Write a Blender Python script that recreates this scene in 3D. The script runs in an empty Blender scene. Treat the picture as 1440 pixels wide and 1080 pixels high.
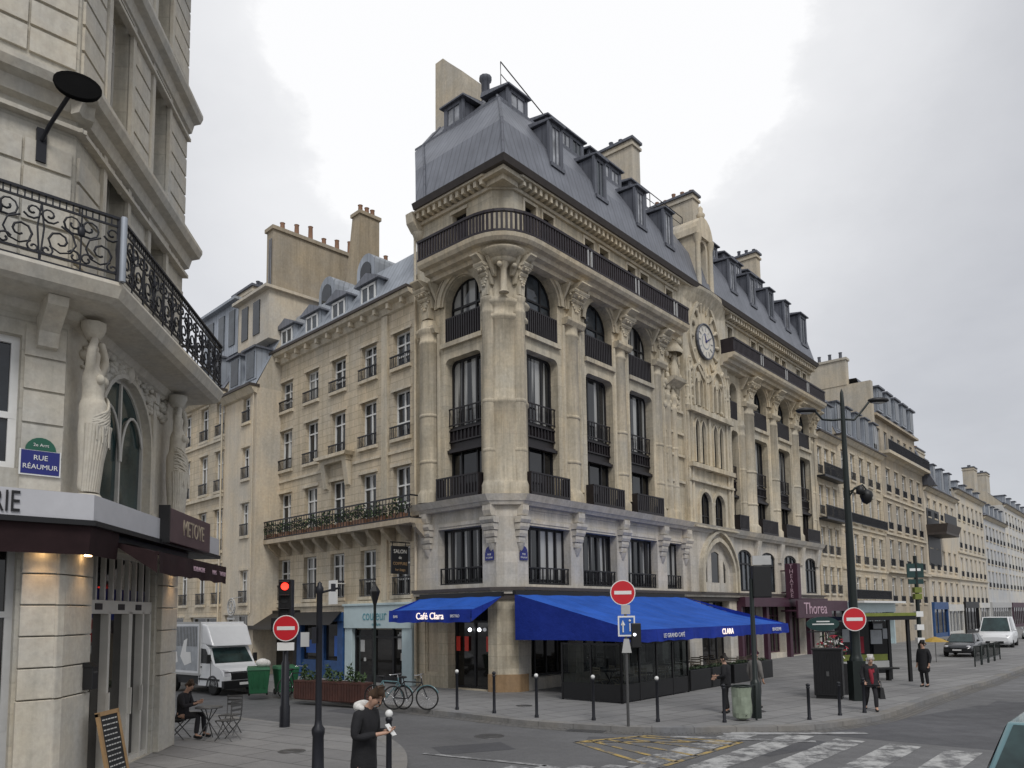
import bpy, bmesh, math, random
from mathutils import Matrix, Vector
random.seed(7)
R = math.radians
sc = bpy.context.scene
COL = sc.collection
I4 = Matrix.Identity(4)

# ------------------------------------------------------------ materials
MATS = {}
def nodes_of(name):
    m = bpy.data.materials.new(name); m.use_nodes = True
    nt = m.node_tree; b = nt.nodes['Principled BSDF']
    return m, nt, b
def N(nt, t, **kw):
    n = nt.nodes.new(t)
    for k, v in kw.items():
        if k in n.inputs: n.inputs[k].default_value = v
        else: setattr(n, k, v)
    return n
def L(nt, a, b): nt.links.new(a, b)
def ramp(nt, fac, stops):
    r = N(nt, 'ShaderNodeValToRGB')
    els = r.color_ramp.elements
    while len(els) < len(stops): els.new(0.5)
    for e, (p, c) in zip(els, stops):
        e.position = p; e.color = (c[0], c[1], c[2], 1) if not isinstance(c, (int, float)) else (c, c, c, 1)
    L(nt, fac, r.inputs[0]); return r.outputs[0]
def mixc(nt, fac, a, b, mode='MIX'):
    m = N(nt, 'ShaderNodeMix', data_type='RGBA', blend_type=mode)
    for sock, v in ((m.inputs[0], fac), (m.inputs[6], a), (m.inputs[7], b)):
        if hasattr(v, 'is_linked') or hasattr(v, 'links'): L(nt, v, sock)
        else: sock.default_value = v if not isinstance(v, tuple) else (*v[:3], 1)
    return m.outputs[2]
def objco(nt, scale=(1, 1, 1)):
    tc = N(nt, 'ShaderNodeTexCoord'); mp = N(nt, 'ShaderNodeMapping')
    mp.inputs['Scale'].default_value = scale
    L(nt, tc.outputs['Object'], mp.inputs[0]); return mp.outputs[0]
def uvco(nt):
    tc = N(nt, 'ShaderNodeTexCoord'); return tc.outputs['UV']
def noise(nt, co, scale, detail=5, rough=.6):
    n = N(nt, 'ShaderNodeTexNoise'); n.inputs['Scale'].default_value = scale
    n.inputs['Detail'].default_value = detail; n.inputs['Roughness'].default_value = rough
    L(nt, co, n.inputs['Vector']); return n.outputs[0]
def bump(nt, b, h, strength=.3, dist=.02):
    bp = N(nt, 'ShaderNodeBump'); bp.inputs['Strength'].default_value = strength
    bp.inputs['Distance'].default_value = dist
    L(nt, h, bp.inputs['Height']); L(nt, bp.outputs[0], b.inputs['Normal'])

def stone(name, col, joint=.75, bw=1.1, bh=.42, dirt=.5, rough=.85, stain=(.45, .42, .36)):
    m, nt, b = nodes_of(name)
    co = objco(nt); uv = uvco(nt)
    big = noise(nt, co, .35, 6, .65)
    fine = noise(nt, co, 9, 6, .7)
    stre = noise(nt, objco(nt, (2.6, 2.6, .18)), 1.0, 6, .7)
    blot = noise(nt, objco(nt, (1.3, 1.3, .8)), 1.0, 8, .75)
    c = (col[0], col[1], col[2])
    warm = (col[0] * 1.08, col[1] * 1.0, col[2] * .88)
    cool = (col[0] * .86, col[1] * .87, col[2] * .9)
    base = mixc(nt, ramp(nt, big, [(.35, 0), (.65, 1)]), cool, warm)
    if joint < 1:
        br = N(nt, 'ShaderNodeTexBrick'); br.offset = .5
        L(nt, uv, br.inputs['Vector'])
        br.inputs['Scale'].default_value = 1; br.inputs['Brick Width'].default_value = bw
        br.inputs['Row Height'].default_value = bh; br.inputs['Mortar Size'].default_value = .016
        br.inputs['Mortar Smooth'].default_value = .3
        br.inputs['Color1'].default_value = (1, 1, 1, 1); br.inputs['Color2'].default_value = (.86, .87, .88, 1)
        br.inputs['Mortar'].default_value = (joint, joint, joint, 1)
        base = mixc(nt, 1.0, base, br.outputs[0], 'MULTIPLY')
    base = mixc(nt, ramp(nt, stre, [(.42, 0), (.75, dirt)]), base, tuple(col[i] * stain[i] for i in range(3)))
    base = mixc(nt, ramp(nt, blot, [(.5, 0), (.8, dirt * .8)]), base, tuple(col[i] * stain[i] * .9 for i in range(3)))
    drips = noise(nt, objco(nt, (9, 9, .35)), 1.0, 4, .6)
    base = mixc(nt, ramp(nt, drips, [(.52, 0), (.72, dirt * .55)]), base, tuple(col[i] * stain[i] for i in range(3)))
    base = mixc(nt, .22, base, ramp(nt, fine, [(.3, .12), (.75, .8)]), 'OVERLAY')
    L(nt, base, b.inputs['Base Color']); b.inputs['Roughness'].default_value = rough
    bump(nt, b, fine, .35, .015)
    MATS[name] = m; return m

def plain(name, col, rough=.6, metal=0., var=.18, scale=3., spec=.5, bumpy=0., coat=0.):
    m, nt, b = nodes_of(name)
    n = noise(nt, objco(nt), scale, 6, .65)
    lo = tuple(c * (1 - var) for c in col); hi = tuple(min(1, c * (1 + var)) for c in col)
    L(nt, mixc(nt, ramp(nt, n, [(.3, 0), (.7, 1)]), lo, hi), b.inputs['Base Color'])
    b.inputs['Roughness'].default_value = rough; b.inputs['Metallic'].default_value = metal
    b.inputs['Specular IOR Level'].default_value = spec
    b.inputs['Coat Weight'].default_value = coat
    if bumpy: bump(nt, b, noise(nt, objco(nt), scale * 6, 6), bumpy, .01)
    MATS[name] = m; return m

def glass_pane(name, col, rough=.05, curtain=None):
    m, nt, b = nodes_of(name)
    co = objco(nt); n = noise(nt, co, 1.7, 4, .6)
    if curtain:
        st = noise(nt, objco(nt, (3.6, 3.6, .06)), 1.0, 2, .5)
        c = mixc(nt, ramp(nt, st, [(.52, 0), (.57, 1)]), col, curtain)
    else:
        c = mixc(nt, ramp(nt, n, [(.35, 0), (.7, 1)]), tuple(x * .5 for x in col), tuple(x * 1.5 for x in col))
    L(nt, c, b.inputs['Base Color']); b.inputs['Roughness'].default_value = rough
    b.inputs['Specular IOR Level'].default_value = .6
    bump(nt, b, noise(nt, co, .9, 2, .4), .12, .03)
    MATS[name] = m; return m

def clear_glass(name):
    m, nt, b = nodes_of(name)
    nt.nodes.remove(b)
    out = [n for n in nt.nodes if n.type == 'OUTPUT_MATERIAL'][0]
    g = N(nt, 'ShaderNodeBsdfGlossy'); g.inputs['Roughness'].default_value = .03
    g.inputs['Color'].default_value = (.9, .95, .95, 1)
    t = N(nt, 'ShaderNodeBsdfTransparent'); t.inputs['Color'].default_value = (.42, .46, .45, 1)
    fr = N(nt, 'ShaderNodeFresnel'); fr.inputs['IOR'].default_value = 1.5
    mx = N(nt, 'ShaderNodeMixShader')
    L(nt, fr.outputs[0], mx.inputs[0]); L(nt, t.outputs[0], mx.inputs[1]); L(nt, g.outputs[0], mx.inputs[2])
    L(nt, mx.outputs[0], out.inputs['Surface'])
    MATS[name] = m; return m

def emissive(name, col, strength):
    m, nt, b = nodes_of(name)
    n = noise(nt, objco(nt), 4, 3)
    L(nt, mixc(nt, n, tuple(c * .8 for c in col), col), b.inputs['Emission Color'])
    b.inputs['Emission Strength'].default_value = strength
    b.inputs['Base Color'].default_value = (*col, 1)
    MATS[name] = m; return m

stone('stone_cream', (.63, .575, .455), joint=.76, dirt=.85, stain=(.42, .40, .38))
stone('stone_column', (.62, .565, .45), joint=.9, bh=.85, dirt=.85, stain=(.42, .40, .38))
stone('stone_pale', (.625, .60, .55), joint=.85, dirt=.55)
stone('stone_carved', (.61, .565, .46), joint=1, dirt=.75, stain=(.36, .33, .28))
stone('stone_house', (.62, .55, .43), joint=.62, bw=.9, bh=.34, dirt=.6)
stone('stone_render', (.62, .585, .51), joint=1, dirt=.35)
stone('stone_render_warm', (.63, .575, .475), joint=1, dirt=.4)
stone('stone_old', (.50, .445, .36), joint=.9, dirt=.6)
stone('stone_near', (.55, .535, .48), joint=.8, bw=3.0, bh=.46, dirt=.45)
stone('stone_near_smooth', (.575, .56, .505), joint=1, dirt=.3)
stone('stone_bluish', (.55, .57, .59), joint=1, dirt=.35)
stone('stone_white', (.64, .65, .645), joint=1, dirt=.3)
stone('stone_trim', (.63, .58, .475), joint=1, dirt=.6)
stone('plaster_chimney', (.42, .37, .29), joint=1, dirt=.6)
stone('plaster_light', (.55, .51, .43), joint=1, dirt=.45)
stone('kerb_granite', (.25, .25, .25), joint=.6, bw=1.0, bh=5, dirt=.4)
stone('tarnished_base', (.34, .23, .13), joint=1, dirt=.5)

def zinc(name, col):
    m, nt, b = nodes_of(name)
    uv = uvco(nt)
    w = N(nt, 'ShaderNodeTexWave', wave_type='BANDS', bands_direction='X'); w.inputs['Scale'].default_value = .55
    w.inputs['Distortion'].default_value = 0; L(nt, uv, w.inputs['Vector'])
    seam = ramp(nt, w.outputs[0], [(.0, .55), (.06, 1), (.94, 1), (1, .75)])
    n = noise(nt, objco(nt), .7, 6, .65)
    c = mixc(nt, ramp(nt, n, [(.3, 0), (.7, 1)]), tuple(x * .78 for x in col), tuple(x * 1.2 for x in col))
    c = mixc(nt, .75, c, seam, 'MULTIPLY')
    s = noise(nt, objco(nt, (3, 3, .25)), 1, 5)
    c = mixc(nt, ramp(nt, s, [(.5, 0), (.8, .5)]), c, tuple(x * .55 for x in col))
    L(nt, c, b.inputs['Base Color']); b.inputs['Roughness'].default_value = .5; b.inputs['Metallic'].default_value = .25
    bump(nt, b, seam, .3, .02)
    MATS[name] = m
zinc('zinc', (.19, .20, .228)); zinc('zinc_light', (.36, .39, .43)); zinc('slate', (.125, .132, .155))

plain('dark_metal', (.007, .007, .009), .5, var=.3)
plain('dark_bronze', (.011, .008, .010), .5, var=.4)
plain('rail_wood', (.017, .011, .015), .55, var=.4, scale=2)
plain('iron', (.012, .013, .018), .45, .2)
plain('lamp_green', (.012, .018, .016), .4, .2)
plain('gutter_dark', (.055, .045, .04), .6)
plain('white_paint', (.72, .72, .70), .5, var=.07)
plain('grey_paint', (.42, .42, .41), .5, var=.08)
plain('cream_frame', (.55, .53, .48), .5, var=.08)
plain('pot', (.30, .17, .11), .8)
def canvas(name, col, seam=1.25):
    m, nt, b = nodes_of(name)
    co_ = objco(nt); n = noise(nt, co_, .8, 6, .65); st = noise(nt, objco(nt, (2.2, .5, .5)), 1.5, 5)
    w_ = N(nt, 'ShaderNodeTexWave', wave_type='BANDS', bands_direction='X'); w_.inputs['Scale'].default_value = .3142 / seam; w_.inputs['Distortion'].default_value = 0
    L(nt, co_, w_.inputs['Vector']); sm = ramp(nt, w_.outputs[0], [(0, .62), (.004, 1), (1, 1)])
    c = mixc(nt, ramp(nt, n, [(.3, 0), (.7, 1)]), tuple(x * .78 for x in col), tuple(min(1, x * 1.22 + .006) for x in col))
    c = mixc(nt, ramp(nt, st, [(.5, 0), (.8, .35)]), c, tuple(x * .6 for x in col)); c = mixc(nt, .8, c, sm, 'MULTIPLY')
    L(nt, c, b.inputs['Base Color']); b.inputs['Roughness'].default_value = .8; b.inputs['Specular IOR Level'].default_value = .25
    bump(nt, b, noise(nt, objco(nt, (1.5, 4, 4)), 1.2, 4), .5, .05)
    MATS[name] = m
canvas('blue_canvas_lit', (.018, .095, .44)); canvas('blue_canvas_shaded', (.008, .03, .27))  # one blue cloth in two painted tones: lit top, shaded sides and valance
plain('fascia_grey', (.50, .50, .52), .4, var=.06)
plain('maroon_canvas', (.024, .012, .013), .75, var=.2, spec=.2)
plain('maroon_sign', (.085, .05, .055), .5, var=.15)
plain('black', (.006, .006, .007), .5)
plain('matte_black', (.004, .004, .004), .95, spec=.08)
plain('core_dark', (.012, .011, .010), .8, var=.5)
plain('rubber', (.014, .014, .014), .85)
plain('rim', (.35, .35, .36), .35, .8)
plain('chrome', (.55, .55, .55), .25, .9)
plain('sign_red', (.55, .012, .022), .45, var=.05)
plain('sign_white', (.75, .75, .73), .45, var=.05)
plain('sign_blue', (.015, .10, .42), .45, var=.06)
plain('plate_blue', (.012, .018, .16), .4, var=.08)
plain('plate_green', (.012, .10, .06), .4, var=.1)
plain('bin_green', (.012, .10, .04), .5, var=.15)
plain('bag_green', (.25, .29, .22), .4, var=.25, bumpy=.6)
plain('teal_shop', (.46, .56, .58), .5, var=.06)
plain('teal_letter', (.10, .28, .33), .5)
plain('blue_shop', (.02, .07, .20), .5, var=.25)
plain('magenta_sign', (.055, .018, .034), .5, var=.2)
plain('magenta_letter', (.48, .33, .39), .5)
plain('planter_wood', (.065, .024, .017), .75, var=.4)
plain('cane', (.36, .30, .22), .7)
plain('tube_metal', (.10, .10, .10), .4, .4)
plain('truck_white', (.74, .75, .76), .35, var=.04, coat=.3)
plain('truck_grey', (.35, .37, .39), .5, var=.2)
plain('car_black', (.012, .013, .016), .25, var=.1, coat=.5)
plain('car_teal', (.11, .21, .23), .25, var=.05, coat=.6)
plain('car_silver', (.42, .45, .47), .3, .4, var=.05, coat=.5)
plain('yellow', (.40, .25, .03), .5)
plain('yellow_green', (.17, .20, .035), .5)
plain('road_sign_green', (.012, .045, .042), .4)
plain('skin', (.45, .27, .19), .55, var=.08)
plain('hair_brown', (.07, .04, .022), .7, var=.3, scale=30)
plain('hair_white', (.55, .53, .50), .7, var=.15, scale=30)
plain('hair_dark', (.02, .015, .012), .7)
plain('coat_black', (.010, .010, .012), .85, var=.5, scale=2, bumpy=1.)
plain('trousers_navy', (.012, .014, .035), .85)
plain('cloth_grey', (.16, .15, .14), .9)
plain('cloth_dark', (.020, .019, .022), .9, var=.4, scale=2, bumpy=1.)
plain('scarf_red', (.26, .02, .035), .85, var=.3)
plain('fur_white', (.72, .70, .66), .95, var=.2, scale=30, bumpy=.8)
plain('wine', (.06, .015, .03), .7)
plain('leaf', (.045, .085, .022), .7, var=.5, scale=14)
plain('leaf_dark', (.022, .045, .016), .7, var=.5, scale=14)
plain('chalk_board', (.012, .013, .014), .7, var=.3)
plain('chalk', (.45, .45, .43), .9)
plain('wood_frame', (.30, .19, .09), .6)
plain('lamp_lens', (.45, .45, .42), .3)
plain('light_lens', (.5, .5, .52), .15)
glass_pane('pane_dark', (.018, .022, .027))
glass_pane('pane_sky', (.05, .06, .07), .04)
glass_pane('pane_curtain', (.018, .02, .022), .06, (.36, .36, .345))
glass_pane('pane_green', (.022, .045, .045), .12)
glass_pane('pane_painted_sky', (.30, .31, .33), .1)  # pale base colour stands in for bright sky reflected in the glass
glass_pane('pane_blind', (.10, .095, .085), .15, (.34, .32, .28))
glass_pane('pane_deep', (.008, .009, .011), .05)
glass_pane('pane_shop', (.016, .015, .014), .04)
clear_glass('clear_glass')
emissive('red_glow', (1., .035, .02), 3.2)
emissive('warm_glow', (1., .62, .28), 14)
emissive('cold_glow', (.9, .93, 1.), 5)
emissive('lit_sign', (1., .86, .76), .8)
emissive('red_lit', (.45, .03, .02), .12)

# ------------------------------------------------------------ mesh builder
SPLIT = set('column console corbel window_railing window_sill window_surround chimney_pot pilaster pier globe_lamp red_panel rail_post poster balcony_railing arch_moulding drainpipe plate sticker downlight side_flap dark_lens awning_arm door_trim litter_bag lantern balcony rail_bracket'.split())
TOL = {'stone_cladding': .1, 'modillion_trim': .5, 'drapery_fold': .15, 'facade_trim': .5, 'notice': .02, 'caryatid_base': .05, 'roof_rail': .05, 'bracket': .05, 'arm': .02, 'wheel_arch': .05}
SPLIT |= set(TOL)
class MB:
    def __init__(s, M=I4): s.v = []; s.f = []; s.mi = []; s.sm = []; s.uv = []; s.M = M.copy(); s.pieces = []
    def clusters(s, tol=.012):
        n = len(s.pieces); box = []
        for (v0, v1, f0, f1) in s.pieces:
            P = s.v[v0:v1]; box.append([f(p[k] for p in P) for k in range(3) for f in (min, max)])
        par = list(range(n))
        def find(i):
            while par[i] != i: par[i] = par[par[i]]; i = par[i]
            return i
        for i in range(n):
            a = box[i]
            for j in range(i + 1, n):
                b = box[j]
                if all(a[2 * k] <= b[2 * k + 1] + tol and b[2 * k] <= a[2 * k + 1] + tol for k in range(3)): par[find(i)] = find(j)
        g = {}
        for i in range(n): g.setdefault(find(i), []).append(i)
        return list(g.values())
    def add(s, vs, fs, m=0, smooth=False, uvs=None):
        o = len(s.v); f0 = len(s.f)
        for i, p in enumerate(vs):
            p = Vector(p); q = s.M @ p; s.v.append(q)
            s.uv.append(uvs[i] if uvs else (p.x + p.y, p.z))
        for f in fs: s.f.append([o + i for i in f]); s.mi.append(m); s.sm.append(smooth)
        s.pieces.append((o, len(s.v), f0, len(s.f)))
        return s
    def quad(s, a, b, c, d, m=0): return s.add([a, b, c, d], [(0, 1, 2, 3)], m)
    def poly(s, pts, m=0): return s.add(pts, [tuple(range(len(pts)))], m)
    def box(s, x0, y0, z0, x1, y1, z1, m=0):
        if x0 > x1: x0, x1 = x1, x0
        if y0 > y1: y0, y1 = y1, y0
        if z0 > z1: z0, z1 = z1, z0
        v = [(x0, y0, z0), (x1, y0, z0), (x1, y1, z0), (x0, y1, z0), (x0, y0, z1), (x1, y0, z1), (x1, y1, z1), (x0, y1, z1)]
        return s.add(v, [(3, 2, 1, 0), (4, 5, 6, 7), (0, 1, 5, 4), (1, 2, 6, 5), (2, 3, 7, 6), (3, 0, 4, 7)], m)
    def cbox(s, c, d, m=0):
        return s.box(c[0] - d[0] / 2, c[1] - d[1] / 2, c[2] - d[2] / 2, c[0] + d[0] / 2, c[1] + d[1] / 2, c[2] + d[2] / 2, m)
    def hexa(s, bot, top, m=0):
        return s.add(list(bot) + list(top), [(3, 2, 1, 0), (4, 5, 6, 7), (0, 1, 5, 4), (1, 2, 6, 5), (2, 3, 7, 6), (3, 0, 4, 7)], m)
    def extr(s, prof, axis, a, b, m=0, cap=True, smooth=False):
        """closed 2d profile extruded along axis. axis 'x': prof=(y,z); 'y': prof=(x,z); 'z': prof=(x,y)"""
        f = {'x': lambda p, t: (t, p[0], p[1]), 'y': lambda p, t: (p[0], t, p[1]), 'z': lambda p, t: (p[0], p[1], t)}[axis]
        n = len(prof); vs = [f(p, a) for p in prof] + [f(p, b) for p in prof]
        fs = [(i, (i + 1) % n, n + (i + 1) % n, n + i) for i in range(n)]
        s.add(vs, fs, m, smooth)
        if cap: s.add([f(p, a) for p in prof], [tuple(range(n))[::-1]], m); s.add([f(p, b) for p in prof], [tuple(range(n))], m)
        return s
    def tube(s, pts, r, n=6, m=0, smooth=True, caps=True):
        pts = [Vector(p) for p in pts]
        rs = r if isinstance(r, (list, tuple)) else [r] * len(pts)
        vs = []; prev = None
        for i, p in enumerate(pts):
            t = (pts[min(i + 1, len(pts) - 1)] - pts[max(i - 1, 0)])
            if t.length < 1e-9: t = Vector((0, 0, 1))
            t.normalize()
            if prev is None:
                a = t.orthogonal().normalized()
            else:
                a = (prev - t * prev.dot(t))
                a = a.normalized() if a.length > 1e-6 else t.orthogonal().normalized()
            prev = a; b = t.cross(a)
            for k in range(n):
                an = 2 * math.pi * k / n; vs.append(p + (a * math.cos(an) + b * math.sin(an)) * rs[i])
        fs = []
        for i in range(len(pts) - 1):
            for k in range(n):
                fs.append((i * n + k, i * n + (k + 1) % n, (i + 1) * n + (k + 1) % n, (i + 1) * n + k))
        s.add(vs, fs, m, smooth)
        if caps:
            s.add(vs[:n], [tuple(range(n))[::-1]], m); s.add(vs[-n:], [tuple(range(n))], m)
        return s
    def lathe(s, prof, c=(0, 0, 0), n=12, m=0, a0=0, a1=2 * math.pi, smooth=True):
        full = abs(a1 - a0) > 6.28; k = n if full else n + 1
        vs = []
        for r, z in prof:
            for i in range(k):
                a = a0 + (a1 - a0) * i / n
                vs.append((c[0] + r * math.cos(a), c[1] + r * math.sin(a), c[2] + z))
        fs = []
        for j in range(len(prof) - 1):
            for i in range(n):
                i2 = (i + 1) % k if full else i + 1
                fs.append((j * k + i, j * k + i2, (j + 1) * k + i2, (j + 1) * k + i))
        s.add(vs, fs, m, smooth)
        if full:
            if prof[0][0] > .001: s.add(vs[:k], [tuple(range(k))[::-1]], m)
            if prof[-1][0] > .001: s.add(vs[-k:], [tuple(range(k))], m)
        return s
    def ball(s, c, r, m=0, n=10, sz=(1, 1, 1)):
        M0 = s.M; s.M = M0 @ Matrix.Translation(c) @ Matrix.Diagonal((sz[0], sz[1], sz[2], 1))
        s.lathe([(r * math.sin(math.pi * j / n) + .0001, -r * math.cos(math.pi * j / n)) for j in range(n + 1)], n=n + 2, m=m)
        s.M = M0; return s
    def disc(s, c, r, axis_y0, axis_y1, m=0, n=24):
        """cylinder with its axis along y"""
        p = [(c[0] + r * math.cos(2 * math.pi * i / n), c[1] + r * math.sin(2 * math.pi * i / n)) for i in range(n)]
        return s.extr(p, 'y', axis_y0, axis_y1, m)
    def build(s, name, mats, parent=None, bevel=0, kind=None):
        if name in SPLIT and len(s.pieces) > 1:
            cl = s.clusters(TOL.get(name, .012))
            if len(cl) > 1:
                for c in cl:
                    q = MB()
                    for i in sorted(c):
                        v0, v1, f0, f1 = s.pieces[i]; o = len(q.v)
                        q.v += s.v[v0:v1]; q.uv += s.uv[v0:v1]; q.mi += s.mi[f0:f1]; q.sm += s.sm[f0:f1]
                        q.f += [[k - v0 + o for k in f] for f in s.f[f0:f1]]
                    r = q.build_one(name, mats, parent, bevel, kind)
                return r
        return s.build_one(name, mats, parent, bevel, kind)
    def build_one(s, name, mats, parent=None, bevel=0, kind=None):
        me = bpy.data.meshes.new(name)
        me.from_pydata([tuple(p) for p in s.v], [], s.f)
        if not isinstance(mats, (list, tuple)): mats = [mats]
        for m in mats: me.materials.append(MATS[m])
        me.polygons.foreach_set('material_index', s.mi); me.polygons.foreach_set('use_smooth', s.sm)
        uvl = me.uv_layers.new(name='UVMap')
        li = [0] * len(me.loops); me.loops.foreach_get('vertex_index', li)
        flat = []
        for i in li: flat += list(s.uv[i])
        uvl.data.foreach_set('uv', flat)
        me.update()
        o = bpy.data.objects.new(name, me); COL.objects.link(o)
        if parent: o.parent = parent
        if bevel:
            b = o.modifiers.new('bevel', 'BEVEL'); b.width = bevel; b.segments = 2; b.limit_method = 'ANGLE'
        if kind: o['kind'] = kind
        return o

def tag(o, label, cat, group=None):
    o['label'] = label; o['category'] = cat
    if group: o['group'] = group
    return o
def thing(name, label, cat, M=None, loc=None, rz=0, group=None):
    o = bpy.data.objects.new(name, None); COL.objects.link(o); o.empty_display_size = .2
    if M is None: M = Matrix.Translation(loc or (0, 0, 0)) @ Matrix.Rotation(rz, 4, 'Z')
    o.matrix_world = M
    return tag(o, label, cat, group)
def children_of(o): return [c for c in bpy.data.objects if c.parent == o]
def dup(root, M, label=None, group=None):
    def cp(o, par):
        c = o.copy(); COL.objects.link(c)
        if par: c.parent = par
        for ch in list(o.children): cp(ch, c)
        return c
    r = cp(root, None); r.matrix_world = M
    if label: r['label'] = label
    if group: r['group'] = group
    return r
def at(x, y, z=0, rz=0): return Matrix.Translation((x, y, z)) @ Matrix.Rotation(rz, 4, 'Z')

def text(name, s, size, M, mat, parent, depth=.01, align='CENTER', sx=1.0):
    """text lying in the local xz plane, facing -y"""
    cu = bpy.data.curves.new(name, 'FONT'); cu.body = s; cu.size = size; cu.extrude = depth
    cu.align_x = align; cu.align_y = 'CENTER'; cu.resolution_u = 3
    t = bpy.data.objects.new(name, cu); COL.objects.link(t)
    dg = bpy.context.evaluated_depsgraph_get()
    me = bpy.data.meshes.new_from_object(t.evaluated_get(dg)); bpy.data.objects.remove(t)
    me.transform(M @ Matrix.Rotation(R(90), 4, 'X') @ Matrix.Diagonal((sx, 1, 1, 1)))
    me.materials.clear(); me.materials.append(MATS[mat])
    o = bpy.data.objects.new(name, me); COL.objects.link(o)
    if parent: o.parent = parent
    return o

# ------------------------------------------------------------ facade helpers (x right, y inward, z up)
def facM(ox, oy, ang, side):
    """ang: compass direction (deg from +Y towards +X) along which the facade runs away from the origin.
       side=+1: seen from the street the facade runs to the right (x=+t); side=-1: to the left (x=-t)"""
    a = R(ang); u = Vector((math.sin(a), math.cos(a), 0)); n = Vector((u.y, -u.x, 0)) * side
    X = u * side; Y = -n
    return Matrix(((X.x, Y.x, 0, ox), (X.y, Y.y, 0, oy), (0, 0, 1, 0), (0, 0, 0, 1)))

def curve(op):
    x0, x1, z0, z1, k = op[:5]; w = x1 - x0; c = (x0 + x1) / 2
    if k == 'r': return [(x0, z1), (x1, z1)]
    n = 12
    if k == 'a': rise = op[5] if len(op) > 5 else w / 2; return [(c - w / 2 * math.cos(math.pi * i / n), z1 + rise * math.sin(math.pi * i / n)) for i in range(n + 1)]
    if k == 'p':   # pointed
        rise = op[5]; h = n // 2
        left = [(x0 + w / 2 * (1 - math.cos(math.pi / 2 * i / h)) , z1 + rise * math.sin(math.pi / 2 * i / h)) for i in range(h + 1)]
        left = [(x0 + w / 2 * (i / h) ** 1.6, z1 + rise * (1 - (1 - i / h) ** 1.5)) for i in range(h + 1)]
        return left + [(2 * c - x, z) for x, z in left[-2::-1]]
    if k == 'c':   # rectangle with rounded shoulders
        r = op[5]; h = 5
        left = [(x0 + r - r * math.cos(math.pi / 2 * i / h), z1 - r + r * math.sin(math.pi / 2 * i / h)) for i in range(h + 1)]
        return left + [(2 * c - x, z) for x, z in left[::-1]]
def ztop(op): return max(z for _, z in curve(op))
def outline(op):
    return [(op[0], op[2])] + curve(op)[:] + [(op[1], op[2])] if op[4] != 'r' else [(op[0], op[2]), (op[0], op[3]), (op[1], op[3]), (op[1], op[2])]
def wall(mb, x0, x1, z0, z1, ops, d=.3, m=0, y=0, mr=None):
    mr = m if mr is None else mr
    ops = [o for o in ops if o[1] > x0 + 1e-6 and o[0] < x1 - 1e-6 and o[2] < z1 and ztop(o) > z0]
    xs = sorted({x0, x1} | {v for o in ops for v in (o[0], o[1]) if x0 < v < x1})
    zs = sorted({z0, z1} | {v for o in ops for v in (o[2], ztop(o)) if z0 < v < z1})
    for i in range(len(xs) - 1):
        for j in range(len(zs) - 1):
            cx, cz = (xs[i] + xs[i + 1]) / 2, (zs[j] + zs[j + 1]) / 2
            if any(o[0] < cx < o[1] and o[2] < cz < ztop(o) for o in ops): continue
            mb.quad((xs[i], y, zs[j]), (xs[i + 1], y, zs[j]), (xs[i + 1], y, zs[j + 1]), (xs[i], y, zs[j + 1]), m)
    for o in ops:
        ol = outline(o); n = len(ol)
        for i in range(n):
            a, b = ol[i], ol[(i + 1) % n]
            if abs(a[0] - b[0]) + abs(a[1] - b[1]) < 1e-6: continue
            mb.quad((a[0], y, a[1]), (b[0], y, b[1]), (b[0], y + d, b[1]), (a[0], y + d, a[1]), mr)
        if o[4] != 'r':
            cv = curve(o); zt = ztop(o); mid = len(cv) // 2
            l = [(o[0], y, zt)] + [(p[0], y, p[1]) for p in cv[:mid + 1]]
            r = [(o[1], y, zt)] + [(p[0], y, p[1]) for p in cv[mid:]][::-1]
            for P in (l, r):
                for i in range(1, len(P) - 1): mb.add([P[0], P[i], P[i + 1]], [(0, 1, 2)], m)
    return mb

PANES = ['pane_dark', 'pane_deep', 'pane_dark', 'pane_sky', 'pane_curtain', 'pane_blind', 'pane_painted_sky', 'pane_curtain']
def window(parent, M, op, d=.3, y=0, fm='white_paint', fw=.07, mull=(.5,), trans=(), pane=None, name='window', label=None):
    """frame ring + bars as one mesh, its pane a child"""
    ol = outline(op); c = Vector(((op[0] + op[1]) / 2, (op[2] + op[3]) / 2)); yy = y + d
    w = op[1] - op[0]; h = ztop(op) - op[2]
    fx = 1 - 2 * fw / w; fz = 1 - 2 * fw / h; cz = (op[2] + ztop(op)) / 2
    inn = [(c.x + (p[0] - c.x) * fx, cz + (p[1] - cz) * fz) for p in ol]
    mb = MB(M); n = len(ol); t = .06
    for i in range(n):
        j = (i + 1) % n
        a, b, e, f = ol[i], ol[j], inn[j], inn[i]
        mb.quad((a[0], yy - t, a[1]), (b[0], yy - t, b[1]), (e[0], yy - t, e[1]), (f[0], yy - t, f[1]))
        mb.quad((f[0], yy - t, f[1]), (e[0], yy - t, e[1]), (e[0], yy, e[1]), (f[0], yy, f[1]))
    cv = curve(op)
    def topat(x):
        for i in range(len(cv) - 1):
            if cv[i][0] - 1e-6 <= x <= cv[i + 1][0] + 1e-6 and cv[i + 1][0] > cv[i][0]:
                k = (x - cv[i][0]) / (cv[i + 1][0] - cv[i][0]); return cv[i][1] + k * (cv[i + 1][1] - cv[i][1])
        return op[3]
    for q in mull:
        x = op[0] + w * q; mb.box(x - fw * .45, yy - t - .008, op[2] + .02, x + fw * .45, yy, topat(x) - .02)
    for q in trans:
        z = op[2] + (op[3] - op[2]) * q; mb.box(op[0] + .02, yy - t - .004, z - fw * .45, op[1] - .02, yy, z + fw * .45)
    wo = mb.build(name, fm, parent)
    if label: wo['label'] = label
    pb = MB(M); tl = random.uniform(-.012, .012)
    pb.poly([(p[0], yy - .012 + tl * (p[1] - cz), p[1]) for p in ol])
    pb.build('pane', pane or random.choice(PANES), wo)
    return wo

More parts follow.
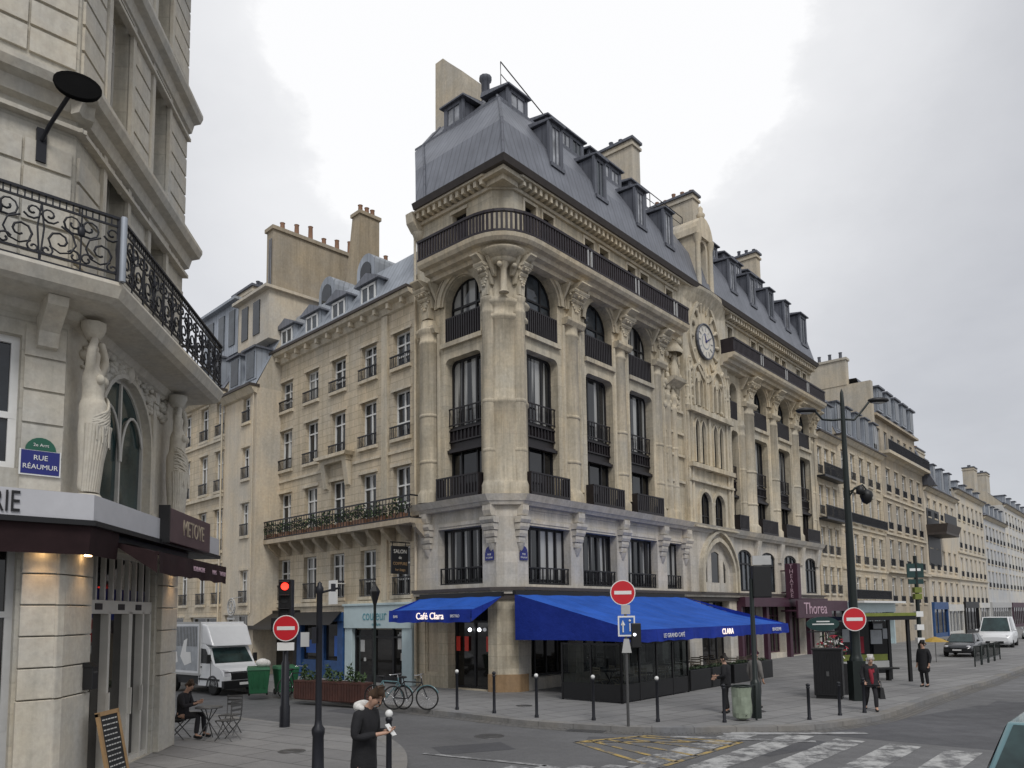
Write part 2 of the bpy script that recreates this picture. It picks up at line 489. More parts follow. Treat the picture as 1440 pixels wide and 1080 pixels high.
def railing(mb, x0, x1, z0, z1, y, step=.11, r=.012, m=0, top=.035):
    """straight row of bars with handrail along x at depth y"""
    mb.box(x0, y - top, z1 - .05, x1, y + top, z1, m); mb.box(x0, y - .02, z0, x1, y + .02, z0 + .04, m)
    n = max(2, int((x1 - x0) / step))
    for i in range(n + 1):
        x = x0 + r + (x1 - x0 - 2 * r) * i / n
        mb.box(x - r, y - r, z0 + .04, x + r, y + r, z1 - .05, m)
def scroll(cx, cz, r0, turns, a0, sgn=1, n=14):
    return [(cx + sgn * r0 * (1 - .8 * i / n) * math.cos(a0 + turns * 2 * math.pi * i / n), cz + r0 * (1 - .8 * i / n) * math.sin(a0 + turns * 2 * math.pi * i / n)) for i in range(n + 1)]

def leafclump(mb, c, rx, ry, rz, n, size, m=(0, 1)):
    for i in range(n):
        while True:
            p = Vector((random.uniform(-1, 1), random.uniform(-1, 1), random.uniform(-1, 1)))
            if p.length < 1: break
        q = Vector((c[0] + p.x * rx, c[1] + p.y * ry, c[2] + p.z * rz))
        a = Vector((random.gauss(0, 1), random.gauss(0, 1), random.gauss(0, 1))).normalized() * size * random.uniform(.6, 1.3)
        b = a.orthogonal().normalized() * size * .45
        mb.add([q - a, q - b, q + a, q + b], [(0, 1, 2, 3)], random.choice(m))

def skin_mesh(name, nodes, edges, mat, parent, sub=1, root=0, M=I4, smooth=True):
    me = bpy.data.meshes.new(name)
    me.from_pydata([M @ Vector(n[:3]) for n in nodes], edges, [])
    o = bpy.data.objects.new(name, me); COL.objects.link(o)
    bm_ = bmesh.new(); bm_.from_mesh(me); ly = bm_.verts.layers.skin.verify()
    for v, n in zip(bm_.verts, nodes): v[ly].radius = (n[3], n[4] if len(n) > 4 else n[3])
    for i, v in enumerate(bm_.verts): v[ly].use_root = (i == root)
    bm_.to_mesh(me); bm_.free()
    sk = o.modifiers.new('skin', 'SKIN'); sk.use_smooth_shade = True; sk.branch_smoothing = .4
    sb = o.modifiers.new('sub', 'SUBSURF'); sb.levels = sub; sb.render_levels = sub
    dg = bpy.context.evaluated_depsgraph_get(); dg.update()
    nm = bpy.data.meshes.new_from_object(o.evaluated_get(dg)); bpy.data.objects.remove(o); bpy.data.meshes.remove(me)
    nm.name = name; nm.materials.clear(); nm.materials.append(MATS[mat])
    for p_ in nm.polygons: p_.use_smooth = True
    r = bpy.data.objects.new(name, nm); COL.objects.link(r)
    if parent: r.parent = parent
    return r

# ------------------------------------------------------------ camera, world, light
cam = bpy.data.cameras.new('camera'); co = bpy.data.objects.new('camera', cam); COL.objects.link(co)
p_, r_ = .0938739, -.0132537
cp, sp, cr, sr = math.cos(p_), math.sin(p_), math.cos(r_), math.sin(r_)
Q = Matrix(((cr, -sr, 0), (sr, cr, 0), (0, 0, 1))) @ Matrix(((1, 0, 0), (0, cp, sp), (0, -sp, cp))) @ Matrix(((1, 0, 0), (0, 0, -1), (0, 1, 0)))
rot = Matrix((Q[0], -Q[1], -Q[2])).transposed()
co.matrix_world = Matrix.Translation((0, 0, 2.75)) @ rot.to_4x4()
cam.sensor_width = 36; cam.lens = 36 * 1082.3 / 1440; cam.shift_y = 222.2 / 1440
cam.clip_start = .1; cam.clip_end = 3000
sc.camera = co
sc.render.resolution_x = 1024; sc.render.resolution_y = 768

w = bpy.data.worlds.new('World'); sc.world = w; w.use_nodes = True
nt = w.node_tree; bg = nt.nodes['Background']
sky = N(nt, 'ShaderNodeTexSky'); sky.sky_type = 'NISHITA'; sky.sun_disc = False
SUN_EL, SUN_AZ = R(48), R(165)     # azimuth clockwise from +Y
sky.sun_elevation = SUN_EL; sky.sun_rotation = SUN_AZ
tc = N(nt, 'ShaderNodeTexCoord')
mp = N(nt, 'ShaderNodeMapping'); mp.inputs['Scale'].default_value = (1.15, 1.15, 2.6); mp.inputs['Location'].default_value = (.35, .1, .12)
L(nt, tc.outputs['Generated'], mp.inputs[0])
n1 = noise(nt, mp.outputs[0], 1.5, 8, .55)
mp2 = N(nt, 'ShaderNodeMapping'); mp2.inputs['Scale'].default_value = (1, 1, 1.6); mp2.inputs['Location'].default_value = (3.1, 1.7, .4)
L(nt, tc.outputs['Generated'], mp2.inputs[0])
n2 = noise(nt, mp2.outputs[0], 3.4, 8, .6)
# thin part of the cloud deck ahead of the camera, thick elsewhere: a broad patch by direction
dt = N(nt, 'ShaderNodeVectorMath', operation='DOT_PRODUCT'); dt.inputs[1].default_value = Vector((.03, .80, .60)).normalized()
L(nt, tc.outputs['Generated'], dt.inputs[0])
pd = N(nt, 'ShaderNodeMath', operation='MULTIPLY_ADD'); L(nt, n2, pd.inputs[0]); pd.inputs[1].default_value = .075; L(nt, dt.outputs['Value'], pd.inputs[2])
patch = ramp(nt, pd.outputs[0], [(.885, 0), (.945, .28), (.995, .68), (1.04, 1)])
cloud = mixc(nt, ramp(nt, n1, [(.36, 0), (.66, 1)]), (5.0, 5.1, 5.4), (6.6, 6.7, 7.0))
cloud = mixc(nt, ramp(nt, n2, [(.42, .0), (.66, .6)]), cloud, (5.2, 5.3, 5.65))
cloud = mixc(nt, patch, cloud, (9.3, 9.3, 9.35))
allsky = mixc(nt, .93, sky.outputs[0], cloud)
L(nt, allsky, bg.inputs['Color']); bg.inputs['Strength'].default_value = .105
sl = bpy.data.lights.new('sun', 'SUN'); sl.energy = 1.5; sl.angle = R(20); sl.color = (1, .975, .94)
so = bpy.data.objects.new('sun', sl); COL.objects.link(so)
d = Vector((math.sin(SUN_AZ) * math.cos(SUN_EL), math.cos(SUN_AZ) * math.cos(SUN_EL), math.sin(SUN_EL)))
so.rotation_euler = d.to_track_quat('Z', 'Y').to_euler(); so.location = (0, -20, 40)
sc.view_settings.view_transform = 'Standard'; sc.view_settings.look = 'None'
sc.view_settings.gamma = 1; sc.view_settings.exposure = .1
# ============================================================ CORNER BUILDING
CX, CY = -.17, 27.352
WR = facM(CX, CY, 40.73, 1); WM = facM(CX, CY, -47.51, -1)
TM = WR.inverted() @ WM
main = thing('corner_building', 'large cream stone corner building with slate mansard, tall arched bays and a clock', 'building', WR)
aM = TM.to_3x3() @ Vector((-1, 0, 0)); bM = TM.to_3x3() @ Vector((0, 1, 0))
def Mp(t, d, z=0): v = aM * t + bM * d; return Vector((v.x, v.y, z))
def corner(d, z=0):
    s = (d - bM.y * d) / aM.y; v = aM * s + bM * d; return Vector((v.x, v.y, z))
RB = [(2.15, 1.03), (6.1, 1.0), (9.45, .98), (22.9, .95), (26.45, .95), (30.0, .95)]
NB = (19.35, .42)
MB_ = (-2.22, .98)
XE = 31.7
C0 = .55   # chamfer of the corner
up = []
for c, h in RB + [NB]:
    up.append((c - h, c + h, 7.2, 12.75, 'c', .25)); up.append((c - h - .03, c + h + .03, 13.4, 15.0, 'a'))
upM = [(MB_[0] - MB_[1], MB_[0] + MB_[1], 7.2, 12.75, 'c', .25), (MB_[0] - MB_[1], MB_[0] + MB_[1], 13.4, 14.9, 'a')]
f1 = [(1.17, 3.8, 3.85, 6.03, 'r'), (4.62, 7.12, 3.85, 6.03, 'r'), (7.96, 10.51, 3.85, 6.03, 'r'), (11.36, 12.87, 3.85, 6.03, 'r')]
f1 += [(19.1, 20.9, 3.85, 5.75, 'a', .4), (22.2, 24.2, 3.85, 5.75, 'a', .4), (25.6, 27.6, 3.85, 5.75, 'a', .4), (29.1, 31.1, 3.85, 5.75, 'a', .4)]
f1M = [(-3.67, -1.25, 3.9, 6.05, 'r')]
gf = [(1.25, 4.0, .45, 3.2, 'r'), (4.5, 7.4, .45, 3.2, 'r'), (7.9, 10.7, .45, 3.2, 'r'), (11.2, 13.3, .45, 3.2, 'r'), (14.6, 17.8, .02, 3.3, 'r'),
      (19.0, 22.0, .02, 3.2, 'r'), (22.5, 25.3, .3, 3.2, 'r'), (25.9, 28.6, .02, 3.2, 'r'), (29.1, 31.2, .3, 3.2, 'r')]
gfM = [(-3.15, -1.0, .02, 3.2, 'r'), (-4.45, -3.65, .5, 2.6, 'r')]
att = []
for c, h in RB: att += [(c - .9, c - .22, 16.95, 18.6, 'r'), (c + .22, c + .9, 16.95, 18.6, 'r')]
att += [(12.05, 12.7, 16.95, 18.6, 'r'), (18.85, 19.5, 16.95, 18.6, 'r')]
attM = [(-2.75, -1.95, 17.0, 18.55, 'r')]

mb = MB()
# ground floor and first floor walls, pale stone
wall(mb, C0, XE, 0, 3.6, gf, .5, 0); wall(mb, C0, 18.4, 3.6, 7.1, f1[:4] + [(14.3, 18.2, 3.74, 6.5, 'r')], .45, 0); wall(mb, 18.4, XE, 3.6, 7.1, f1[4:], .14, 0)
wall(mb, C0, XE, 7.1, 16.5, up + [(13.4, 18.15, 7.2, 16.4, 'r')], .5, 1); wall(mb, C0, XE, 16.5, 19.3, att, .35, 1)
mb.M = TM
wall(mb, -4.9, -C0, 0, 3.6, gfM, .5, 1); wall(mb, -4.9, -C0, 3.6, 7.1, f1M, .45, 0)
wall(mb, -4.9, -C0, 7.1, 16.5, upM, .5, 1); wall(mb, -4.9, -C0, 16.5, 19.3, attM, .35, 1)
mb.M = I4
a = Mp(C0, 0); b = Vector((C0, 0, 0))
for z0, z1, m in ((0, 3.6, 1), (3.6, 7.1, 0), (7.1, 19.3, 1)):
    mb.quad((a.x, a.y, z0), (b.x, b.y, z0), (b.x, b.y, z1), (a.x, a.y, z1), m)
# end and back walls
e0 = Mp(4.9, 0); e1 = Mp(4.9, 13)
mb.quad((e1.x, e1.y, 0), (e0.x, e0.y, 0), (e0.x, e0.y, 19.3), (e1.x, e1.y, 19.3), 1)
mb.quad((XE, 0, 0), (XE, 13, 0), (XE, 13, 19.3), (XE, 0, 19.3), 1)
mb.quad((XE, 13, 0), (e1.x, e1.y, 0), (e1.x, e1.y, 26), (XE, 13, 26), 1)
mb.build('wall', ['stone_pale', 'stone_cream'], main)

# dark core behind the panes keeps light out of the shell
mb = MB()
q0, q1, q2, q3 = corner(.8), Vector((XE - .3, .8, 0)), Vector((XE - .3, 12.5, 0)), Mp(4.6, 12.5); q4 = Mp(4.6, .8)
mb.extr([(p.x, p.y) for p in (q0, q1, q2, q3, q4)], 'z', .05, 19.1, 0, cap=False)
mb.build('light_block_core', 'core_dark', main)

# base of the corner pier and plinth
mb = MB()
P = [Mp(1.0, -.06), Mp(C0, -.06), Vector((C0, -.06, 0)), Vector((1.05, -.06, 0)), Vector((1.05, .4, 0)), Mp(1.0, .4)]
mb.extr([(p.x, p.y) for p in P], 'z', 0, .62, 0)
mb.build('pier_base', 'tarnished_base', main, bevel=.04)

# string courses, ledges and corbels of the lower storeys
mb = MB()
def band(mb, z0, z1, o, x0=C0, x1=XE, xm0=-4.9, m=0, corner_cut=True, o2=None):
    """a moulding wrapped round the corner; o = projection at the top, o2 at the bottom"""
    o2 = o if o2 is None else o2
    for zz in (0,):
        pts = [Mp(-xm0, 0), Mp(C0, 0), Vector((C0, 0, 0)), Vector((x1, 0, 0))]
        def off(o_):
            k = C0 + o_ * .1
            return [Mp(-xm0, -o_), Mp(k, -o_), Vector((k, -o_, 0)), Vector((x1, -o_, 0))]
        A, B = off(o2), off(o)
        for i in range(3):
            p, q, r, s = A[i], A[i + 1], B[i + 1], B[i]
            mb.quad((p.x, p.y, z0), (q.x, q.y, z0), (r.x, r.y, z1), (s.x, s.y, z1), m)
            u, v = pts[i], pts[i + 1]
            mb.quad((s.x, s.y, z1), (r.x, r.y, z1), (v.x, v.y, z1), (u.x, u.y, z1), m)
            mb.quad((u.x, u.y, z0), (v.x, v.y, z0), (q.x, q.y, z0), (p.x, p.y, z0), m)
        for j, k in ((0, 0), (3, 3)):
            mb.quad(tuple(A[j][:2]) + (z0,), tuple(B[j][:2]) + (z1,), tuple(pts[j][:2]) + (z1,), tuple(pts[j][:2]) + (z0,), m)
band(mb, 3.5, 3.62, .22); band(mb, 3.62, 3.74, .32, m=1)
band(mb, 6.72, 6.86, .34, o2=.26); band(mb, 6.86, 7.1, .5, o2=.38)
band(mb, 3.30, 3.5, .12, m=1)
mb.build('string_course', ['stone_pale', 'gutter_dark'], main)

mb = MB()
def corbel(mb, x, w=.62):
    for i, (z0, z1, o) in enumerate(((5.35, 5.55, .10), (5.57, 5.8, .17), (5.82, 6.05, .24), (6.07, 6.3, .31), (6.34, 6.72, .3))):
        k = .55 + .1 * i if i < 4 else .5
        prof = [(0.02, z0), (-o * .8, z0), (-o, (z0 + z1) / 2), (-o, z1), (0.02, z1)]
        mb.extr(prof, 'x', x - w * k / 1.0, x + w * k / 1.0, 0)
    mb.lathe([(.02, 5.0), (.1, 5.12), (.17, 5.33)], (x, 0, 0), 8, 0, math.pi, 2 * math.pi)
for x in (.72, 4.2, 7.54, 10.94, 13.15): corbel(mb, x, .42 if x > 1 else .34)
mb.M = TM
for x in (-.75, -4.25): corbel(mb, x, .4)
mb.M = I4
# recessed lintel panels, grey shadowed bands over each first floor window
for x0, x1 in ((1.25, 3.7), (4.75, 7.0), (8.05, 10.4), (11.45, 12.8)):
    mb.box(x0, -.03, 6.12, x1, .02, 6.24); mb.box(x0, -.05, 6.6, x1, .02, 6.72)
for x in (21.5, 24.9, 28.3, 31.2):
    mb.extr([(.02, 5.6), (-.1, 5.6), (-.3, 6.72), (.02, 6.72)], 'x', x - .25, x + .25, 0)
mb.M = TM
mb.box(-3.6, -.03, 6.14, -1.3, .02, 6.26)
mb.M = I4
mb.build('corbel', 'stone_pale', main)

# half columns between the bays, arch mouldings, capitals
def half_col(mb, x, r, z0, z1, zcap, n=10, y=0, frm=math.pi, to=2 * math.pi):
    mb.lathe([(r * 1.25, z0), (r * 1.25, z0 + .35), (r * 1.1, z0 + .45), (r * 1.03, z0 + .5), (r, z0 + .55), (r * .97, z1 - .1), (r * 1.06, z1 - .06), (r * 1.06, z1 + .04), (r * .97, z1 + .08), (r * .97, z1 + .32),
              (r * 1.05, z1 + .36), (r * 1.14, z1 + .5), (r * 1.16, z1 + .56), (r * .9, z1 + .6), (r * .85, zcap)], (x, y, 0), n, 0, frm, to)
    if r > .3:
        mb.extr([(0, z1 + .34), (-.22, z1 + .34), (-.32, z1 + .5), (-.32, z1 + .62), (0, z1 + .62)], 'x', x - r * 1.3, x + r * 1.3) if frm == math.pi and to == 2 * math.pi and 0 <= y < .3 else None
        for s in (-1, 1):
            if 0 <= y < .3: mb.lathe([(.1, z0 + .5), (.085, z0 + .6), (.085, z1 + .3)], (x + s * (r + .1), 0, 0), 6, 0, math.pi, 2 * math.pi)
    for z in (8.75, 10.6): mb.lathe([(r, z - .06), (r * 1.07, z - .03), (r * 1.07, z + .05), (r, z + .08)], (x, y, 0), n, 0, frm, to)
def bracket_stack(mb, x, w):
    """carved console cluster between two arches, under the balcony"""
    for z0, z1, o0, o1, k in ((14.6, 15.4, .26, .30, .42), (15.3, 15.42, .34, .4, .58), (15.42, 15.62, .34, .56, .62), (15.62, 15.74, .58, .62, .72), (15.74, 16.0, .5, .86, .5)):
        mb.extr([(0, z0), (-o0, z0), (-o1, z1 - .06), (-o1, z1), (0, z1)], 'x', x - w * k, x + w * k, 0)
    for s in (-1, 1):
        mb.extr([(0, 15.0), (-.16, 15.02), (-.3, 15.5), (0, 15.5)], 'x', x + s * w * .5 - .07, x + s * w * .5 + .07); mb.extr([(0, 15.3), (-.12, 15.3), (-.5, 15.95), (0, 15.95)], 'x', x + s * w * .95 - .06, x + s * w * .95 + .06)
        for q in range(4): mb.ball((x + s * w * (.15 + .17 * q), -.50 + .05 * q, 15.5 + .06 * (q % 2)), .07, n=5); mb.ball((x + s * w * (.1 + .12 * q), -.3, 14.95 + .1 * q), .055, n=5)
def arch_ring(mb, c, h, z, w=.34, o=.16):
    n = 14
    for k, (ra, rb, oo) in enumerate(((h + .03, h + w * .4, o * .55), (h + w * .4, h + w, o), (h + w + .1, h + w + .17, o * .8))):
        for i in range(n):
            t0, t1 = math.pi * i / n, math.pi * (i + 1) / n
            f = lambda r_, t, y: (c - r_ * math.cos(t), y, z + r_ * math.sin(t))
            if z + rb > 16.45 and False: continue
            mb.quad(f(ra, t0, -oo), f(ra, t1, -oo), f(rb, t1, -oo), f(rb, t0, -oo))
            mb.quad(f(rb, t0, -oo), f(rb, t1, -oo), f(rb, t1, 0), f(rb, t0, 0))
            mb.quad(f(ra, t0, 0), f(ra, t1, 0), f(ra, t1, -oo), f(ra, t0, -oo))
cols = MB(); rings = MB(); consol = MB()
for x, r in ((4.13, .46), (7.78, .42), (11.0, .38), (21.15, .56), (24.7, .48), (28.2, .48), (31.4, .32)):
    half_col(cols, x, r * 1.02, 7.12, 14.0, 14.9, 12, .24); bracket_stack(consol, x, r * 1.5)
for x, r in ((11.75, .22), (12.35, .22), (20.1, .24)): half_col(cols, x, r, 7.12, 12.6, 13.4)
for c, h in RB: arch_ring(rings, c, h, 15.0)
for c, h in RB:
    for M_, cc in ((I4, c),): rings.box(cc - h - .1, -.14, 13.2, cc + h + .1, .02, 13.38)
# corner cluster
for t in (.18,):
    m_ = (Mp(C0, 0) + Vector((C0, 0, 0))) / 2
    mi_ = m_ + (corner(1.0) - m_).normalized() * .78
    cols.lathe([(1.0, 7.12), (1.0, 7.5), (.93, 7.6), (.9, 7.7), (.9, 10.5), (.95, 10.55), (.95, 10.65), (.9, 10.7), (.89, 13.7), (.97, 13.76), (.97, 13.88), (.9, 13.92), (.9, 14.2), (1.0, 14.3), (1.04, 14.42), (.92, 14.5), (.86, 14.6), (.84, 15.7)], (mi_.x, mi_.y, 0), 20, 0, math.pi * .9, math.pi * 2.1)
    md_ = m_ - (corner(1.0) - m_).normalized() * .30
    cols.lathe([(.2, 14.6), (.13, 14.7), (.12, 15.5), (.2, 15.65), (.22, 15.75)], (md_.x, md_.y, 0), 10)
    bz = consol
    for z0, z1, r0, r1 in ((15.72, 15.88, .5, .6), (15.88, 16.15, .6, .95)):
        bz.lathe([(.1, z0), (r0, z0), (r1, z1 - .06), (r1, z1)], (m_.x, m_.y, 0), 14, 0, math.pi * .8, math.pi * 2.2)
    for an in (1.15, 1.5, 1.85):
        bz.ball((m_.x + .55 * math.cos(math.pi * an), m_.y + .55 * math.sin(math.pi * an), 15.6), .1)
for x in (.72,): half_col(cols, x + .05, .26, 7.12, 14.0, 14.9); bracket_stack(consol, x, .35)
cols.M = TM; consol.M = TM; rings.M = TM
half_col(cols, -.80, .26, 7.12, 14.0, 14.9); half_col(cols, -4.1, .42, 7.12, 13.6, 14.5); bracket_stack(consol, -4.1, .5); bracket_stack(consol, -.75, .35)
arch_ring(rings, MB_[0], MB_[1], 14.9); rings.box(MB_[0] - 1.15, -.14, 13.2, MB_[0] + 1.15, .02, 13.38)
cols.build('column', 'stone_column', main); rings.build('arch_moulding', 'stone_column', main); consol.build('console', 'stone_carved', main)

# balcony: curved slab, soffit steps and dark balustrade
def outer(o, xm=3.7, xr=12.45, n=8, k=1.0):
    q = corner(-o); A = Mp(k * 1.0, -o); B = Vector((k * 1.0, -o, 0))
    arc = [A * (1 - t) ** 2 + q * 2 * t * (1 - t) + B * t * t for t in [i / n for i in range(n + 1)]]
    return [Mp(xm, -o)] + arc + [Vector((xr, -o, 0))]
def strip(mb, A, z0, B, z1, m=0, smooth=False):
    for i in range(len(A) - 1):
        mb.quad((A[i].x, A[i].y, z0), (A[i + 1].x, A[i + 1].y, z0), (B[i + 1].x, B[i + 1].y, z1), (B[i].x, B[i].y, z1), m)
def straight(o, x0, x1): return [Vector((x0, -o, 0)), Vector((x1, -o, 0))]
slab = MB()
steps = [(15.95, .0), (15.97, .34), (16.12, .38), (16.14, .62), (16.28, .68), (16.3, .9), (16.42, 1.0), (16.56, 1.04), (16.58, .1)]
for fn in (lambda o: outer(o), lambda o: straight(o, 17.4, 31.7)):
    for (za, oa), (zb, ob) in zip(steps, steps[1:]):
        strip(slab, fn(oa), za, fn(ob), zb)
    for idx in (0, -1):
        slab.poly([(fn(o)[idx].x, fn(o)[idx].y, z) for z, o in steps])
slab.build('balcony_slab', 'stone_trim', main)
def rail_along(mb, pts, z0, z1, step, w, m=0, th=.03):
    def ribbon(A, B, za, zb, t):
        d = (B - A).normalized(); n = Vector((d.y, -d.x, 0)) * t
        mb.hexa([(A - n + Vector((0, 0, za))), (B - n + Vector((0, 0, za))), (B + n + Vector((0, 0, za))), (A + n + Vector((0, 0, za)))],
                [(A - n + Vector((0, 0, zb))), (B - n + Vector((0, 0, zb))), (B + n + Vector((0, 0, zb))), (A + n + Vector((0, 0, zb)))], m)
    for A, B in zip(pts, pts[1:]):
        ribbon(A, B, z1 - .1, z1, .06); ribbon(A, B, z0, z0 + .08, .05)
        L_ = (B - A).length; n = max(1, int(round(L_ / step))); d = (B - A) / n
        for i in range(n):
            c = A + d * (i + .5); e = d.normalized() * w / 2
            ribbon(c - e, c + e, z0 + .08, z1 - .1, th)
rl = MB(); rail_along(rl, outer(.98), 16.58, 17.42, .16, .085); rl.build('railing', 'rail_wood', main)
rl = MB(); rail_along(rl, straight(.98, 17.45, 31.5), 16.58, 17.36, .16, .085); rl.box(17.40, -1.0, 16.58, 17.5, 0, 17.36); rl.build('railing', 'rail_wood', main)
rl = MB()
for x in (4.0, 4.25, 7.6, 7.85, 11.0, 11.25, 21.0, 21.25, 24.6, 24.85, 28.2, 28.45): rl.box(x - .04, -1.03, 16.58, x + .04, -.93, 17.36)
rl.build('rail_post', 'grey_paint', main)

# cornice with modillions and dark gutter
mb = MB(); band(mb, 18.75, 18.88, .12); band(mb, 19.12, 19.2, .5); mb.build('cornice', 'stone_trim', main)
mb = MB()
x = .8
while x < XE - .2:
    if not 12.9 < x < 18.3: mb.box(x - .07, -.42, 18.88, x + .07, 0, 19.12)
    x += .33
mb.M = TM; x = -4.7
while x < -.7: mb.box(x - .07, -.42, 18.88, x + .07, 0, 19.12); x += .33
mb.build('modillion_trim', 'stone_trim', main)
mb = MB()
P = [Mp(C0 + .3, -.02), Mp(C0 + .3, -.42), corner(-.42), Vector((C0 + .3, -.42, 0)), Vector((C0 + .3, -.02, 0))]
mb.extr([(p.x, p.y) for p in P], 'z', 19.02, 19.19, 0)
P = [Mp(C0 + .1, -.02), Mp(C0 + .1, -.2), corner(-.2), Vector((C0 + .1, -.2, 0)), Vector((C0 + .1, -.02, 0))]
mb.extr([(p.x, p.y) for p in P], 'z', 18.82, 19.02, 0)
mb.build('cornice', 'stone_trim', main)
mb = MB()
def gpts(o): return [Mp(4.45, -o), corner(-o), Vector((XE, -o, 0))]
for (za, oa), (zb, ob) in zip(((19.2, 0), (19.2, .58), (19.42, .68), (19.44, .3)), ((19.2, .58), (19.42, .68), (19.44, .3), (19.44, -.6))):
    A, B = gpts(oa), gpts(ob)
    for i in range(2): mb.quad((A[i].x, A[i].y, za), (A[i + 1].x, A[i + 1].y, za), (B[i + 1].x, B[i + 1].y, zb), (B[i].x, B[i].y, zb))
mb.build('gutter', 'gutter_dark', main)
mb = MB(TM)
mb.extr([(0, 18.4), (-.25, 18.5), (-.5, 18.8), (-.55, 19.2), (0, 19.2)], 'x', -4.98, -4.55); mb.lathe([(.02, 18.1), (.2, 18.2), (.3, 18.5)], (-4.75, 0, 0), 8, 0, math.pi, 2 * math.pi)
mb.build('cornice_end', 'stone_trim', main)

# windows -----------------------------------------------------
def big_bay(M, c, h, z0=7.2, full=True):
    op = (c - h, c + h, z0, 12.75, 'c', .25)
    window(main, M, (c - h, c + h, z0, 9.15, 'r'), .38, fm='dark_metal', fw=.08, mull=(.28, .72) if h > .6 else (.5,), trans=(), pane='pane_deep')
    window(main, M, (c - h, c + h, 10.0, 12.75, 'c', .25), .42, fm='dark_metal', fw=.1, mull=(.3, .7) if h > .6 else (.5,), trans=(), pane=random.choice(['pane_curtain', 'pane_curtain', 'pane_sky']))
    sp = MB(M); sp.box(c - h, .26, 9.1, c + h, .45, 10.05)
    for z in (9.15, 9.45, 9.9): sp.box(c - h, .18, z, c + h, .27, z + .06)
    n = int(h * 2 / .2)
    for i in range(n + 1): x = c - h + .04 + (2 * h - .08) * i / n; sp.box(x - .02, .2, 9.5, x + .02, .25, 9.9)
    sp.box(c - h, .08, 9.02, c + h, .3, 9.14)
    # upper light rail
    for z in (10.1, 10.75): sp.box(c - h, .16, z, c + h, .2, z + .05)
    for i in range(n + 1): x = c - h + .04 + (2 * h - .08) * i / n; sp.box(x - .016, .165, 10.1, x + .016, .195, 10.75)
    sp.build('spandrel', 'dark_bronze', main)
    b = MB(M); y = -.36
    for yy, xa, xb in ((y, c - h - .16, c + h + .16),):
        b.box(xa, yy - .03, 7.92, xb, yy + .03, 7.98); b.box(xa, yy - .02, 7.16, xb, yy + .02, 7.24)
        k = int((xb - xa) / .16)
        for i in range(k + 1): x = xa + .03 + (xb - xa - .06) * i / k; b.box(x - .045, yy - .015, 7.24, x + .045, yy + .015, 7.92)
        b.box(xa, yy, 7.16, xa + .05, .0, 7.98); b.box(xb - .05, yy, 7.16, xb, .0, 7.98)
    b.box(c - h - .16, -.38, 7.11, c + h + .16, 0, 7.16)
    b.build('balconet', 'dark_bronze', main)
def arch_bay(M, c, h, z1=15.0):
    window(main, M, (c - h - .03, c + h + .03, 13.4, z1, 'a'), .42, fm='dark_metal', fw=.09, mull=(.3, .7) if h > .6 else (.5,), trans=(.97,), pane=random.choice(['pane_sky', 'pane_curtain']))
    b = MB(M); railing(b, c - h - .02, c + h + .02, 13.42, 14.42, .04, .13, .035); b.build('window_railing', 'dark_bronze', main)
for c, h in RB: big_bay(I4, c, h); arch_bay(I4, c, h)
big_bay(I4, *NB); arch_bay(I4, *NB)
big_bay(TM, *MB_); arch_bay(TM, MB_[0], MB_[1], 14.9)
for i, o in enumerate(f1): window(main, I4, o, .4 if i < 4 else .12, fm='dark_metal', fw=.1, mull=(.2, .4, .6, .8) if o[1] - o[0] > 2.2 else (.33, .67), trans=(.08,) if i < 4 else (.8,), pane='pane_curtain' if i < 4 else random.choice(['pane_sky', 'pane_dark', 'pane_curtain']))
b = MB()
for o in f1[:4]: railing(b, o[0] + .05, o[1] - .05, 3.88, 4.5, .1, .22, .02); b.box(o[0], .02, 3.75, o[1], .4, 3.85)
b.M = TM; o = f1M[0]; railing(b, o[0] + .05, o[1] - .05, 3.92, 4.55, .1, .22, .02)
b.build('window_railing', 'dark_metal', main)
window(main, TM, f1M[0], .4, fm='dark_metal', fw=.1, mull=(.2, .4, .6, .8), trans=(.08,), pane='pane_curtain')
for o in att: window(main, I4, o, .3, fm='dark_metal', fw=.06, mull=(.5,), pane='pane_dark')
window(main, TM, attM[0], .3, fm='dark_metal', fw=.06, mull=(.5,), pane='pane_dark')
fr = MB()
for o in att:
    fr.box(o[0] - .1, -.05, 18.6, o[1] + .1, .02, 18.72); fr.box(o[0] - .1, -.04, 16.6, o[0], .02, 18.6); fr.box(o[1], -.04, 16.6, o[1] + .1, .02, 18.6)
fr.M = TM; o = attM[0]; fr.box(o[0] - .1, -.05, 18.55, o[1] + .1, .02, 18.67)
fr.build('window_surround', 'stone_trim', main)
for o in gf: window(main, I4, o, .45, fm='dark_metal' if o[0] < 18 else 'magenta_sign', fw=.08, mull=(.25, .5, .75), trans=(.75,), pane='pane_shop', name='shop_window')
window(main, TM, gfM[0], .45, fm='dark_metal', fw=.09, mull=(.5,), trans=(.78,), pane='pane_shop', name='door')
window(main, TM, gfM[1], .1, fm='stone_cream', fw=.09, mull=(), trans=(), pane='stone_old', name='side_panel')
g = MB(TM)
for x in (-1.75, -2.25): g.ball((x, .3, 2.2), .07)
g.build('globe_lamp', 'cold_glow', main)
g = MB(TM)
for x in (-1.35, -2.5, -2.95): g.box(x - .1, .36, 1.4, x + .1, .38, 1.95)
g.build('red_panel', 'red_lit', main)

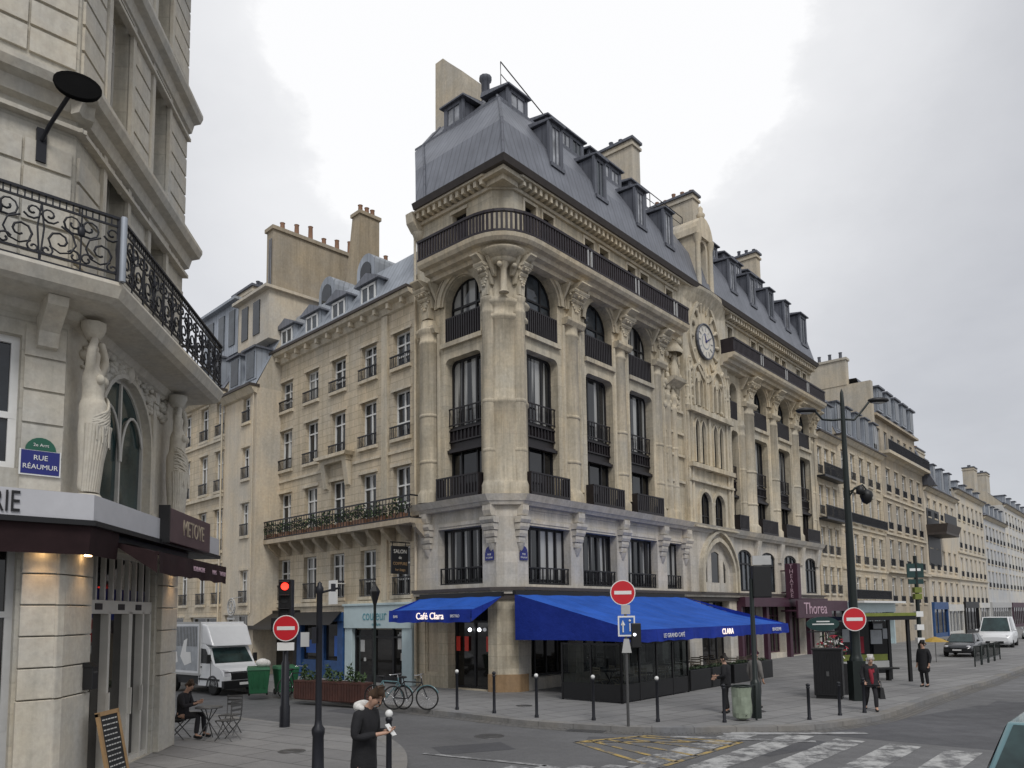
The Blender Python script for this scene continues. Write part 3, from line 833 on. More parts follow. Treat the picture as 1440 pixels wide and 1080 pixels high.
# ------------------------------------------------ centre bay with the clock
CB = 15.75; Y0 = -.2
ops = [(14.2, 14.62, 10.25, 12.0, 'p', .45), (14.86, 15.28, 10.25, 12.0, 'p', .45), (16.2, 16.62, 10.25, 12.0, 'p', .45), (16.86, 17.28, 10.25, 12.0, 'p', .45)]
dbl = [(14.42, 15.58, 6.95, 8.2, 'a'), (15.95, 17.1, 6.95, 8.2, 'a')]
lan = [(14.3, 14.62, 13.2, 14.2, 'p', .4), (14.82, 15.14, 13.2, 14.2, 'p', .4), (16.36, 16.68, 13.2, 14.2, 'p', .4), (16.88, 17.2, 13.2, 14.2, 'p', .4)]
mb = MB(); wall(mb, 13.3, 18.25, 7.1, 19.2, ops + dbl + lan, .14, 0, Y0)
for x in (13.3, 18.25): mb.quad((x, Y0, 7.1), (x, 0, 7.1), (x, 0, 19.2), (x, Y0, 19.2))
wall(mb, 13.3, 18.25, 3.62, 7.1, [(14.55, 17.95, 3.74, 4.8, 'p', 1.55)], .25, 1, Y0)
for x in (13.3, 18.25): mb.quad((x, Y0, 3.62), (x, 0, 3.62), (x, 0, 7.1), (x, Y0, 7.1), 1)
mb.build('clock_bay', ['stone_carved', 'stone_pale'], main)
for o in ops: window(main, I4, o, .12, Y0, 'dark_metal', .04, (), (.5,), 'pane_deep')
for o in lan: window(main, I4, o, .12, Y0, 'dark_metal', .03, (), (), 'pane_deep')
for o in dbl: window(main, I4, o, .12, Y0, 'dark_metal', .06, (.5,), (.5,), 'pane_deep')
window(main, I4, (14.55, 17.95, 3.74, 4.8, 'p', 1.55), .22, Y0, 'stone_pale', .5, (.3, .7), (), 'pane_deep', name='portal_window')
mb = MB()
def pt_ring(op, w, o, y=Y0):
    cv = curve(op); c = (op[0] + op[1]) / 2; pts = [(op[0], op[2])] + cv + [(op[1], op[2])]
    zc = op[3]
    out = []
    for x, z in pts:
        v = Vector((x - c, max(0, z - zc))); 
        if v.length < 1e-6: v = Vector((0, 1))
        v.normalize()
        if z <= zc: v = Vector((-1 if x < c else 1, 0))
        out.append((x + v.x * w, z + v.y * w))
    for i in range(len(pts) - 1):
        a, b, e, f = pts[i], pts[i + 1], out[i + 1], out[i]
        mb.quad((a[0], y - o, a[1]), (b[0], y - o, b[1]), (e[0], y - o, e[1]), (f[0], y - o, f[1]))
        mb.quad((f[0], y - o, f[1]), (e[0], y - o, e[1]), (e[0], y, e[1]), (f[0], y, f[1]))
        mb.quad((a[0], y, a[1]), (b[0], y, b[1]), (b[0], y - o, b[1]), (a[0], y - o, a[1]))
for o in ops + lan: pt_ring(o, .09, .08)
for o in dbl: pt_ring(o, .16, .12)
pt_ring((14.1, 15.34, 13.1, 14.5, 'p', .85), .12, .16); pt_ring((16.16, 17.4, 13.1, 14.5, 'p', .85), .12, .16)
pt_ring((14.55, 17.95, 3.74, 4.8, 'p', 1.55), .2, .16); pt_ring((14.25, 18.2, 3.74, 4.9, 'p', 1.9), .14, .24)
for x in (14.72, 16.78): mb.disc((x, 14.72), .26, Y0 - .08, Y0, n=12)
for x in (15.77,): mb.lathe([(.1, 6.9), (.09, 8.0), (.16, 8.15), (.18, 8.3)], (x, Y0 - .05, 0), 8)
for z0, z1, o in ((6.9, 6.98, .35), (9.2, 9.32, .2), (9.9, 10.12, .3), (12.7, 12.95, .3)): mb.box(13.35, Y0 - o, z0, 18.2, Y0, z1)
for x in (13.45, 13.75, 17.8, 18.1, 15.75):
    z0, z1 = (7.1, 13) if x != 15.75 else (9.9, 15)
    mb.lathe([(.13, z0), (.10, z0 + .2), (.09, z1 - .3), (.14, z1 - .1), (.17, z1)], (x, Y0 - .04, 0), 8)
    if x != 15.75: mb.lathe([(.15, z1), (.11, z1 + .1), (.09, z1 + 1.6), (.12, z1 + 1.75), (.001, z1 + 2.5)], (x, Y0 - .04, 0), 8)
# pointed mandorla with rays round the clock
cz = 16.75; cxk = 15.55
mand = []
for i in range(33):
    t = 2 * math.pi * i / 32; r = 1.0 + .0 * t
    zz = math.sin(t); k = 1.75 * (1 - .0) ; 
    x = math.cos(t) * (1 - .35 * max(0, zz) ** 2 if zz > 0 else 1 - .45 * zz ** 2)
    mand.append((cxk + 1.75 * x, cz + (2.45 if zz > 0 else 2.2) * zz))
for i in range(32):
    a, b = mand[i], mand[i + 1]; f = lambda p, k: (cxk + (p[0] - cxk) * k, cz + (p[1] - cz) * k)
    a2, b2 = f(a, .9), f(b, .9)
    mb.quad((a[0], Y0 - .14, a[1]), (b[0], Y0 - .14, b[1]), (b2[0], Y0 - .14, b2[1]), (a2[0], Y0 - .14, a2[1]))
    mb.quad((a2[0], Y0 - .14, a2[1]), (b2[0], Y0 - .14, b2[1]), (b2[0], Y0, b2[1]), (a2[0], Y0, a2[1]))
    mb.quad((a[0], Y0, a[1]), (b[0], Y0, b[1]), (b[0], Y0 - .14, b[1]), (a[0], Y0 - .14, a[1]))
    if i % 2 == 0:
        m1, m2 = f(a, .66), f(a, .84); mb.tube([(m1[0], Y0 - .05, m1[1]), (m2[0], Y0 - .07, m2[1])], [.04, .11], 6)
        mb.ball((m2[0], Y0 - .06, m2[1]), .12)
random.seed(11)
for _ in range(90):     # carved foliage in the spandrels and the niche zone
    x, z = random.uniform(11.5, 13.2), random.uniform(12.6, 16.2)
    mb.ball((x, -.06, z), random.uniform(.06, .17), n=6, sz=(1, .8, 1.2))
for _ in range(60):
    x, z = random.choice((random.uniform(13.4, 14.2), random.uniform(17.2, 18.2))), random.uniform(12.9, 15.6)
    mb.ball((x, Y0 - .03, z), random.uniform(.06, .14), n=6)
# niche with canopy left of the clock bay
mb.extr([(0, 13.6), (-.5, 13.9), (-.55, 14.05), (0, 14.05)], 'x', 11.7, 12.9); mb.lathe([(.55, 15.3), (.6, 15.45), (.3, 15.9), (.001, 16.4)], (12.3, -.05, 0), 10, 0, math.pi, 2 * math.pi)
mb.lathe([(.2, 14.05), (.26, 14.3), (.2, 14.7), (.12, 14.95), (.16, 15.1), (.001, 15.28)], (12.3, -.2, 0), 8)
for z in (9.0, 10.3, 11.4, 12.5): mb.box(11.5, -.12, z, 13.25, 0, z + .12)
# flared hood carrying the cornice over the clock
for (z0, o0), (z1, o1) in zip(((18.0, .02), (18.5, .15), (18.95, .42), (19.2, .6)), ((18.5, .15), (18.95, .42), (19.2, .6), (19.34, .64))):
    k = 12
    def hx(i, o): x = 12.9 + 5.6 * i / k; return (x, Y0 + .1 - o * math.sin(math.pi * (i / k)) ** .6 if 0 < i < k else 0, 0)
    for i in range(k):
        a, b, e, f = hx(i, o0), hx(i + 1, o0), hx(i + 1, o1), hx(i, o1)
        mb.quad((a[0], a[1], z0), (b[0], b[1], z0), (e[0], e[1], z1), (f[0], f[1], z1))
mb.build('carved_foliage', 'stone_carved', main)
ck = MB()
n = 32
ck.lathe([(.84, 0), (1.0, 0), (1.0, .16), (.84, .16), (.84, 0)], (0, 0, 0), 32)
ck.M = Matrix.Translation((cxk, Y0 - .03, cz)) @ Matrix.Rotation(R(90), 4, 'X')
v0 = ck.v; ck2 = MB(Matrix.Translation((cxk, Y0 - .02, cz)) @ Matrix.Rotation(R(90), 4, 'X'))
ck2.lathe([(.88, 0), (.95, 0), (.95, .16), (.88, .16), (.88, 0)], (0, 0, 0), 32, 0)
clock = ck2.build('clock', 'slate', main)
fc = MB(); fc.disc((cxk, cz), .87, Y0 - .12, Y0 - .02, 0, 32); fc.disc((cxk, cz), .42, Y0 - .128, Y0 - .1, 1, 24); fc.disc((cxk, cz), .36, Y0 - .134, Y0 - .1, 0, 24)
for h in range(12):
    t = math.pi * h / 6
    fc.tube([(cxk + .56 * math.cos(t), Y0 - .13, cz + .56 * math.sin(t)), (cxk + .8 * math.cos(t), Y0 - .13, cz + .8 * math.sin(t))], .03, 4, 2)
for t, l in ((1.9, .45), (.5, .62)): fc.tube([(cxk, Y0 - .16, cz), (cxk + l * math.cos(t), Y0 - .16, cz + l * math.sin(t))], [.04, .015], 4, 3)
fc.disc((cxk, cz), .07, Y0 - .18, Y0 - .1, 3, 12)
fc.build('clock_face', ['stone_white', 'zinc_light', 'grey_paint', 'plate_blue'], clock)

# ------------------------------------------------ mansard roof
D0, Z0, D1, Z1, D2, Z2, D3, Z3 = -.45, 19.42, 1.45, 23.6, 3.7, 26.2, 6.5, 26.9
TE = lambda d: 4.45 + 1.2 * (d + .45) if d < 1.45 else 6.73 + .6 * (d - 1.45)
mb = MB()
def slope(da, za, db, zb, m):
    h = math.hypot(db - da, zb - za)
    a, b, c, d = corner(da, za), Vector((XE, da, za)), Vector((XE, db, zb)), corner(db, zb)
    mb.add([a, b, c, d], [(0, 1, 2, 3)], m, uvs=[(a.x, 0), (b.x, 0), (c.x, h), (d.x, h)])
    a, b, c, d = Mp(TE(da), da, za), corner(da, za), corner(db, zb), Mp(TE(db), db, zb)
    t = lambda p: (Vector((p.x, p.y, 0))).dot(aM)
    mb.add([a, b, c, d], [(0, 1, 2, 3)], m, uvs=[(-t(a), 0), (-t(b), 0), (-t(c), h), (-t(d), h)])
DM, ZM = .15, 21.5
slope(D0, Z0, DM, ZM, 0); slope(DM, ZM, D1, Z1, 0); slope(D1, Z1, D2, Z2, 1); slope(D2, Z2, D3, Z3, 1); slope(D3, Z3, 9.5, Z3, 1)
slope(D1 - .06, Z1 - .02, D1 - .06, Z1 + .1, 2)
for F, c_ in ((lambda d, z: (XE, d, z), 0), (lambda d, z: tuple(Mp(TE(d), d, z)), 1)):
    P = [F(D0, Z0), F(DM, ZM), F(D1, Z1), F(D2, Z2), F(D3, Z3), F(9.5, Z3), F(9.5, Z0)]
    mb.poly(P if c_ == 0 else P[::-1], 3)
# ridge roll and hip rolls
for da, za, db, zb in ((D0, Z0, DM, ZM), (DM, ZM, D1, Z1), (D1, Z1, D2, Z2)):
    a, b = corner(da - .02, za), corner(db - .02, zb); mb.tube([a, b], .07, 6, 2)
    a, b = Mp(TE(da) - .6, da - .03, za), Mp(TE(db) - .6, db - .03, zb); mb.tube([a, b], .05, 6, 2)
mb.build('roof', ['zinc', 'slate', 'slate', 'plaster_light'], main)
def dormer(M, c, w, z0, z1, dfront, label=None, roof='slate', nwin=1, over=.22):
    """box dormer: front at depth dfront, runs back to the slope"""
    b = MB(M); h = w / 2; back = dfront + (z1 - z0) * (D1 - D0) / (Z1 - Z0) + .8
    b.box(c - h, dfront + .06, z0, c + h, back, z1, 0)
    b.hexa([(c - h - over, dfront - .16, z1), (c + h + over, dfront - .16, z1), (c + h + over, back + .3, z1 + .12), (c - h - over, back + .3, z1 + .12)],
           [(c - h - over, dfront - .16, z1 + .07), (c + h + over, dfront - .16, z1 + .07), (c + h + over * .6, back + .3, z1 + .42), (c - h - over * .6, back + .3, z1 + .42)], 1)
    for s in (-1, 1): b.box(c + s * h - .1, dfront - .02, z0 - .1, c + s * h + .1, dfront + .1, z1, 1)
    for i in range(1, nwin): b.box(c - h + w * i / nwin - .12, dfront - .01, z0, c - h + w * i / nwin + .12, dfront + .1, z1, 1)
    b.box(c - h - .1, dfront - .12, z0 - .16, c + h + .1, dfront + .08, z0, 1)
    b.box(c - h, dfront - .02, z1 - .16, c + h, dfront + .1, z1, 1)
    o = b.build('dormer', ['slate', roof], main)
    for i in range(nwin):
        a0 = c - h + w * i / nwin + .12; a1 = c - h + w * (i + 1) / nwin - .12
        pb = MB(M); pb.box(a0, dfront + .03, z0 + .02, a1, dfront + .05, z1 - .16)
        pb.build('pane', random.choice(['pane_painted_sky', 'pane_painted_sky', 'pane_sky']), o)
        fb = MB(M)
        for x in (a0, (a0 + a1) / 2, a1): fb.box(x - .022, dfront - .005, z0, x + .022, dfront + .045, z1 - .14)
        fb.build('window_frame', 'slate', o)
for t in (3.35, 6.55, 9.9, 12.55, 19.9, 22.6, 25.4, 28.0): dormer(I4, t, .72, 20.95, 22.75, .0, over=.12)
dormer(I4, 30.6, 1.0, 20.6, 22.6, -.1)
for c, w_, n_ in ((3.1, 1.1, 1), (6.5, 2.6, 3), (9.75, 2.6, 3), (12.8, 1.4, 1)): dormer(I4, c, w_, 24.0, 24.85, 1.8, nwin=n_, over=.2)
for c, w_, n_ in ((20.6, 2.4, 3), (24.0, 2.4, 3), (27.4, 2.4, 3)): dormer(I4, c, w_, 24.0, 24.85, 1.8, nwin=n_, over=.2)
dormer(TM, -4.6, 1.0, 24.1, 25.1, 1.85, over=.26)
# stone dormer over the clock
mb = MB(); wall(mb, 14.95, 16.55, 19.3, 22.4, [(15.4, 16.1, 19.9, 21.9, 'a')], .35, 0, -.25)
mb.quad((14.95, -.25, 19.3), (14.95, 1.6, 19.3), (14.95, 1.6, 22.4), (14.95, -.25, 22.4)); mb.quad((16.55, 1.6, 19.3), (16.55, -.25, 19.3), (16.55, -.25, 22.4), (16.55, 1.6, 22.4))
cvp = [(14.8, 22.4)] + [(15.75 - .95 * math.cos(math.pi * i / 10), 22.4 + 1.15 * math.sin(math.pi * i / 10)) for i in range(1, 10)] + [(16.7, 22.4)]
mb.extr(cvp, 'y', -.4, 1.9)
mb.lathe([(.18, 23.6), (.25, 23.75), (.12, 23.9), (.14, 24.1), (.001, 24.3)], (15.75, -.2, 0), 8)
for s in (15.05, 16.45): mb.lathe([(.2, 19.4), (.15, 19.6), (.14, 21.9), (.22, 22.2), (.24, 22.4)], (s, -.32, 0), 8)
sd = mb.build('stone_dormer', 'stone_trim', main)
pb = MB(); pb.box(15.4, .05, 19.9, 16.1, .08, 22.25); pb.build('pane', 'pane_dark', sd)
# chimneys
def chimney(M, x0, x1, y0, y1, z0, z1, pots=4, mat='plaster_light', along='y', parent=main):
    b = MB(M); b.box(x0, y0, z0, x1, y1, z1, 0); b.box(x0 - .09, y0 - .09, z1 - .35, x1 + .09, y1 + .09, z1 - .2, 0); b.box(x0 - .12, y0 - .12, z1, x1 + .12, y1 + .12, z1 + .14, 1)
    o = b.build('chimney', [mat, 'slate'], parent)
    p = MB(M)
    for i in range(pots):
        k = (i + .5) / pots
        x, y = ((x0 + x1) / 2, y0 + (y1 - y0) * k) if along == 'y' else (x0 + (x1 - x0) * k, (y0 + y1) / 2)
        h = .35 + .2 * ((i * 7) % 3) / 2
        p.lathe([(.13, z1 + .1), (.11, z1 + h), (.14, z1 + h + .04), (.14, z1 + h + .08)], (x, y, 0), 8)
    p.build('chimney_pot', random.choice(['pot', 'slate']), o)
    return o
chimney(I4, 14.3, 15.1, 3.0, 6.2, 23, 28.75, 5); chimney(I4, 21.3, 22.1, 3.0, 6.0, 23, 28.6, 5); chimney(I4, 34.2 - 3, 34.9 - 3, 3.2, 6, 23, 28.4, 5)
mb = MB(TM)
mb.hexa([(-8.1, 3.9, 20), (-6.3, 3.9, 20), (-6.3, 5.6, 20), (-8.1, 5.6, 20)], [(-8.05, 3.9, 29.9), (-7.5, 3.9, 29.9), (-7.5, 5.6, 29.9), (-8.05, 5.6, 29.9)]); mb.hexa([(-7.5, 3.92, 24), (-6.2, 3.92, 24), (-6.2, 5.58, 24), (-7.5, 5.58, 24)], [(-7.5, 3.92, 29.88), (-6.2, 3.92, 28.6), (-6.2, 5.58, 28.6), (-7.5, 5.58, 29.88)])
pw = mb.build('party_wall', 'plaster_light', main)
p = MB(TM)
for y, h_ in ((4.6, 27.9), (5.6, 27.6)): p.lathe([(.2, 26), (.2, h_), (.3, h_ + .08), (.3, h_ + .25)], (-5.3, y, 0), 10)
p.build('chimney_pot', 'slate', main)
# thin roof guard rails
g = MB()
g.tube([(4.2, D2, 26.2), (4.2, D2, 27.9), (7.4, D2, 26.9)], .03, 4); g.tube([(4.2, D2, 27.3), (5.6, D2, 26.9)], .02, 4)
for x in [16 + i * 1.3 for i in range(5)]: g.tube([(x, D2, 26.2), (x, D2, 27.2)], .025, 4)
g.tube([(16, D2, 27.2), (21.2, D2, 27.2)], .025, 4); g.tube([(16, D2, 26.7), (21.2, D2, 26.7)], .02, 4)
g.build('roof_rail', 'iron', main)
# drain pipe
g = MB(TM); g.tube([(-4.88, -.12, .3), (-4.88, -.12, 18.6)], .06, 6); g.build('drainpipe', 'stone_trim', main)

# ------------------------------------------------ awnings (fixed to the walls)
def awning(M, x0, x1, yw, zw, yf, zf, zv, m=('blue_canvas_lit', 'blue_canvas_shaded'), side=(True, True), parent=main, arms=True, scallop=0, sides_low=False):
    b = MB(M); n = 10
    for i in range(n):       # slightly sagging sheet
        sag = .05 * abs(yf - yw) * .6
        def pt(k): t = k / n; return (yw + (yf - yw) * t, zw + (zf - zw) * t - sag * math.sin(math.pi * t))
        (ya, za), (yb, zb) = pt(i), pt(i + 1)
        k = int((x1 - x0) * 6)
        def rp(x, t): return (.022 * math.sin(x * 5.2 + 2.2 * math.sin(x)) + .03 * abs(math.sin(math.pi * (x - x0) / 2.05)) - .03) * math.sin(math.pi * min(1, .15 + .85 * t) * .93) + .012 * math.sin(x * 13 + t * 7) * t
        for j in range(k):
            xa, xb = x0 + (x1 - x0) * j / k, x0 + (x1 - x0) * (j + 1) / k
            b.add([(xa, ya, za + rp(xa, i / n)), (xb, ya, za + rp(xb, i / n)), (xb, yb, zb + rp(xb, (i + 1) / n)), (xa, yb, zb + rp(xa, (i + 1) / n))], [(3, 2, 1, 0)], 0, True)
    b.box(x0, yf - .02, zf - .03, x1, yf + .05, zf + .02, 2)
    b.box(x0, yw - .05, zw - .03, x1, yw + .1, zw + .14, 3)
    o = b.build('awning', [m[0], m[1], 'blue_canvas_shaded' if m[0][0] == 'b' else m[0], 'black'], parent)
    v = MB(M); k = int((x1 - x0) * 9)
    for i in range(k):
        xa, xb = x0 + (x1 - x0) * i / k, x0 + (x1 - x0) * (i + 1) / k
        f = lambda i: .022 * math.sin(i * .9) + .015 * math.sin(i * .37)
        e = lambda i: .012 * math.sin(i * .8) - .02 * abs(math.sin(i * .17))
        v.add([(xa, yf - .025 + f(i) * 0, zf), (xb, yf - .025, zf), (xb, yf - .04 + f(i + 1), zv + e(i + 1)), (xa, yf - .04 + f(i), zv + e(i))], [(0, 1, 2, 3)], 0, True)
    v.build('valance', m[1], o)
    return o
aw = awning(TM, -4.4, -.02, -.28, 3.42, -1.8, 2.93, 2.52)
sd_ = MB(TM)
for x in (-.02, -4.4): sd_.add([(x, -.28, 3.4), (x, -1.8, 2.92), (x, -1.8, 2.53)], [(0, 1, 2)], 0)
sd_.build('side_flap', 'blue_canvas_shaded', aw)
text('lettering', 'Café Clara', .34, TM @ Matrix.Translation((-2.05, -1.885, 2.72)), 'lit_sign', aw, .01)
text('lettering', 'BISTRO', .14, TM @ Matrix.Translation((-.75, -1.885, 2.72)), 'sign_white', aw, .004)
text('lettering', 'BAR', .14, TM @ Matrix.Translation((-3.95, -1.885, 2.72)), 'sign_white', aw, .004)
aw = awning(I4, 0.02, 12.3, -.3, 3.46, -5.2, 2.2, 1.84)
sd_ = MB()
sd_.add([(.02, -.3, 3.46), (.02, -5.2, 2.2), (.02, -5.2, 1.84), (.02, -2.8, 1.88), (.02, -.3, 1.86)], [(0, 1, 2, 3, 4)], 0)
sd_.build('side_curtain', 'blue_canvas_shaded', aw)
sd_ = MB(); sd_.add([(12.3, -.3, 3.46), (12.3, -5.2, 2.2), (12.3, -5.2, 1.84)], [(0, 1, 2)], 0); sd_.build('side_flap', 'blue_canvas_shaded', aw)
text('lettering', 'LE GRAND CAFÉ', .2, Matrix.Translation((2.3, -5.29, 2.0)), 'sign_white', aw, .004, sx=.95)
text('lettering', 'CLARA', .3, Matrix.Translation((6.3, -5.29, 2.02)), 'lit_sign', aw, .01)
text('lettering', 'BRASSERIE', .2, Matrix.Translation((10.9, -5.29, 2.0)), 'sign_white', aw, .004)
arm = MB()
for x in (.4, 4.2, 8.2, 12.0): arm.tube([(x, -.3, 2.9), (x, -2.8, 2.35), (x, -5.15, 2.1)], .03, 5)
arm.build('awning_arm', 'grey_paint', aw)

# maroon shop front of the right wing with its signs
sf = MB()
sf.box(18.7, -.5, 3.0, 31.5, -.02, 3.52); sf.box(18.7, -.25, 0, 18.95, 0, 3); sf.box(22.05, -.25, 0, 22.4, 0, 3); sf.box(25.4, -.25, 0, 25.8, 0, 3); sf.box(28.7, -.25, 0, 29.0, 0, 3)
sf.build('shop_front', 'magenta_sign', main)
blade = thing('projecting_sign', 'tall dark magenta blade sign with pale stacked letters fixed above the shop front', 'sign', WR @ Matrix.Translation((25.0, -.35, 3.2)))
b = MB(); b.box(-.25, -.75, .25, .25, -.0, 2.35); b.box(-.05, -.02, .6, .05, .4, .68); b.box(-.05, -.02, 1.9, .05, .4, 1.98); b.build('panel', 'magenta_sign', blade, bevel=.02)
for i, ch in enumerate('THEATRE'): text('lettering', ch, .34, Matrix.Translation((-.265, -.38, 2.15 - .285 * i)) @ Matrix.Rotation(R(-90), 4, 'Z'), 'magenta_letter', blade, .01)
fs = thing('fascia_sign', 'wide dark magenta shop sign with large pale script letters', 'sign', WR @ Matrix.Translation((27.3, -1.0, 2.3)))
b = MB(); b.box(-2.6, -.06, 0, 3.2, .06, 1.05); b.box(-2.6, .06, .4, -2.5, 1, .5); b.box(3.1, .06, .4, 3.2, 1, .5); b.build('panel', 'magenta_sign', fs, bevel=.02)
text('lettering', 'Thorea', 1.0, Matrix.Translation((.3, -.07, .55)), 'magenta_letter', fs, .01, sx=1.35)
# ============================================================ GROUND
random.seed(21)
def mat_ground(name, col, fine=.25, patch=.3, slabs=None, wet=.75):
    m, nt, b = nodes_of(name)
    co_ = objco(nt)
    big = noise(nt, co_, .16, 6, .65); mid = noise(nt, co_, 1.3, 6, .7); fi = noise(nt, co_, 45, 3, .7)
    c = mixc(nt, ramp(nt, big, [(.36, 0), (.66, 1)]), tuple(x * (1 - patch) for x in col), tuple(x * (1 + patch * .6) for x in col))
    c = mixc(nt, ramp(nt, mid, [(.45, 0), (.75, .45)]), c, tuple(x * .62 for x in col))
    spots = noise(nt, co_, 5.5, 5, .75); c = mixc(nt, ramp(nt, spots, [(.60, 0), (.72, .5)]), c, tuple(x * .5 for x in col))
    c = mixc(nt, fine, c, ramp(nt, fi, [(.3, .1), (.7, .9)]), 'OVERLAY')
    if slabs:
        br = N(nt, 'ShaderNodeTexBrick'); br.offset = .5
        mp_ = N(nt, 'ShaderNodeMapping'); mp_.inputs['Rotation'].default_value = (0, 0, R(slabs[2])); tc_ = N(nt, 'ShaderNodeTexCoord')
        L(nt, tc_.outputs['Object'], mp_.inputs[0]); L(nt, mp_.outputs[0], br.inputs['Vector'])
        br.inputs['Scale'].default_value = 1; br.inputs['Brick Width'].default_value = slabs[0]; br.inputs['Row Height'].default_value = slabs[1]
        br.inputs['Mortar Size'].default_value = .02; br.inputs['Color1'].default_value = (1, 1, 1, 1); br.inputs['Color2'].default_value = (.82, .82, .83, 1)
        br.inputs['Mortar'].default_value = (.42, .42, .42, 1)
        c = mixc(nt, 1, c, br.outputs[0], 'MULTIPLY')
    L(nt, c, b.inputs['Base Color'])
    L(nt, ramp(nt, mid, [(.3, wet - .2), (.7, wet + .15)]), b.inputs['Roughness'])
    bump(nt, b, fi, .25, .006)
    MATS[name] = m
mat_ground('asphalt', (.135, .135, .137), .3, .28)
mat_ground('asphalt_dark', (.085, .086, .092), .3, .3)
mat_ground('pavement', (.25, .247, .243), .22, .22, (1.6, .8, -40))
mat_ground('pavement_near', (.25, .246, .24), .22, .25, (1.5, .75, 35))
def mat_paint(name, col, wear):
    m, nt, b = nodes_of(name)
    n = noise(nt, objco(nt), 2.2, 8, .75)
    c = mixc(nt, ramp(nt, n, [(wear - .06, 0), (wear + .08, 1)]), (.12, .12, .122), col)
    L(nt, c, b.inputs['Base Color']); b.inputs['Roughness'].default_value = .75
    MATS[name] = m
mat_paint('paint_white', (.43, .43, .42), .49); mat_paint('paint_yellow', (.42, .30, .10), .49); mat_paint('paint_worn', (.36, .36, .36), .48)

stone('gutter_setts', (.17, .17, .17), joint=.4, bw=.2, bh=.14, dirt=.6)
RZ = -.12
mb = MB(); mb.quad((-400, -120, RZ), (600, -120, RZ), (600, 700, RZ), (-400, 700, RZ)); mb.build('road', 'asphalt', kind='structure')
uR = Vector((math.sin(R(40.73)), math.cos(R(40.73)))); nR = Vector((uR.y, -uR.x)); C2 = Vector((CX, CY))
uM = Vector((math.sin(R(-47.51)), math.cos(R(-47.51)))); nM = Vector((uM.y, -uM.x)) * -1
mb = MB()
p = [C2 + nM * 9.2 * 0 + Vector((0, 0))]
def smooth(pts, k=4):
    out = []
    for i in range(len(pts) - 1):
        p0, p1, p2, p3 = pts[max(i - 1, 0)], pts[i], pts[i + 1], pts[min(i + 2, len(pts) - 1)]
        for j in range(k):
            t = j / k
            out.append(tuple(.5 * ((2 * p1[q]) + (-p0[q] + p2[q]) * t + (2 * p0[q] - 5 * p1[q] + 4 * p2[q] - p3[q]) * t * t + (-p0[q] + 3 * p1[q] - 3 * p2[q] + p3[q]) * t ** 3) for q in (0, 1)))
    return out + [tuple(pts[-1])]
kerb_main = [tuple(C2 + nM * 4.9 + uM * 60), (-25, 43.2), (-13.5, 33.2), (-5.7, 25.77), (-4.09, 24.57), (-2.57, 22.96), (-1.69, 22.2), (.31, 20.35), (1.87, 19.4), (3.02, 18.9), (4.73, 18.72), (6.96, 18.85), (8.54, 19.7), (9.97, 20.84), (12.4, 23.61), (16.33, 27.9), (21.21, 33.2), tuple(Vector((21.21, 33.2)) + uR * 40), tuple(Vector((21.21, 33.2)) + uR * 260)]
km = smooth(kerb_main)
def pave(name, kerb, inner, mat, kw=.3, z=0.):
    mb = MB(); mb.poly([(x, y, z) for x, y in kerb] + [(x, y, z) for x, y in inner], 0)
    o = mb.build(name, mat, kind='structure')
    k = MB()
    off = []
    for i, p_ in enumerate(kerb):
        a, b = Vector(kerb[max(i - 1, 0)]), Vector(kerb[min(i + 1, len(kerb) - 1)])
        d = (b - a).normalized(); off.append(Vector(p_) + Vector((-d.y, d.x)) * kw)
    s = 0
    for i in range(len(kerb) - 1):
        a, b = kerb[i], kerb[i + 1]; c, d = off[i + 1], off[i]; l = (Vector(b) - Vector(a)).length
        k.add([(a[0], a[1], z + .004), (b[0], b[1], z + .004), (c.x, c.y, z + .004), (d.x, d.y, z + .004)], [(0, 1, 2, 3)], 0, uvs=[(s, 1), (s + l, 1), (s + l, 2), (s, 2)])
        k.add([(a[0], a[1], RZ - .02), (b[0], b[1], RZ - .02), (b[0], b[1], z + .004), (a[0], a[1], z + .004)], [(0, 1, 2, 3)], 0, uvs=[(s, 1), (s + l, 1), (s + l, 1.2), (s, 1.2)]); s += l
    k.build('kerb', 'kerb_granite', kind='structure')
    return o
inner = [tuple(C2 + uR * 330 - nR * 4), tuple(C2 + uM * 60 + uR * 20)]
pave('pavement', km, inner, 'pavement')
# pavement in front of the near building on the left
kl = [tuple(C2 + nM * 9.3 + uM * 60), tuple(C2 + nM * 9.3 + uM * 20), tuple(C2 + nM * 9.3 + uM * 6), (-6.3, 20.75), (-4.7, 19.85), (-3.3, 18.6), (-2.45, 16.8), (-2.05, 15), (-1.95, 13), (-2.4, 10), (-3.6, 6), (-6, 1.5), (-13, -6), (-60, -55)]
kl = smooth(kl)
pave('pavement', kl[::-1], [tuple(C2 + nM * 9.3 + uM * 60 + Vector((-30, -30)))], 'pavement_near')

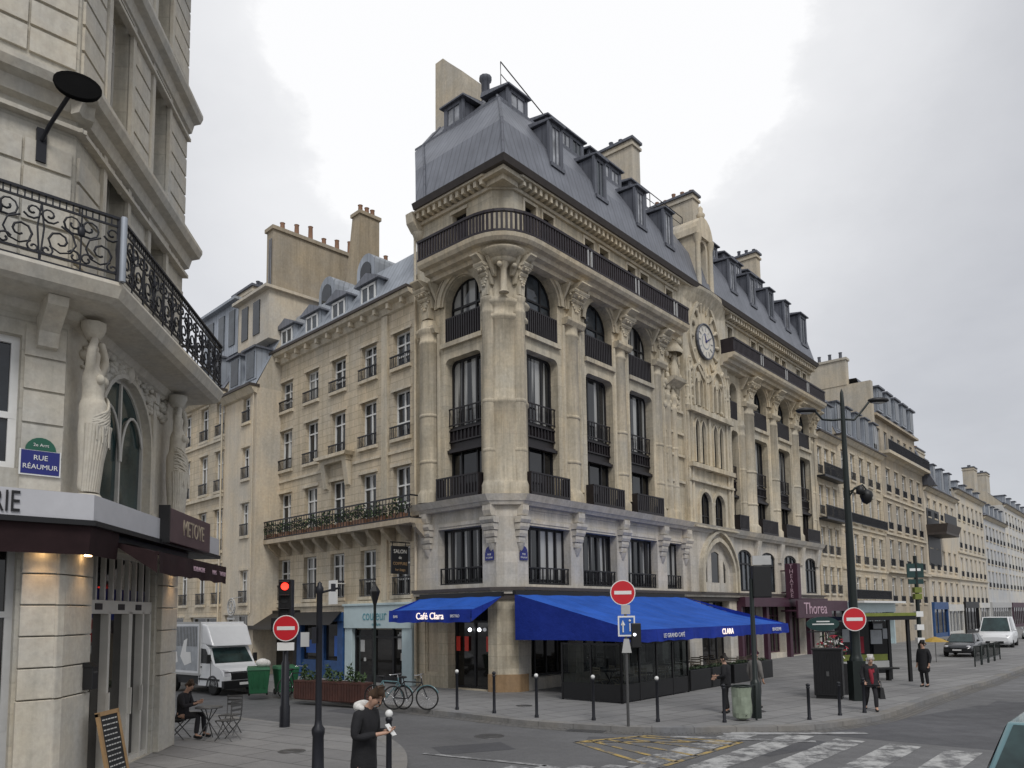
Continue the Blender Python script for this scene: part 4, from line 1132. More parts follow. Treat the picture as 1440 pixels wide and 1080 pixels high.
# painted markings
mb = MB(); zz = RZ + .005
zz2 = RZ + .009
o0 = C2
def on(t, o, z=zz): v = C2 + uR * t + nR * o; return (v.x, v.y, z)
z = 9.7
while z < 24:
    j = random.uniform(-.15, .15)
    mb.quad(on(-7.6 + j, z), on(-2.6 + j, z), on(-2.6 + j, z + .64), on(-7.6 + j, z + .64)); z += 1.12
mb.build('zebra_crossing', 'paint_white', kind='structure')
mb = MB()
def seg(a, b, w, m=0):
    a, b = Vector(a), Vector(b); d = (b - a).normalized(); n = Vector((-d.y, d.x)) * w / 2
    mb.quad((*(a - n), zz2), (*(b - n), zz2), (*(b + n), zz2), (*(a + n), zz2), m)
ya = [(1.35, 17.6), (3.1, 18.35), (5.0, 17.3), (2.65, 14.6)]
for a, b in zip(ya, ya[1:] + ya[:1]): seg(a, b, .12)
for k in (.2, .42, .64, .86):
    A = Vector(ya[0]).lerp(Vector(ya[1]), k); B = Vector(ya[3]).lerp(Vector(ya[2]), k); seg(A, B, .12)
seg(ya[0], ya[2], .1)
mb.build('yellow_marking', 'paint_yellow', kind='structure'); zz2 = RZ + .013
mb = MB()
for i in range(5):
    x = -1.25 + i * .62; seg((x, 13.0), (x + 1.35, 14.85), .42)
seg((-1.9, 16.4), (.6, 14.9), .14); seg((4.9, 18.45), (8.2, 18.3), .3); seg((3.6, 18.15), (6.6, 17.2), .25)
mb.build('crosswalk_marking', 'paint_worn', kind='structure')
mb = MB()     # resurfaced dark lane
mb.poly([(*on(-2.2, 10.1)[:2], RZ + .0022), (*on(-2.2, 26)[:2], RZ + .0025), (*on(9, 26)[:2], RZ + .0025), (*on(6, 13.3)[:2], RZ + .0025), (*on(1.5, 12.2)[:2], RZ + .0025)]); mb.build('asphalt_patch', 'asphalt_dark', kind='structure')
mb = MB()     # repaired squares and a trench in the road
for (x, y, w_, h_, a_) in ((-.9, 17.0, 1.6, 1.0, 20), (5.8, 16.6, 2.4, .8, 35), (2.2, 17.9, 1.1, .7, -12), (-4.6, 23.4, 2.6, .7, -40), (14, 22.5, 4, .9, 48)):
    M_ = Matrix.Translation((x, y, RZ + .0035)) @ Matrix.Rotation(R(a_), 4, 'Z')
    mb.M = M_; mb.quad((-w_ / 2, -h_ / 2, 0), (w_ / 2, -h_ / 2, 0), (w_ / 2, h_ / 2, 0), (-w_ / 2, h_ / 2, 0))
mb.build('asphalt_repair', 'asphalt_dark', kind='structure')
mb = MB(); s_ = 0     # stone gutter along the main kerb
for i in range(len(km) - 1):
    a, b = Vector(km[i]), Vector(km[i + 1]); d0 = (Vector(km[min(i + 1, len(km) - 1)]) - Vector(km[max(i - 1, 0)])).normalized(); d1 = (Vector(km[min(i + 2, len(km) - 1)]) - a).normalized()
    c, d = b - Vector((-d1.y, d1.x)) * .38, a - Vector((-d0.y, d0.x)) * .38; l_ = (b - a).length
    mb.add([(d.x, d.y, RZ + .0045), (c.x, c.y, RZ + .0045), (b.x, b.y, RZ + .0045), (a.x, a.y, RZ + .0045)], [(0, 1, 2, 3)], 0, uvs=[(s_, 0), (s_ + l_, 0), (s_ + l_, .4), (s_, .4)]); s_ += l_
mb.build('gutter_strip', 'gutter_setts', kind='structure')
mb = MB()
for i in range(3):
    t = 2 + i * 5.2; mb.quad(on(t, 17.2, RZ + .006), on(t + 3, 17.2, RZ + .006), on(t + 3, 17.35, RZ + .006), on(t, 17.35, RZ + .006))
mb.build('lane_marking', 'paint_worn', kind='structure')

# ============================================================ HOUSES IN THE LEFT STREET
lb0 = C2 + uM * 4.9
WL = facM(lb0.x, lb0.y, -45.2, -1)
hb = thing('town_house', 'five window wide warm stone house with a long plant filled balcony', 'house', WL)
WX = [-10.62, -8.19, -5.84, -3.42, -1.05]; hw = .575
ops = []
for x in WX: ops += [(x - hw, x + hw, 13.17, 14.68, 'r'), (x - hw, x + hw, 10.14, 12.15, 'r'), (x - hw, x + hw, 6.62, 8.94, 'r'), (x - hw, x + hw, 3.6, 5.6, 'r')]
gfl = [(-4.45, -.55, 0.05, 2.2, 'r'), (-8.6, -5.2, .05, 2.7, 'r'), (-11.5, -9.1, .05, 2.7, 'r')]
mb = MB(); wall(mb, -12.3, -.0, 0, 16.0, ops + gfl, .32)
mb.quad((-12.3, 6, 0), (-12.3, 0, 0), (-12.3, 0, 16), (-12.3, 6, 16))
mb.build('wall', 'stone_house', hb)
ib = MB(); ib.box(-12.2, .5, .1, -.1, 9, 15.8); ib.build('light_block_core', 'core_dark', hb)  # unseen dark box added inside to block light behind the panes
for o in ops:
    window(hb, I4, o, .26, fm='white_paint', fw=.075, mull=(.5,), trans=(.33, .66) if random.random() < .4 else (.72,), pane=random.choice(['pane_dark', 'pane_sky', 'pane_curtain', 'pane_curtain']))
sl_ = MB(); rl = MB()
for o in ops:
    if o[2] > 10: 
        sl_.box(o[0] - .12, -.12, o[2] - .16, o[1] + .12, .05, o[2] - .02)
        sl_.box(o[0] - .12, -.05, o[3], o[1] + .12, .03, o[3] + .1)
        railing(rl, o[0] - .1, o[1] + .1, o[2] - .02, o[2] + .5, -.1, .12, .012)
    elif o[2] < 4:
        sl_.box(o[0] - .1, -.08, o[2] - .14, o[1] + .1, .05, o[2]); railing(rl, o[0], o[1], o[2], o[2] + .75, -.03, .11, .011)
    else: sl_.box(o[0] - .14, -.06, o[3], o[1] + .14, .03, o[3] + .14)
sl_.build('window_sill', 'stone_trim', hb); rl.build('window_railing', 'iron', hb)
mb = MB()
mb.extr([(0, 15.6), (-.12, 15.65), (-.2, 15.9), (-.45, 15.98), (-.5, 16.14), (.1, 16.14)], 'x', -12.4, 0)
x = -12.1
while x < -.2: mb.box(x, -.4, 15.72, x + .16, 0, 15.94); x += .95
mb.box(-12.3, -.06, 9.5, -7.0, .02, 9.62); mb.box(-4.6, -.06, 9.5, 0, .02, 9.62); mb.box(-12.3, -.08, 3.25, 0, .02, 3.42); mb.box(-2.35, -.1, 3.4, -1.95, .02, 15.6)
# pediment over the middle window
c = WX[2]; mb.extr([(c - 1.25, 9.95), (c + 1.25, 9.95), (c + 1.35, 10.1), (c - 1.35, 10.1)], 'y', -.5, 0); mb.box(c - 1.1, -.3, 9.75, c + 1.1, 0, 9.95)
for s in (-1, 1): mb.extr([(0, 8.6), (-.12, 8.65), (-.3, 9.75), (0, 9.75)], 'x', c + s * .9 - .16, c + s * .9 + .16)
mb.build('cornice', 'stone_trim', hb)
mb = MB(); mb.box(-12.45, -.58, 16.14, 0, .1, 16.26); mb.build('gutter', 'gutter_dark', hb)
mb = MB(); mb.box(-11.4, -.85, 6.36, .6, 0, 6.56)
for x in [-11.1 + i * 1.06 for i in range(12)]: mb.extr([(0, 5.75), (-.15, 5.8), (-.6, 6.2), (-.65, 6.36), (0, 6.36)], 'x', x - .12, x + .12)
mb.build('balcony_slab', 'stone_old', hb)
mb = MB()
mb.box(-11.4, -.84, 7.42, .6, -.79, 7.48); mb.box(-11.4, -.83, 6.58, .6, -.8, 6.63); mb.box(-11.4, -.83, 7.22, .6, -.8, 7.25)
x = -11.35
while x < .6:
    mb.box(x - .011, -.826, 6.6, x + .011, -.804, 7.44)
    mb.tube([(px, -.815, pz) for px, pz in scroll(x + .11, 7.0, .1, 1.1, 1.2, 1, 8)], .013, 4)
    x += .22
for xx in (-11.4, .58): mb.box(xx, -.84, 6.56, xx + .03, 0, 6.6); mb.box(xx, -.84, 7.42, xx + .03, 0, 7.48)
mb.build('balcony_railing', 'iron', hb)
for i in range(9):
    x = -10.8 + i * 1.28
    t = thing('planter_box', 'leafy balcony plant in a trough behind the iron railing', 'plant', WL @ Matrix.Translation((x, -.55, 6.56)), group='plants along the balcony of the warm stone house')
    b = MB(); b.hexa([(-.4, -.13, 0), (.4, -.13, 0), (.4, .13, 0), (-.4, .13, 0)], [(-.46, -.16, .28), (.46, -.16, .28), (.46, .16, .28), (-.46, .16, .28)]); b.build('trough', 'pot', t)
    b = MB(); leafclump(b, (0, -.05, .5 + random.uniform(-.05, .2)), .6, .28, random.uniform(.25, .5), 170, .075); b.build('foliage', ['leaf', 'leaf_dark'], t)
# roof of the house
mb = MB()
mb.add([(-12.3, -.3, 16.26), (0, -.3, 16.26), (0, .9, 18.5), (-12.3, .9, 18.5)], [(0, 1, 2, 3)], 0, uvs=[(0, 0), (12, 0), (12, 3), (0, 3)])
mb.add([(-12.3, .9, 18.5), (0, .9, 18.5), (0, 4.2, 20.9), (-12.3, 4.2, 20.9)], [(0, 1, 2, 3)], 1, uvs=[(0, 0), (12, 0), (12, 4), (0, 4)])
mb.add([(-12.3, 4.2, 20.9), (0, 4.2, 20.9), (0, 12, 20.9), (-12.3, 12, 20.9)], [(0, 1, 2, 3)], 1)
mb.build('roof', ['zinc_light', 'zinc'], hb)
for x in WX[:4]:
    b = MB(); h = .72; b.box(x - h, -.02, 16.3, x + h, 1.6, 17.5, 0)
    b.extr([(x - h - .2, 17.5), (x + h + .2, 17.5), (x + h + .2, 17.58), (x, 17.95), (x - h - .2, 17.58)], 'y', -.2, 1.9, 1)
    o = b.build('dormer', ['zinc_light', 'zinc'], hb)
    b = MB()
    for q in (-.5, 0, .5): b.box(x + q - .05, -.07, 16.42, x + q + .05, -.03, 17.42)
    b.box(x - .55, -.07, 17.34, x + .55, -.03, 17.44); b.box(x - .55, -.07, 16.38, x + .55, -.03, 16.48); b.build('window_frame', 'white_paint', o)
    b = MB(); b.box(x - .5, -.04, 16.42, x + .5, -.03, 17.4); b.build('pane', 'pane_sky', o)
for x in (-8.4, -5.0):
    b = MB(); b.extr([(x + .75 * math.cos(math.pi * i / 10), 18.9 + .85 * math.sin(math.pi * i / 10)) for i in range(11)] + [(x - .75, 17.8), (x + .75, 17.8)], 'y', .9, 3.6, 0)
    o = b.build('dormer', ['zinc_light'], hb)
    b = MB(); b.extr([(x + .42 * math.cos(math.pi * i / 10), 18.9 + .45 * math.sin(math.pi * i / 10)) for i in range(11)] + [(x - .42, 18.2), (x + .42, 18.2)], 'y', .86, .95, 0); b.build('pane', 'pane_dark', o)
# big chimney stack and tall party wall
b = MB(); b.hexa([(-9.1, 2.2, 17.5), (-7.75, 2.2, 17.5), (-7.75, 3.6, 17.5), (-9.1, 3.6, 17.5)], [(-8.45, 2.4, 23.4), (-7.75, 2.4, 23.4), (-7.75, 3.6, 23.4), (-8.45, 3.6, 23.4)])
b.box(-8.53, 2.32, 23.4, -7.67, 3.68, 23.58)
o = b.build('chimney', 'plaster_chimney', hb)
p = MB()
for y in (2.65, 3.05, 3.4): p.lathe([(.13, 23.6), (.11, 24.0), (.14, 24.05)], (-8.1, y, 0), 8)
p.build('chimney_pot', 'pot', o)
pw = thing('gable_wall', 'tall bare plaster party wall with a row of chimney pots rising above the plant balcony house', 'wall', WL @ Matrix.Translation((-12.35, 0, 0)))
b = MB(); b.box(-.45, -.1, 0, .25, 11, 23.3); b.box(-.55, -.2, 23.3, .35, 11.1, 23.5); b.build('wall', 'plaster_chimney', pw)
p = MB()
for i in range(12): y = .6 + i * .85; p.lathe([(.14, 23.5), (.12, 23.95 + .2 * (i % 3)), (.15, 24.0 + .2 * (i % 3))], (-.1, y, 0), 8)
p.build('chimney_pot', 'pot', pw)
b = MB()
for q in (-.06, .12): b.tube([(q, -.16, 3), (q, -.16, 22.8)], .035, 5)
b.build('drainpipe', 'zinc', pw)

# shop fronts of the house
ws = thing('pale_storefront', 'pale blue white shop front with dark display window and teal script lettering', 'shop front', WL @ Matrix.Translation((0, 0, 0)))
b = MB(); b.box(-4.85, -.28, 2.25, -.08, 0, 3.2); b.box(-4.85, -.22, 0, -4.3, 0, 2.25); b.box(-.75, -.22, 0, -.1, 0, 2.25); b.box(-4.9, -.34, 3.2, -.05, 0, 3.3)
b.build('fascia', 'teal_shop', ws, bevel=.015)
b = MB(); b.box(-4.3, .02, 0.1, -.75, .06, 2.25); b.build('pane', 'pane_shop', ws)
b = MB()
for x in (-4.25, -3.0, -2.85, -1.55, -.8): b.box(x - .05, -.05, 0, x + .05, .06, 2.25)
b.box(-4.3, -.05, 0, -.75, .05, .3); b.box(-4.3, -.04, 1.85, -.75, .05, 1.93); b.build('window_frame', 'dark_metal', ws)
b = MB()
for x, z, w_, h_ in ((-3.95, 1.25, .3, .5), (-1.3, 1.4, .25, .6), (-1.1, .95, .2, .3), (-3.7, .85, .15, .15), (-1.2, 1.9, .3, .2)): b.box(x, -.0, z, x + w_, .015, z + h_)
b.build('poster', 'grey_paint', ws)
text('lettering', 'couleur', .62, Matrix.Translation((-2.55, -.29, 2.78)), 'teal_letter', ws, .006, sx=.9)
text('lettering', 'coiffure', .2, Matrix.Translation((-2.4, -.29, 2.42)), 'teal_letter', ws, .006)
bs = thing('blue_storefront', 'deep blue painted shop front with dark panels left of the white shop front', 'shop front', WL)
b = MB(); b.box(-8.9, -.3, 2.55, -4.95, -.03, 2.95); b.box(-5.4, -.25, 0, -4.95, -.02, 2.55); b.box(-8.9, -.25, 0, -8.5, -.02, 2.55); b.box(-6.9, -.2, 0, -6.6, -.02, 2.55); b.box(-8.5, -.18, 0, -5.4, -.02, .8)
b.build('fascia', 'blue_shop', bs, bevel=.015)
b = MB(); b.box(-8.5, -.06, .8, -5.4, -.03, 2.55); b.build('pane', 'pane_shop', bs)
b = MB(); b.hexa([(-8.9, -.9, 2.4), (-5.0, -.9, 2.4), (-5.0, -.86, 2.4), (-8.9, -.86, 2.4)], [(-8.9, -.33, 2.98), (-5.0, -.33, 2.98), (-5.0, -.29, 2.98), (-8.9, -.29, 2.98)]); b.build('awning', 'black', bs)
b = MB(); b.box(-5.9, -.075, 1.0, -5.5, -.065, 1.9); b.box(-8.3, -.075, 1.1, -7.4, -.065, 1.7); b.build('poster', 'sign_blue', bs)
dsf = thing('dark_storefront', 'dark shop front with black awning beside the green bins', 'shop front', WL)
b = MB(); b.box(-12.2, -.3, 2.5, -9.0, -.03, 3.1); b.box(-12.2, -.2, 0, -11.8, -.02, 2.5); b.box(-9.3, -.2, 0, -9.0, -.02, 2.5); b.build('fascia', 'black', dsf)
b = MB(); b.box(-11.8, -.05, 0, -9.3, -.03, 2.5); b.build('pane', 'pane_shop', dsf)
b = MB(); b.hexa([(-12.2, -1.6, 2.2), (-9.0, -1.6, 2.2), (-9.0, -1.56, 2.2), (-12.2, -1.56, 2.2)], [(-12.2, -.33, 2.95), (-9.0, -.33, 2.95), (-9.0, -.29, 2.95), (-12.2, -.29, 2.95)]); b.build('awning', 'black', dsf)
hs = thing('hanging_sign', 'small dark projecting sign with pale and orange lettering above the blue awning end', 'sign', WL @ Matrix.Translation((-.25, -.1, 4.4)))
b = MB(); b.box(-.04, -1.0, 0, .04, -.2, 1.1); b.tube([(0, -.2, 1.25), (0, -1.05, 1.25)], .025, 5); b.tube([(0, -.3, 1.1), (0, -.3, 1.25)], .02, 4); b.tube([(0, -.95, 1.1), (0, -.95, 1.25)], .02, 4); b.tube([(0, -.1, 1.25), (0, -.25, 1.25)], .03, 4); b.build('panel', 'black', hs)
for s_, z, sz_, m_ in (('SALON', .88, .22, 'cream_frame'), ('de', .64, .17, 'cream_frame'), ('COIFFURE', .40, .17, 'wood_frame'), ('1er étage', .16, .15, 'wood_frame')):
    text('lettering', s_, sz_, Matrix.Translation((.045, -.6, z)) @ Matrix.Rotation(R(90), 4, 'Z'), m_, hs, .003, sx=.9)

def simple_house(name, label, M, x0, x1, top, ops, wallmat, depth=10, d=.25, fm='white_paint', sills=True, bands=(), rails=True, mansard=None, pane=None, trans=(.7,), parapet=None):
    h = thing(name, label, 'house', M)
    b = MB(); wall(b, x0, x1, 0, top, ops, d)
    b.quad((x0, depth, 0), (x0, 0, 0), (x0, 0, top), (x0, depth, top)); b.quad((x1, 0, 0), (x1, depth, 0), (x1, depth, top), (x1, 0, top)); b.quad((x0, depth, 0), (x1, depth, 0), (x1, depth, top), (x0, depth, top))
    b.build('wall', wallmat, h)
    b = MB(); b.box(x0 + .1, d + .1, .1, x1 - .1, depth - .2, top - .2); b.build('light_block_core', 'core_dark', h)  # unseen dark fill, stops light passing through the house
    for o in ops: window(h, I4, o, d - .04, fm=fm, fw=.07, mull=(.5,), trans=trans, pane=pane or random.choice(PANES))
    s = MB()
    if sills:
        for o in ops: s.box(o[0] - .1, -.1, o[2] - .14, o[1] + .1, .04, o[2]); s.box(o[0] - .12, -.05, o[3] + .02, o[1] + .12, .03, o[3] + .14)
    for z, o_ in bands: s.box(x0, -o_, z, x1, .03, z + .16)
    s.extr([(0, top - .35), (-.15, top - .3), (-.35, top - .05), (-.4, top), (.1, top)], 'x', x0, x1)
    s.build('facade_trim', 'stone_trim', h)
    if rails:
        r = MB()
        for o in ops: railing(r, o[0] - .02, o[1] + .02, o[2], o[2] + .6, -.06, .13, .013)
        r.build('window_railing', 'iron', h)
    g = MB(); g.box(x0 - .05, -.48, top, x1 + .05, .1, top + .12); g.build('gutter', 'gutter_dark', h)
    if mansard:
        zt, back, nd = mansard[:3]
        b = MB(); b.add([(x0, -.1, top + .1), (x1, -.1, top + .1), (x1, back, zt), (x0, back, zt)], [(0, 1, 2, 3)], 0, uvs=[(x0, 0), (x1, 0), (x1, 5), (x0, 5)])
        b.add([(x0, back, zt), (x1, back, zt), (x1, back + 3, zt + .9), (x0, back + 3, zt + .9)], [(0, 1, 2, 3)], 1); b.quad((x0, back + 3, zt + .9), (x1, back + 3, zt + .9), (x1, depth, top), (x0, depth, top), 1)
        for x, sgn in ((x0, 1), (x1, -1)):
            P = [(x, -.1, top), (x, back, zt), (x, back + 3, zt + .9), (x, depth, top)]; b.poly(P if sgn < 0 else P[::-1], 2)
        b.build('roof', ['zinc' if len(mansard) < 4 else mansard[3], 'zinc', 'plaster_light'], h)
        for i in range(nd):
            x = x0 + (x1 - x0) * (i + .5) / nd; w_ = min(.6, (x1 - x0) / nd * .33); zb = top + .5; zz_ = top + (zt - top) * .72
            b = MB(); b.box(x - w_, .05, zb, x + w_, back + .4, zz_, 0); b.box(x - w_ - .15, -.12, zz_, x + w_ + .15, back + .6, zz_ + .1, 1)
            o = b.build('dormer', ['zinc_light', 'slate'], h)
            b = MB(); b.box(x - w_ * .72, .02, zb + .1, x + w_ * .72, .045, zz_ - .12); b.build('pane', random.choice(['pane_sky', 'pane_dark', 'pane_curtain']), o)
    return h
def grid(xs, rows, w):
    return [(x - w / 2, x + w / 2, z0, z1, 'r') for x in xs for z0, z1 in rows]
WL2 = WL @ Matrix.Translation((0, -1.3, 0))
h2 = simple_house('town_house', 'narrow pinkish cream rendered house with a single column of windows', WL2, -14.75, -11.2, 14.3, grid([-12.3], [(12.65, 13.95), (9.75, 11.35), (6.85, 8.5), (3.5, 5.1)], .75) + [(-14.3, -11.8, .1, 2.9, 'r')], 'stone_render_warm', rails=True, mansard=(17.2, 1.3, 2, 'zinc_light'))
b = MB(); b.box(-14.7, .6, 17, -11.3, 7, 19.6); b.box(-14.9, .3, 19.6, -11.1, 7, 19.75); o = b.build('upper_storey', 'stone_render', h2)
for x in (-13.9, -12.6):
    b = MB(); b.box(x - .35, .55, 17.5, x + .35, .62, 19.3); b.build('pane', 'pane_dark', o)
b = MB(); b.tube([(-14.8, -.15, 0), (-14.8, -.15, 14.2)], .05, 5); b.tube([(-11.4, -.1, 3), (-11.4, -.1, 14.2)], .04, 5); b.build('drainpipe', 'stone_trim', h2)
h3 = simple_house('town_house', 'yellow cream house with string courses behind the near balcony', WL2, -25, -14.8, 14.85, grid([-15.35, -17.3, -19.6, -22], [(12.5, 14.35), (9.5, 11.65), (6.3, 8.5), (3.5, 5.6)], .95) + [(-18.5, -15.2, .1, 2.8, 'r'), (-23, -19.5, .1, 2.8, 'r')], 'stone_house', bands=((12.2, .08), (9.15, .14)), mansard=(17.6, 1.5, 4))
chimney(I4, -20.5, -18.0, 3, 4.2, 16, 22.6, 7, along='x', parent=h3, mat='plaster_light')
b = MB(); b.box(-19.5, .8, 17.3, -15.2, 6, 20.2); b.box(-19.7, .5, 20.2, -15.0, 6, 20.35); o = b.build('upper_storey', 'zinc_light', h3)
for x in (-18.6, -17.2, -15.9):
    b = MB(); b.box(x - .35, .75, 17.8, x + .35, .82, 19.8); b.build('pane', 'pane_sky', o)
# house behind closing the street
simple_house('town_house', 'plain house closing the far end of the left street', WL2, -48, -25.2, 15, grid([-27 - 2.6 * i for i in range(8)], [(12, 13.8), (8.8, 10.8), (5.4, 7.6)], 1.1), 'stone_render', mansard=(18, 1.5, 6))

# ============================================================ NEAR BUILDING ON THE LEFT
g0 = Vector((-7.602, 17.273)); WB = facM(g0.x, g0.y, -6, 1)     # local x from -5.4 (near corner) to 0 (far end)
uB = Vector((math.sin(R(-6)), math.cos(R(-6)))); cA = g0 + uB * -5.4
WA = facM(cA.x, cA.y, 45.5, 1)                                      # local x negative = towards the left of the photo
nb = thing('near_building', 'tall pale stone building at the left edge with iron balcony and statues', 'building', WB)
TA = WB.inverted() @ WA
bops = [(-4.35, -3.4, 8.0, 11.0, 'r'), (-2.2, -1.3, 8.0, 10.7, 'r'), (-4.35, -3.4, 11.7, 14.2, 'r'), (-2.2, -1.3, 11.7, 14.2, 'r'), (-4.35, -3.4, 15.3, 17.4, 'r'), (-2.2, -1.3, 15.3, 17.4, 'r')]
arch = (-4.25, -1.9, 4.55, 6.1, 'a', 1.15)
door = (-4.2, -1.15, .02, 4.0, 'r')
aops = [(-2.1, -.62, 5.05, 7.12, 'r'), (-2.4, -1.2, 8.0, 10.6, 'r'), (-2.4, -1.2, 12, 14.3, 'r'), (-3.0, -.55, .4, 3.9, 'r')]
mb = MB(); wall(mb, -5.4, 0, 7.9, 18.5, bops, .38, 0); wall(mb, -5.4, 0, 4.0, 7.9, [arch], .14, 1); wall(mb, -5.4, 0, 0, 4.0, [door], .35, 0)
mb.quad((0, 0, 0), (0, 9, 0), (0, 9, 18.5), (0, 0, 18.5), 0)
mb.M = TA; wall(mb, -6, 0, 7.9, 18.5, aops, .38, 0); wall(mb, -6, 0, 4.0, 7.9, aops, .3, 0); wall(mb, -6, 0, 0, 4.0, aops, .3, 0); mb.M = I4
mb.build('wall', ['stone_near', 'stone_near_smooth'], nb)
ib = MB(); ib.extr([(-.2, .6), (-.2, 8.5), (-7, 8.5)] + [tuple((TA @ Vector((-5.8, .7, 0)))[:2]), tuple((TA @ Vector((-.3, .9, 0)))[:2])], 'z', .1, 18.3, 0); ib.build('light_block_core', 'core_dark', nb)  # unseen dark core added to block light behind the openings
for o in bops: window(nb, I4, o, .34, fm='cream_frame', fw=.08, mull=(.5,), trans=(.75,), pane='pane_dark')
for o in aops[:3]: window(nb, TA, o, .2, fm='white_paint', fw=.11, mull=(.5,), trans=(.4,), pane=random.choice(['pane_sky', 'pane_dark']))
window(nb, TA, aops[3], .2, fm='grey_paint', fw=.1, mull=(.6,), trans=(.22, .7), pane='pane_shop', name='shop_window')
window(nb, I4, arch, .12, fm='cream_frame', fw=.07, mull=(.5,), trans=(), pane='pane_green')
b = MB()
for s in (-1, 1):   # looping glazing bars of the arched window
    c = -3.075; b.tube([(c + s * (.02 + .55 * (1 - math.cos(t))), .05, 5.7 + .95 * math.sin(t) + (.0)) for t in [i * math.pi / 12 for i in range(11)]], .03, 5)
b.build('glazing_bar', 'cream_frame', nb)
# rustication grooves as real strips, pilasters, sills, cornices
b = MB()
for o in bops:
    b.box(o[0] - .14, -.07, o[2] - .02, o[0], .02, o[3] + .2); b.box(o[1], -.07, o[2] - .02, o[1] + .14, .02, o[3] + .2); b.box(o[0], -.07, o[3], o[1], .02, o[3] + .2)
for z, o_ in ((11.25, .42), (14.6, .36), (18.3, .5)):
    for M_, x0, x1 in ((I4, -5.4 - o_ * .52, 0.06), (TA, -6, o_ * .52)):
        b.M = M_; z += .004 * (M_ is TA); b.extr([(0, z - .38), (-o_ * .3, z - .34), (-o_ * .45, z - .14), (-o_ * .85, z - .1), (-o_, z + .02), (-o_, z + .1), (0, z + .16)], 'x', x0, x1)
        x = x0 + .2
        b.box(x0 + .1, -o_ * .35, z - .62, x1 - .1, 0, z - .55)
    b.M = I4
b.build('cornice', 'stone_near_smooth', nb)
b = MB()   # carved band below the cornice over the balcony
random.seed(3)
for _ in range(130):
    x, z = random.uniform(-5.2, -.2), random.uniform(10.66, 10.85); b.ball((x, -.02, z), random.uniform(.03, .065), n=5)
for _ in range(320):
    x, z = random.uniform(-4.9, -.9), random.uniform(6.9, 7.7)
    if ((x + 3.075) / 1.3) ** 2 + ((z - 6.1) / 1.2) ** 2 > 1: b.ball((x, -.03, z), random.uniform(.04, .10), n=6, sz=(1.3, .8, .8))
b.ball((-3.07, -.06, 7.38), .13, sz=(1, .8, 1.4))
b.build('carved_foliage', 'stone_near_smooth', nb)
b = MB()   # raised courses between the upper windows
for x0, x1 in ((-5.34, -4.56), (-3.2, -2.42), (-1.1, -.06)):
    z = 8.05
    while z < 18:
        if not any(a_ < z + .42 and z < b_ for a_, b_ in ((10.6, 11.45), (14.1, 14.8))): b.box(x0, -.045, z, x1, .01, z + .40)
        z += .46
b.M = TA
for x0, x1 in ((-.72, -.06), (-1.15, -.76), (-3.6, -2.5)):
    z = 8.05
    while z < 18:
        if not any(a_ < z + .42 and z < b_ for a_, b_ in ((10.6, 11.45), (14.1, 14.8))): b.box(x0, -.045, z, x1, .01, z + .40)
        z += .46
for i in range(5): b.box(-.58, -.03, 4.75 + .52 * i, -.02, .01, 5.23 + .52 * i)
b.M = I4
b.build('stone_cladding', 'stone_near_smooth', nb)
b = MB()   # balcony slab following both faces, with consoles
def nbp(o, M, x): return (M @ Vector((x, -o, 0)))
def nring(o):
    k = o * math.tan(R((51.5) / 2))
    return [nbp(o, TA, -6), nbp(o, I4, -5.4 - k * 1.0), nbp(o, I4, .0 if o < .5 else -.05)]
st = [(7.45, .0), (7.5, .12), (7.62, .2), (7.66, .8), (7.72, .92), (7.9, 1.0), (7.96, .98), (7.96, 0)]
for (za, oa), (zb, ob) in zip(st, st[1:]): strip(b, nring(oa), za, nring(ob), zb)
b.poly([(nring(o)[-1].x, nring(o)[-1].y, z) for z, o in st])
for M_, xs in ((TA, (-.3, -2.3)), (I4, ())):
    b.M = M_
    for x in xs: b.extr([(0, 6.95), (-.14, 6.98), (-.2, 7.2), (-.62, 7.5), (-.66, 7.64), (0, 7.64)], 'x', x - .14, x + .14)
b.M = I4
b.build('balcony_slab', 'stone_near_smooth', nb)
def scroll_rail(mb, M, x0, x1, y, z0, z1):
    mb.M = M
    mb.box(x0, y - .03, z1 - .04, x1, y + .03, z1); mb.box(x0, y - .015, z1 - .17, x1, y + .015, z1 - .14); mb.box(x0, y - .02, z0, x1, y + .02, z0 + .04); mb.box(x0, y - .015, z0 + .13, x1, y + .015, z0 + .16)
    n = max(1, round((x1 - x0) / 1.0)); w_ = (x1 - x0) / n; zc = (z0 + z1) / 2
    for i in range(n):
        c = x0 + w_ * (i + .5)
        for s in (-1, 1):
            for cx_, cz_, r_, tu, a0 in ((.26, -.13, .24, 1.6, 1.6), (.1, .2, .16, 1.4, 4.2), (.4, .22, .13, 1.3, 3.6), (.08, -.3, .1, 1.1, .5), (.42, -.32, .09, 1.2, 2)):
                mb.tube([(px, y, pz) for px, pz in scroll(c + s * cx_ * w_, zc + cz_, r_, tu, a0, s, 13)], .017, 4)
            mb.tube([(c + s * w_ * .5, y, z0), (c + s * w_ * .46, y, zc), (c + s * w_ * .5, y, z1 - .15)], .016, 4)
        mb.ball((c, y, zc + .12), .07, n=6, sz=(.8, .5, 1.3)); mb.tube([(c, y, z0), (c, y, z1)], .014, 4)
    k = x0
    while k < x1: mb.box(k, y - .008, z1 - .14, k + .018, y + .008, z1 - .04); k += .09
    mb.M = I4
b = MB(); k = .93 * math.tan(R(25.75))
scroll_rail(b, TA, -6, k - .02, -.93, 7.96, 9.02); scroll_rail(b, I4, -5.4 - k + .02, -.05, -.93, 7.96, 9.02)
b.box(-5.4 - k - .04, -.98, 7.96, -5.4 - k + .04, -.88, 9.02); b.box(-.1, -.96, 8.97, -.05, 0, 9.02); b.box(-.1, -.96, 7.96, -.05, 0, 8.0)
for i in range(8): b.box(-.09, -.9 + i * .12, 8, -.06, -.88 + i * .12, 9.0)
b.build('railing', 'iron', nb)
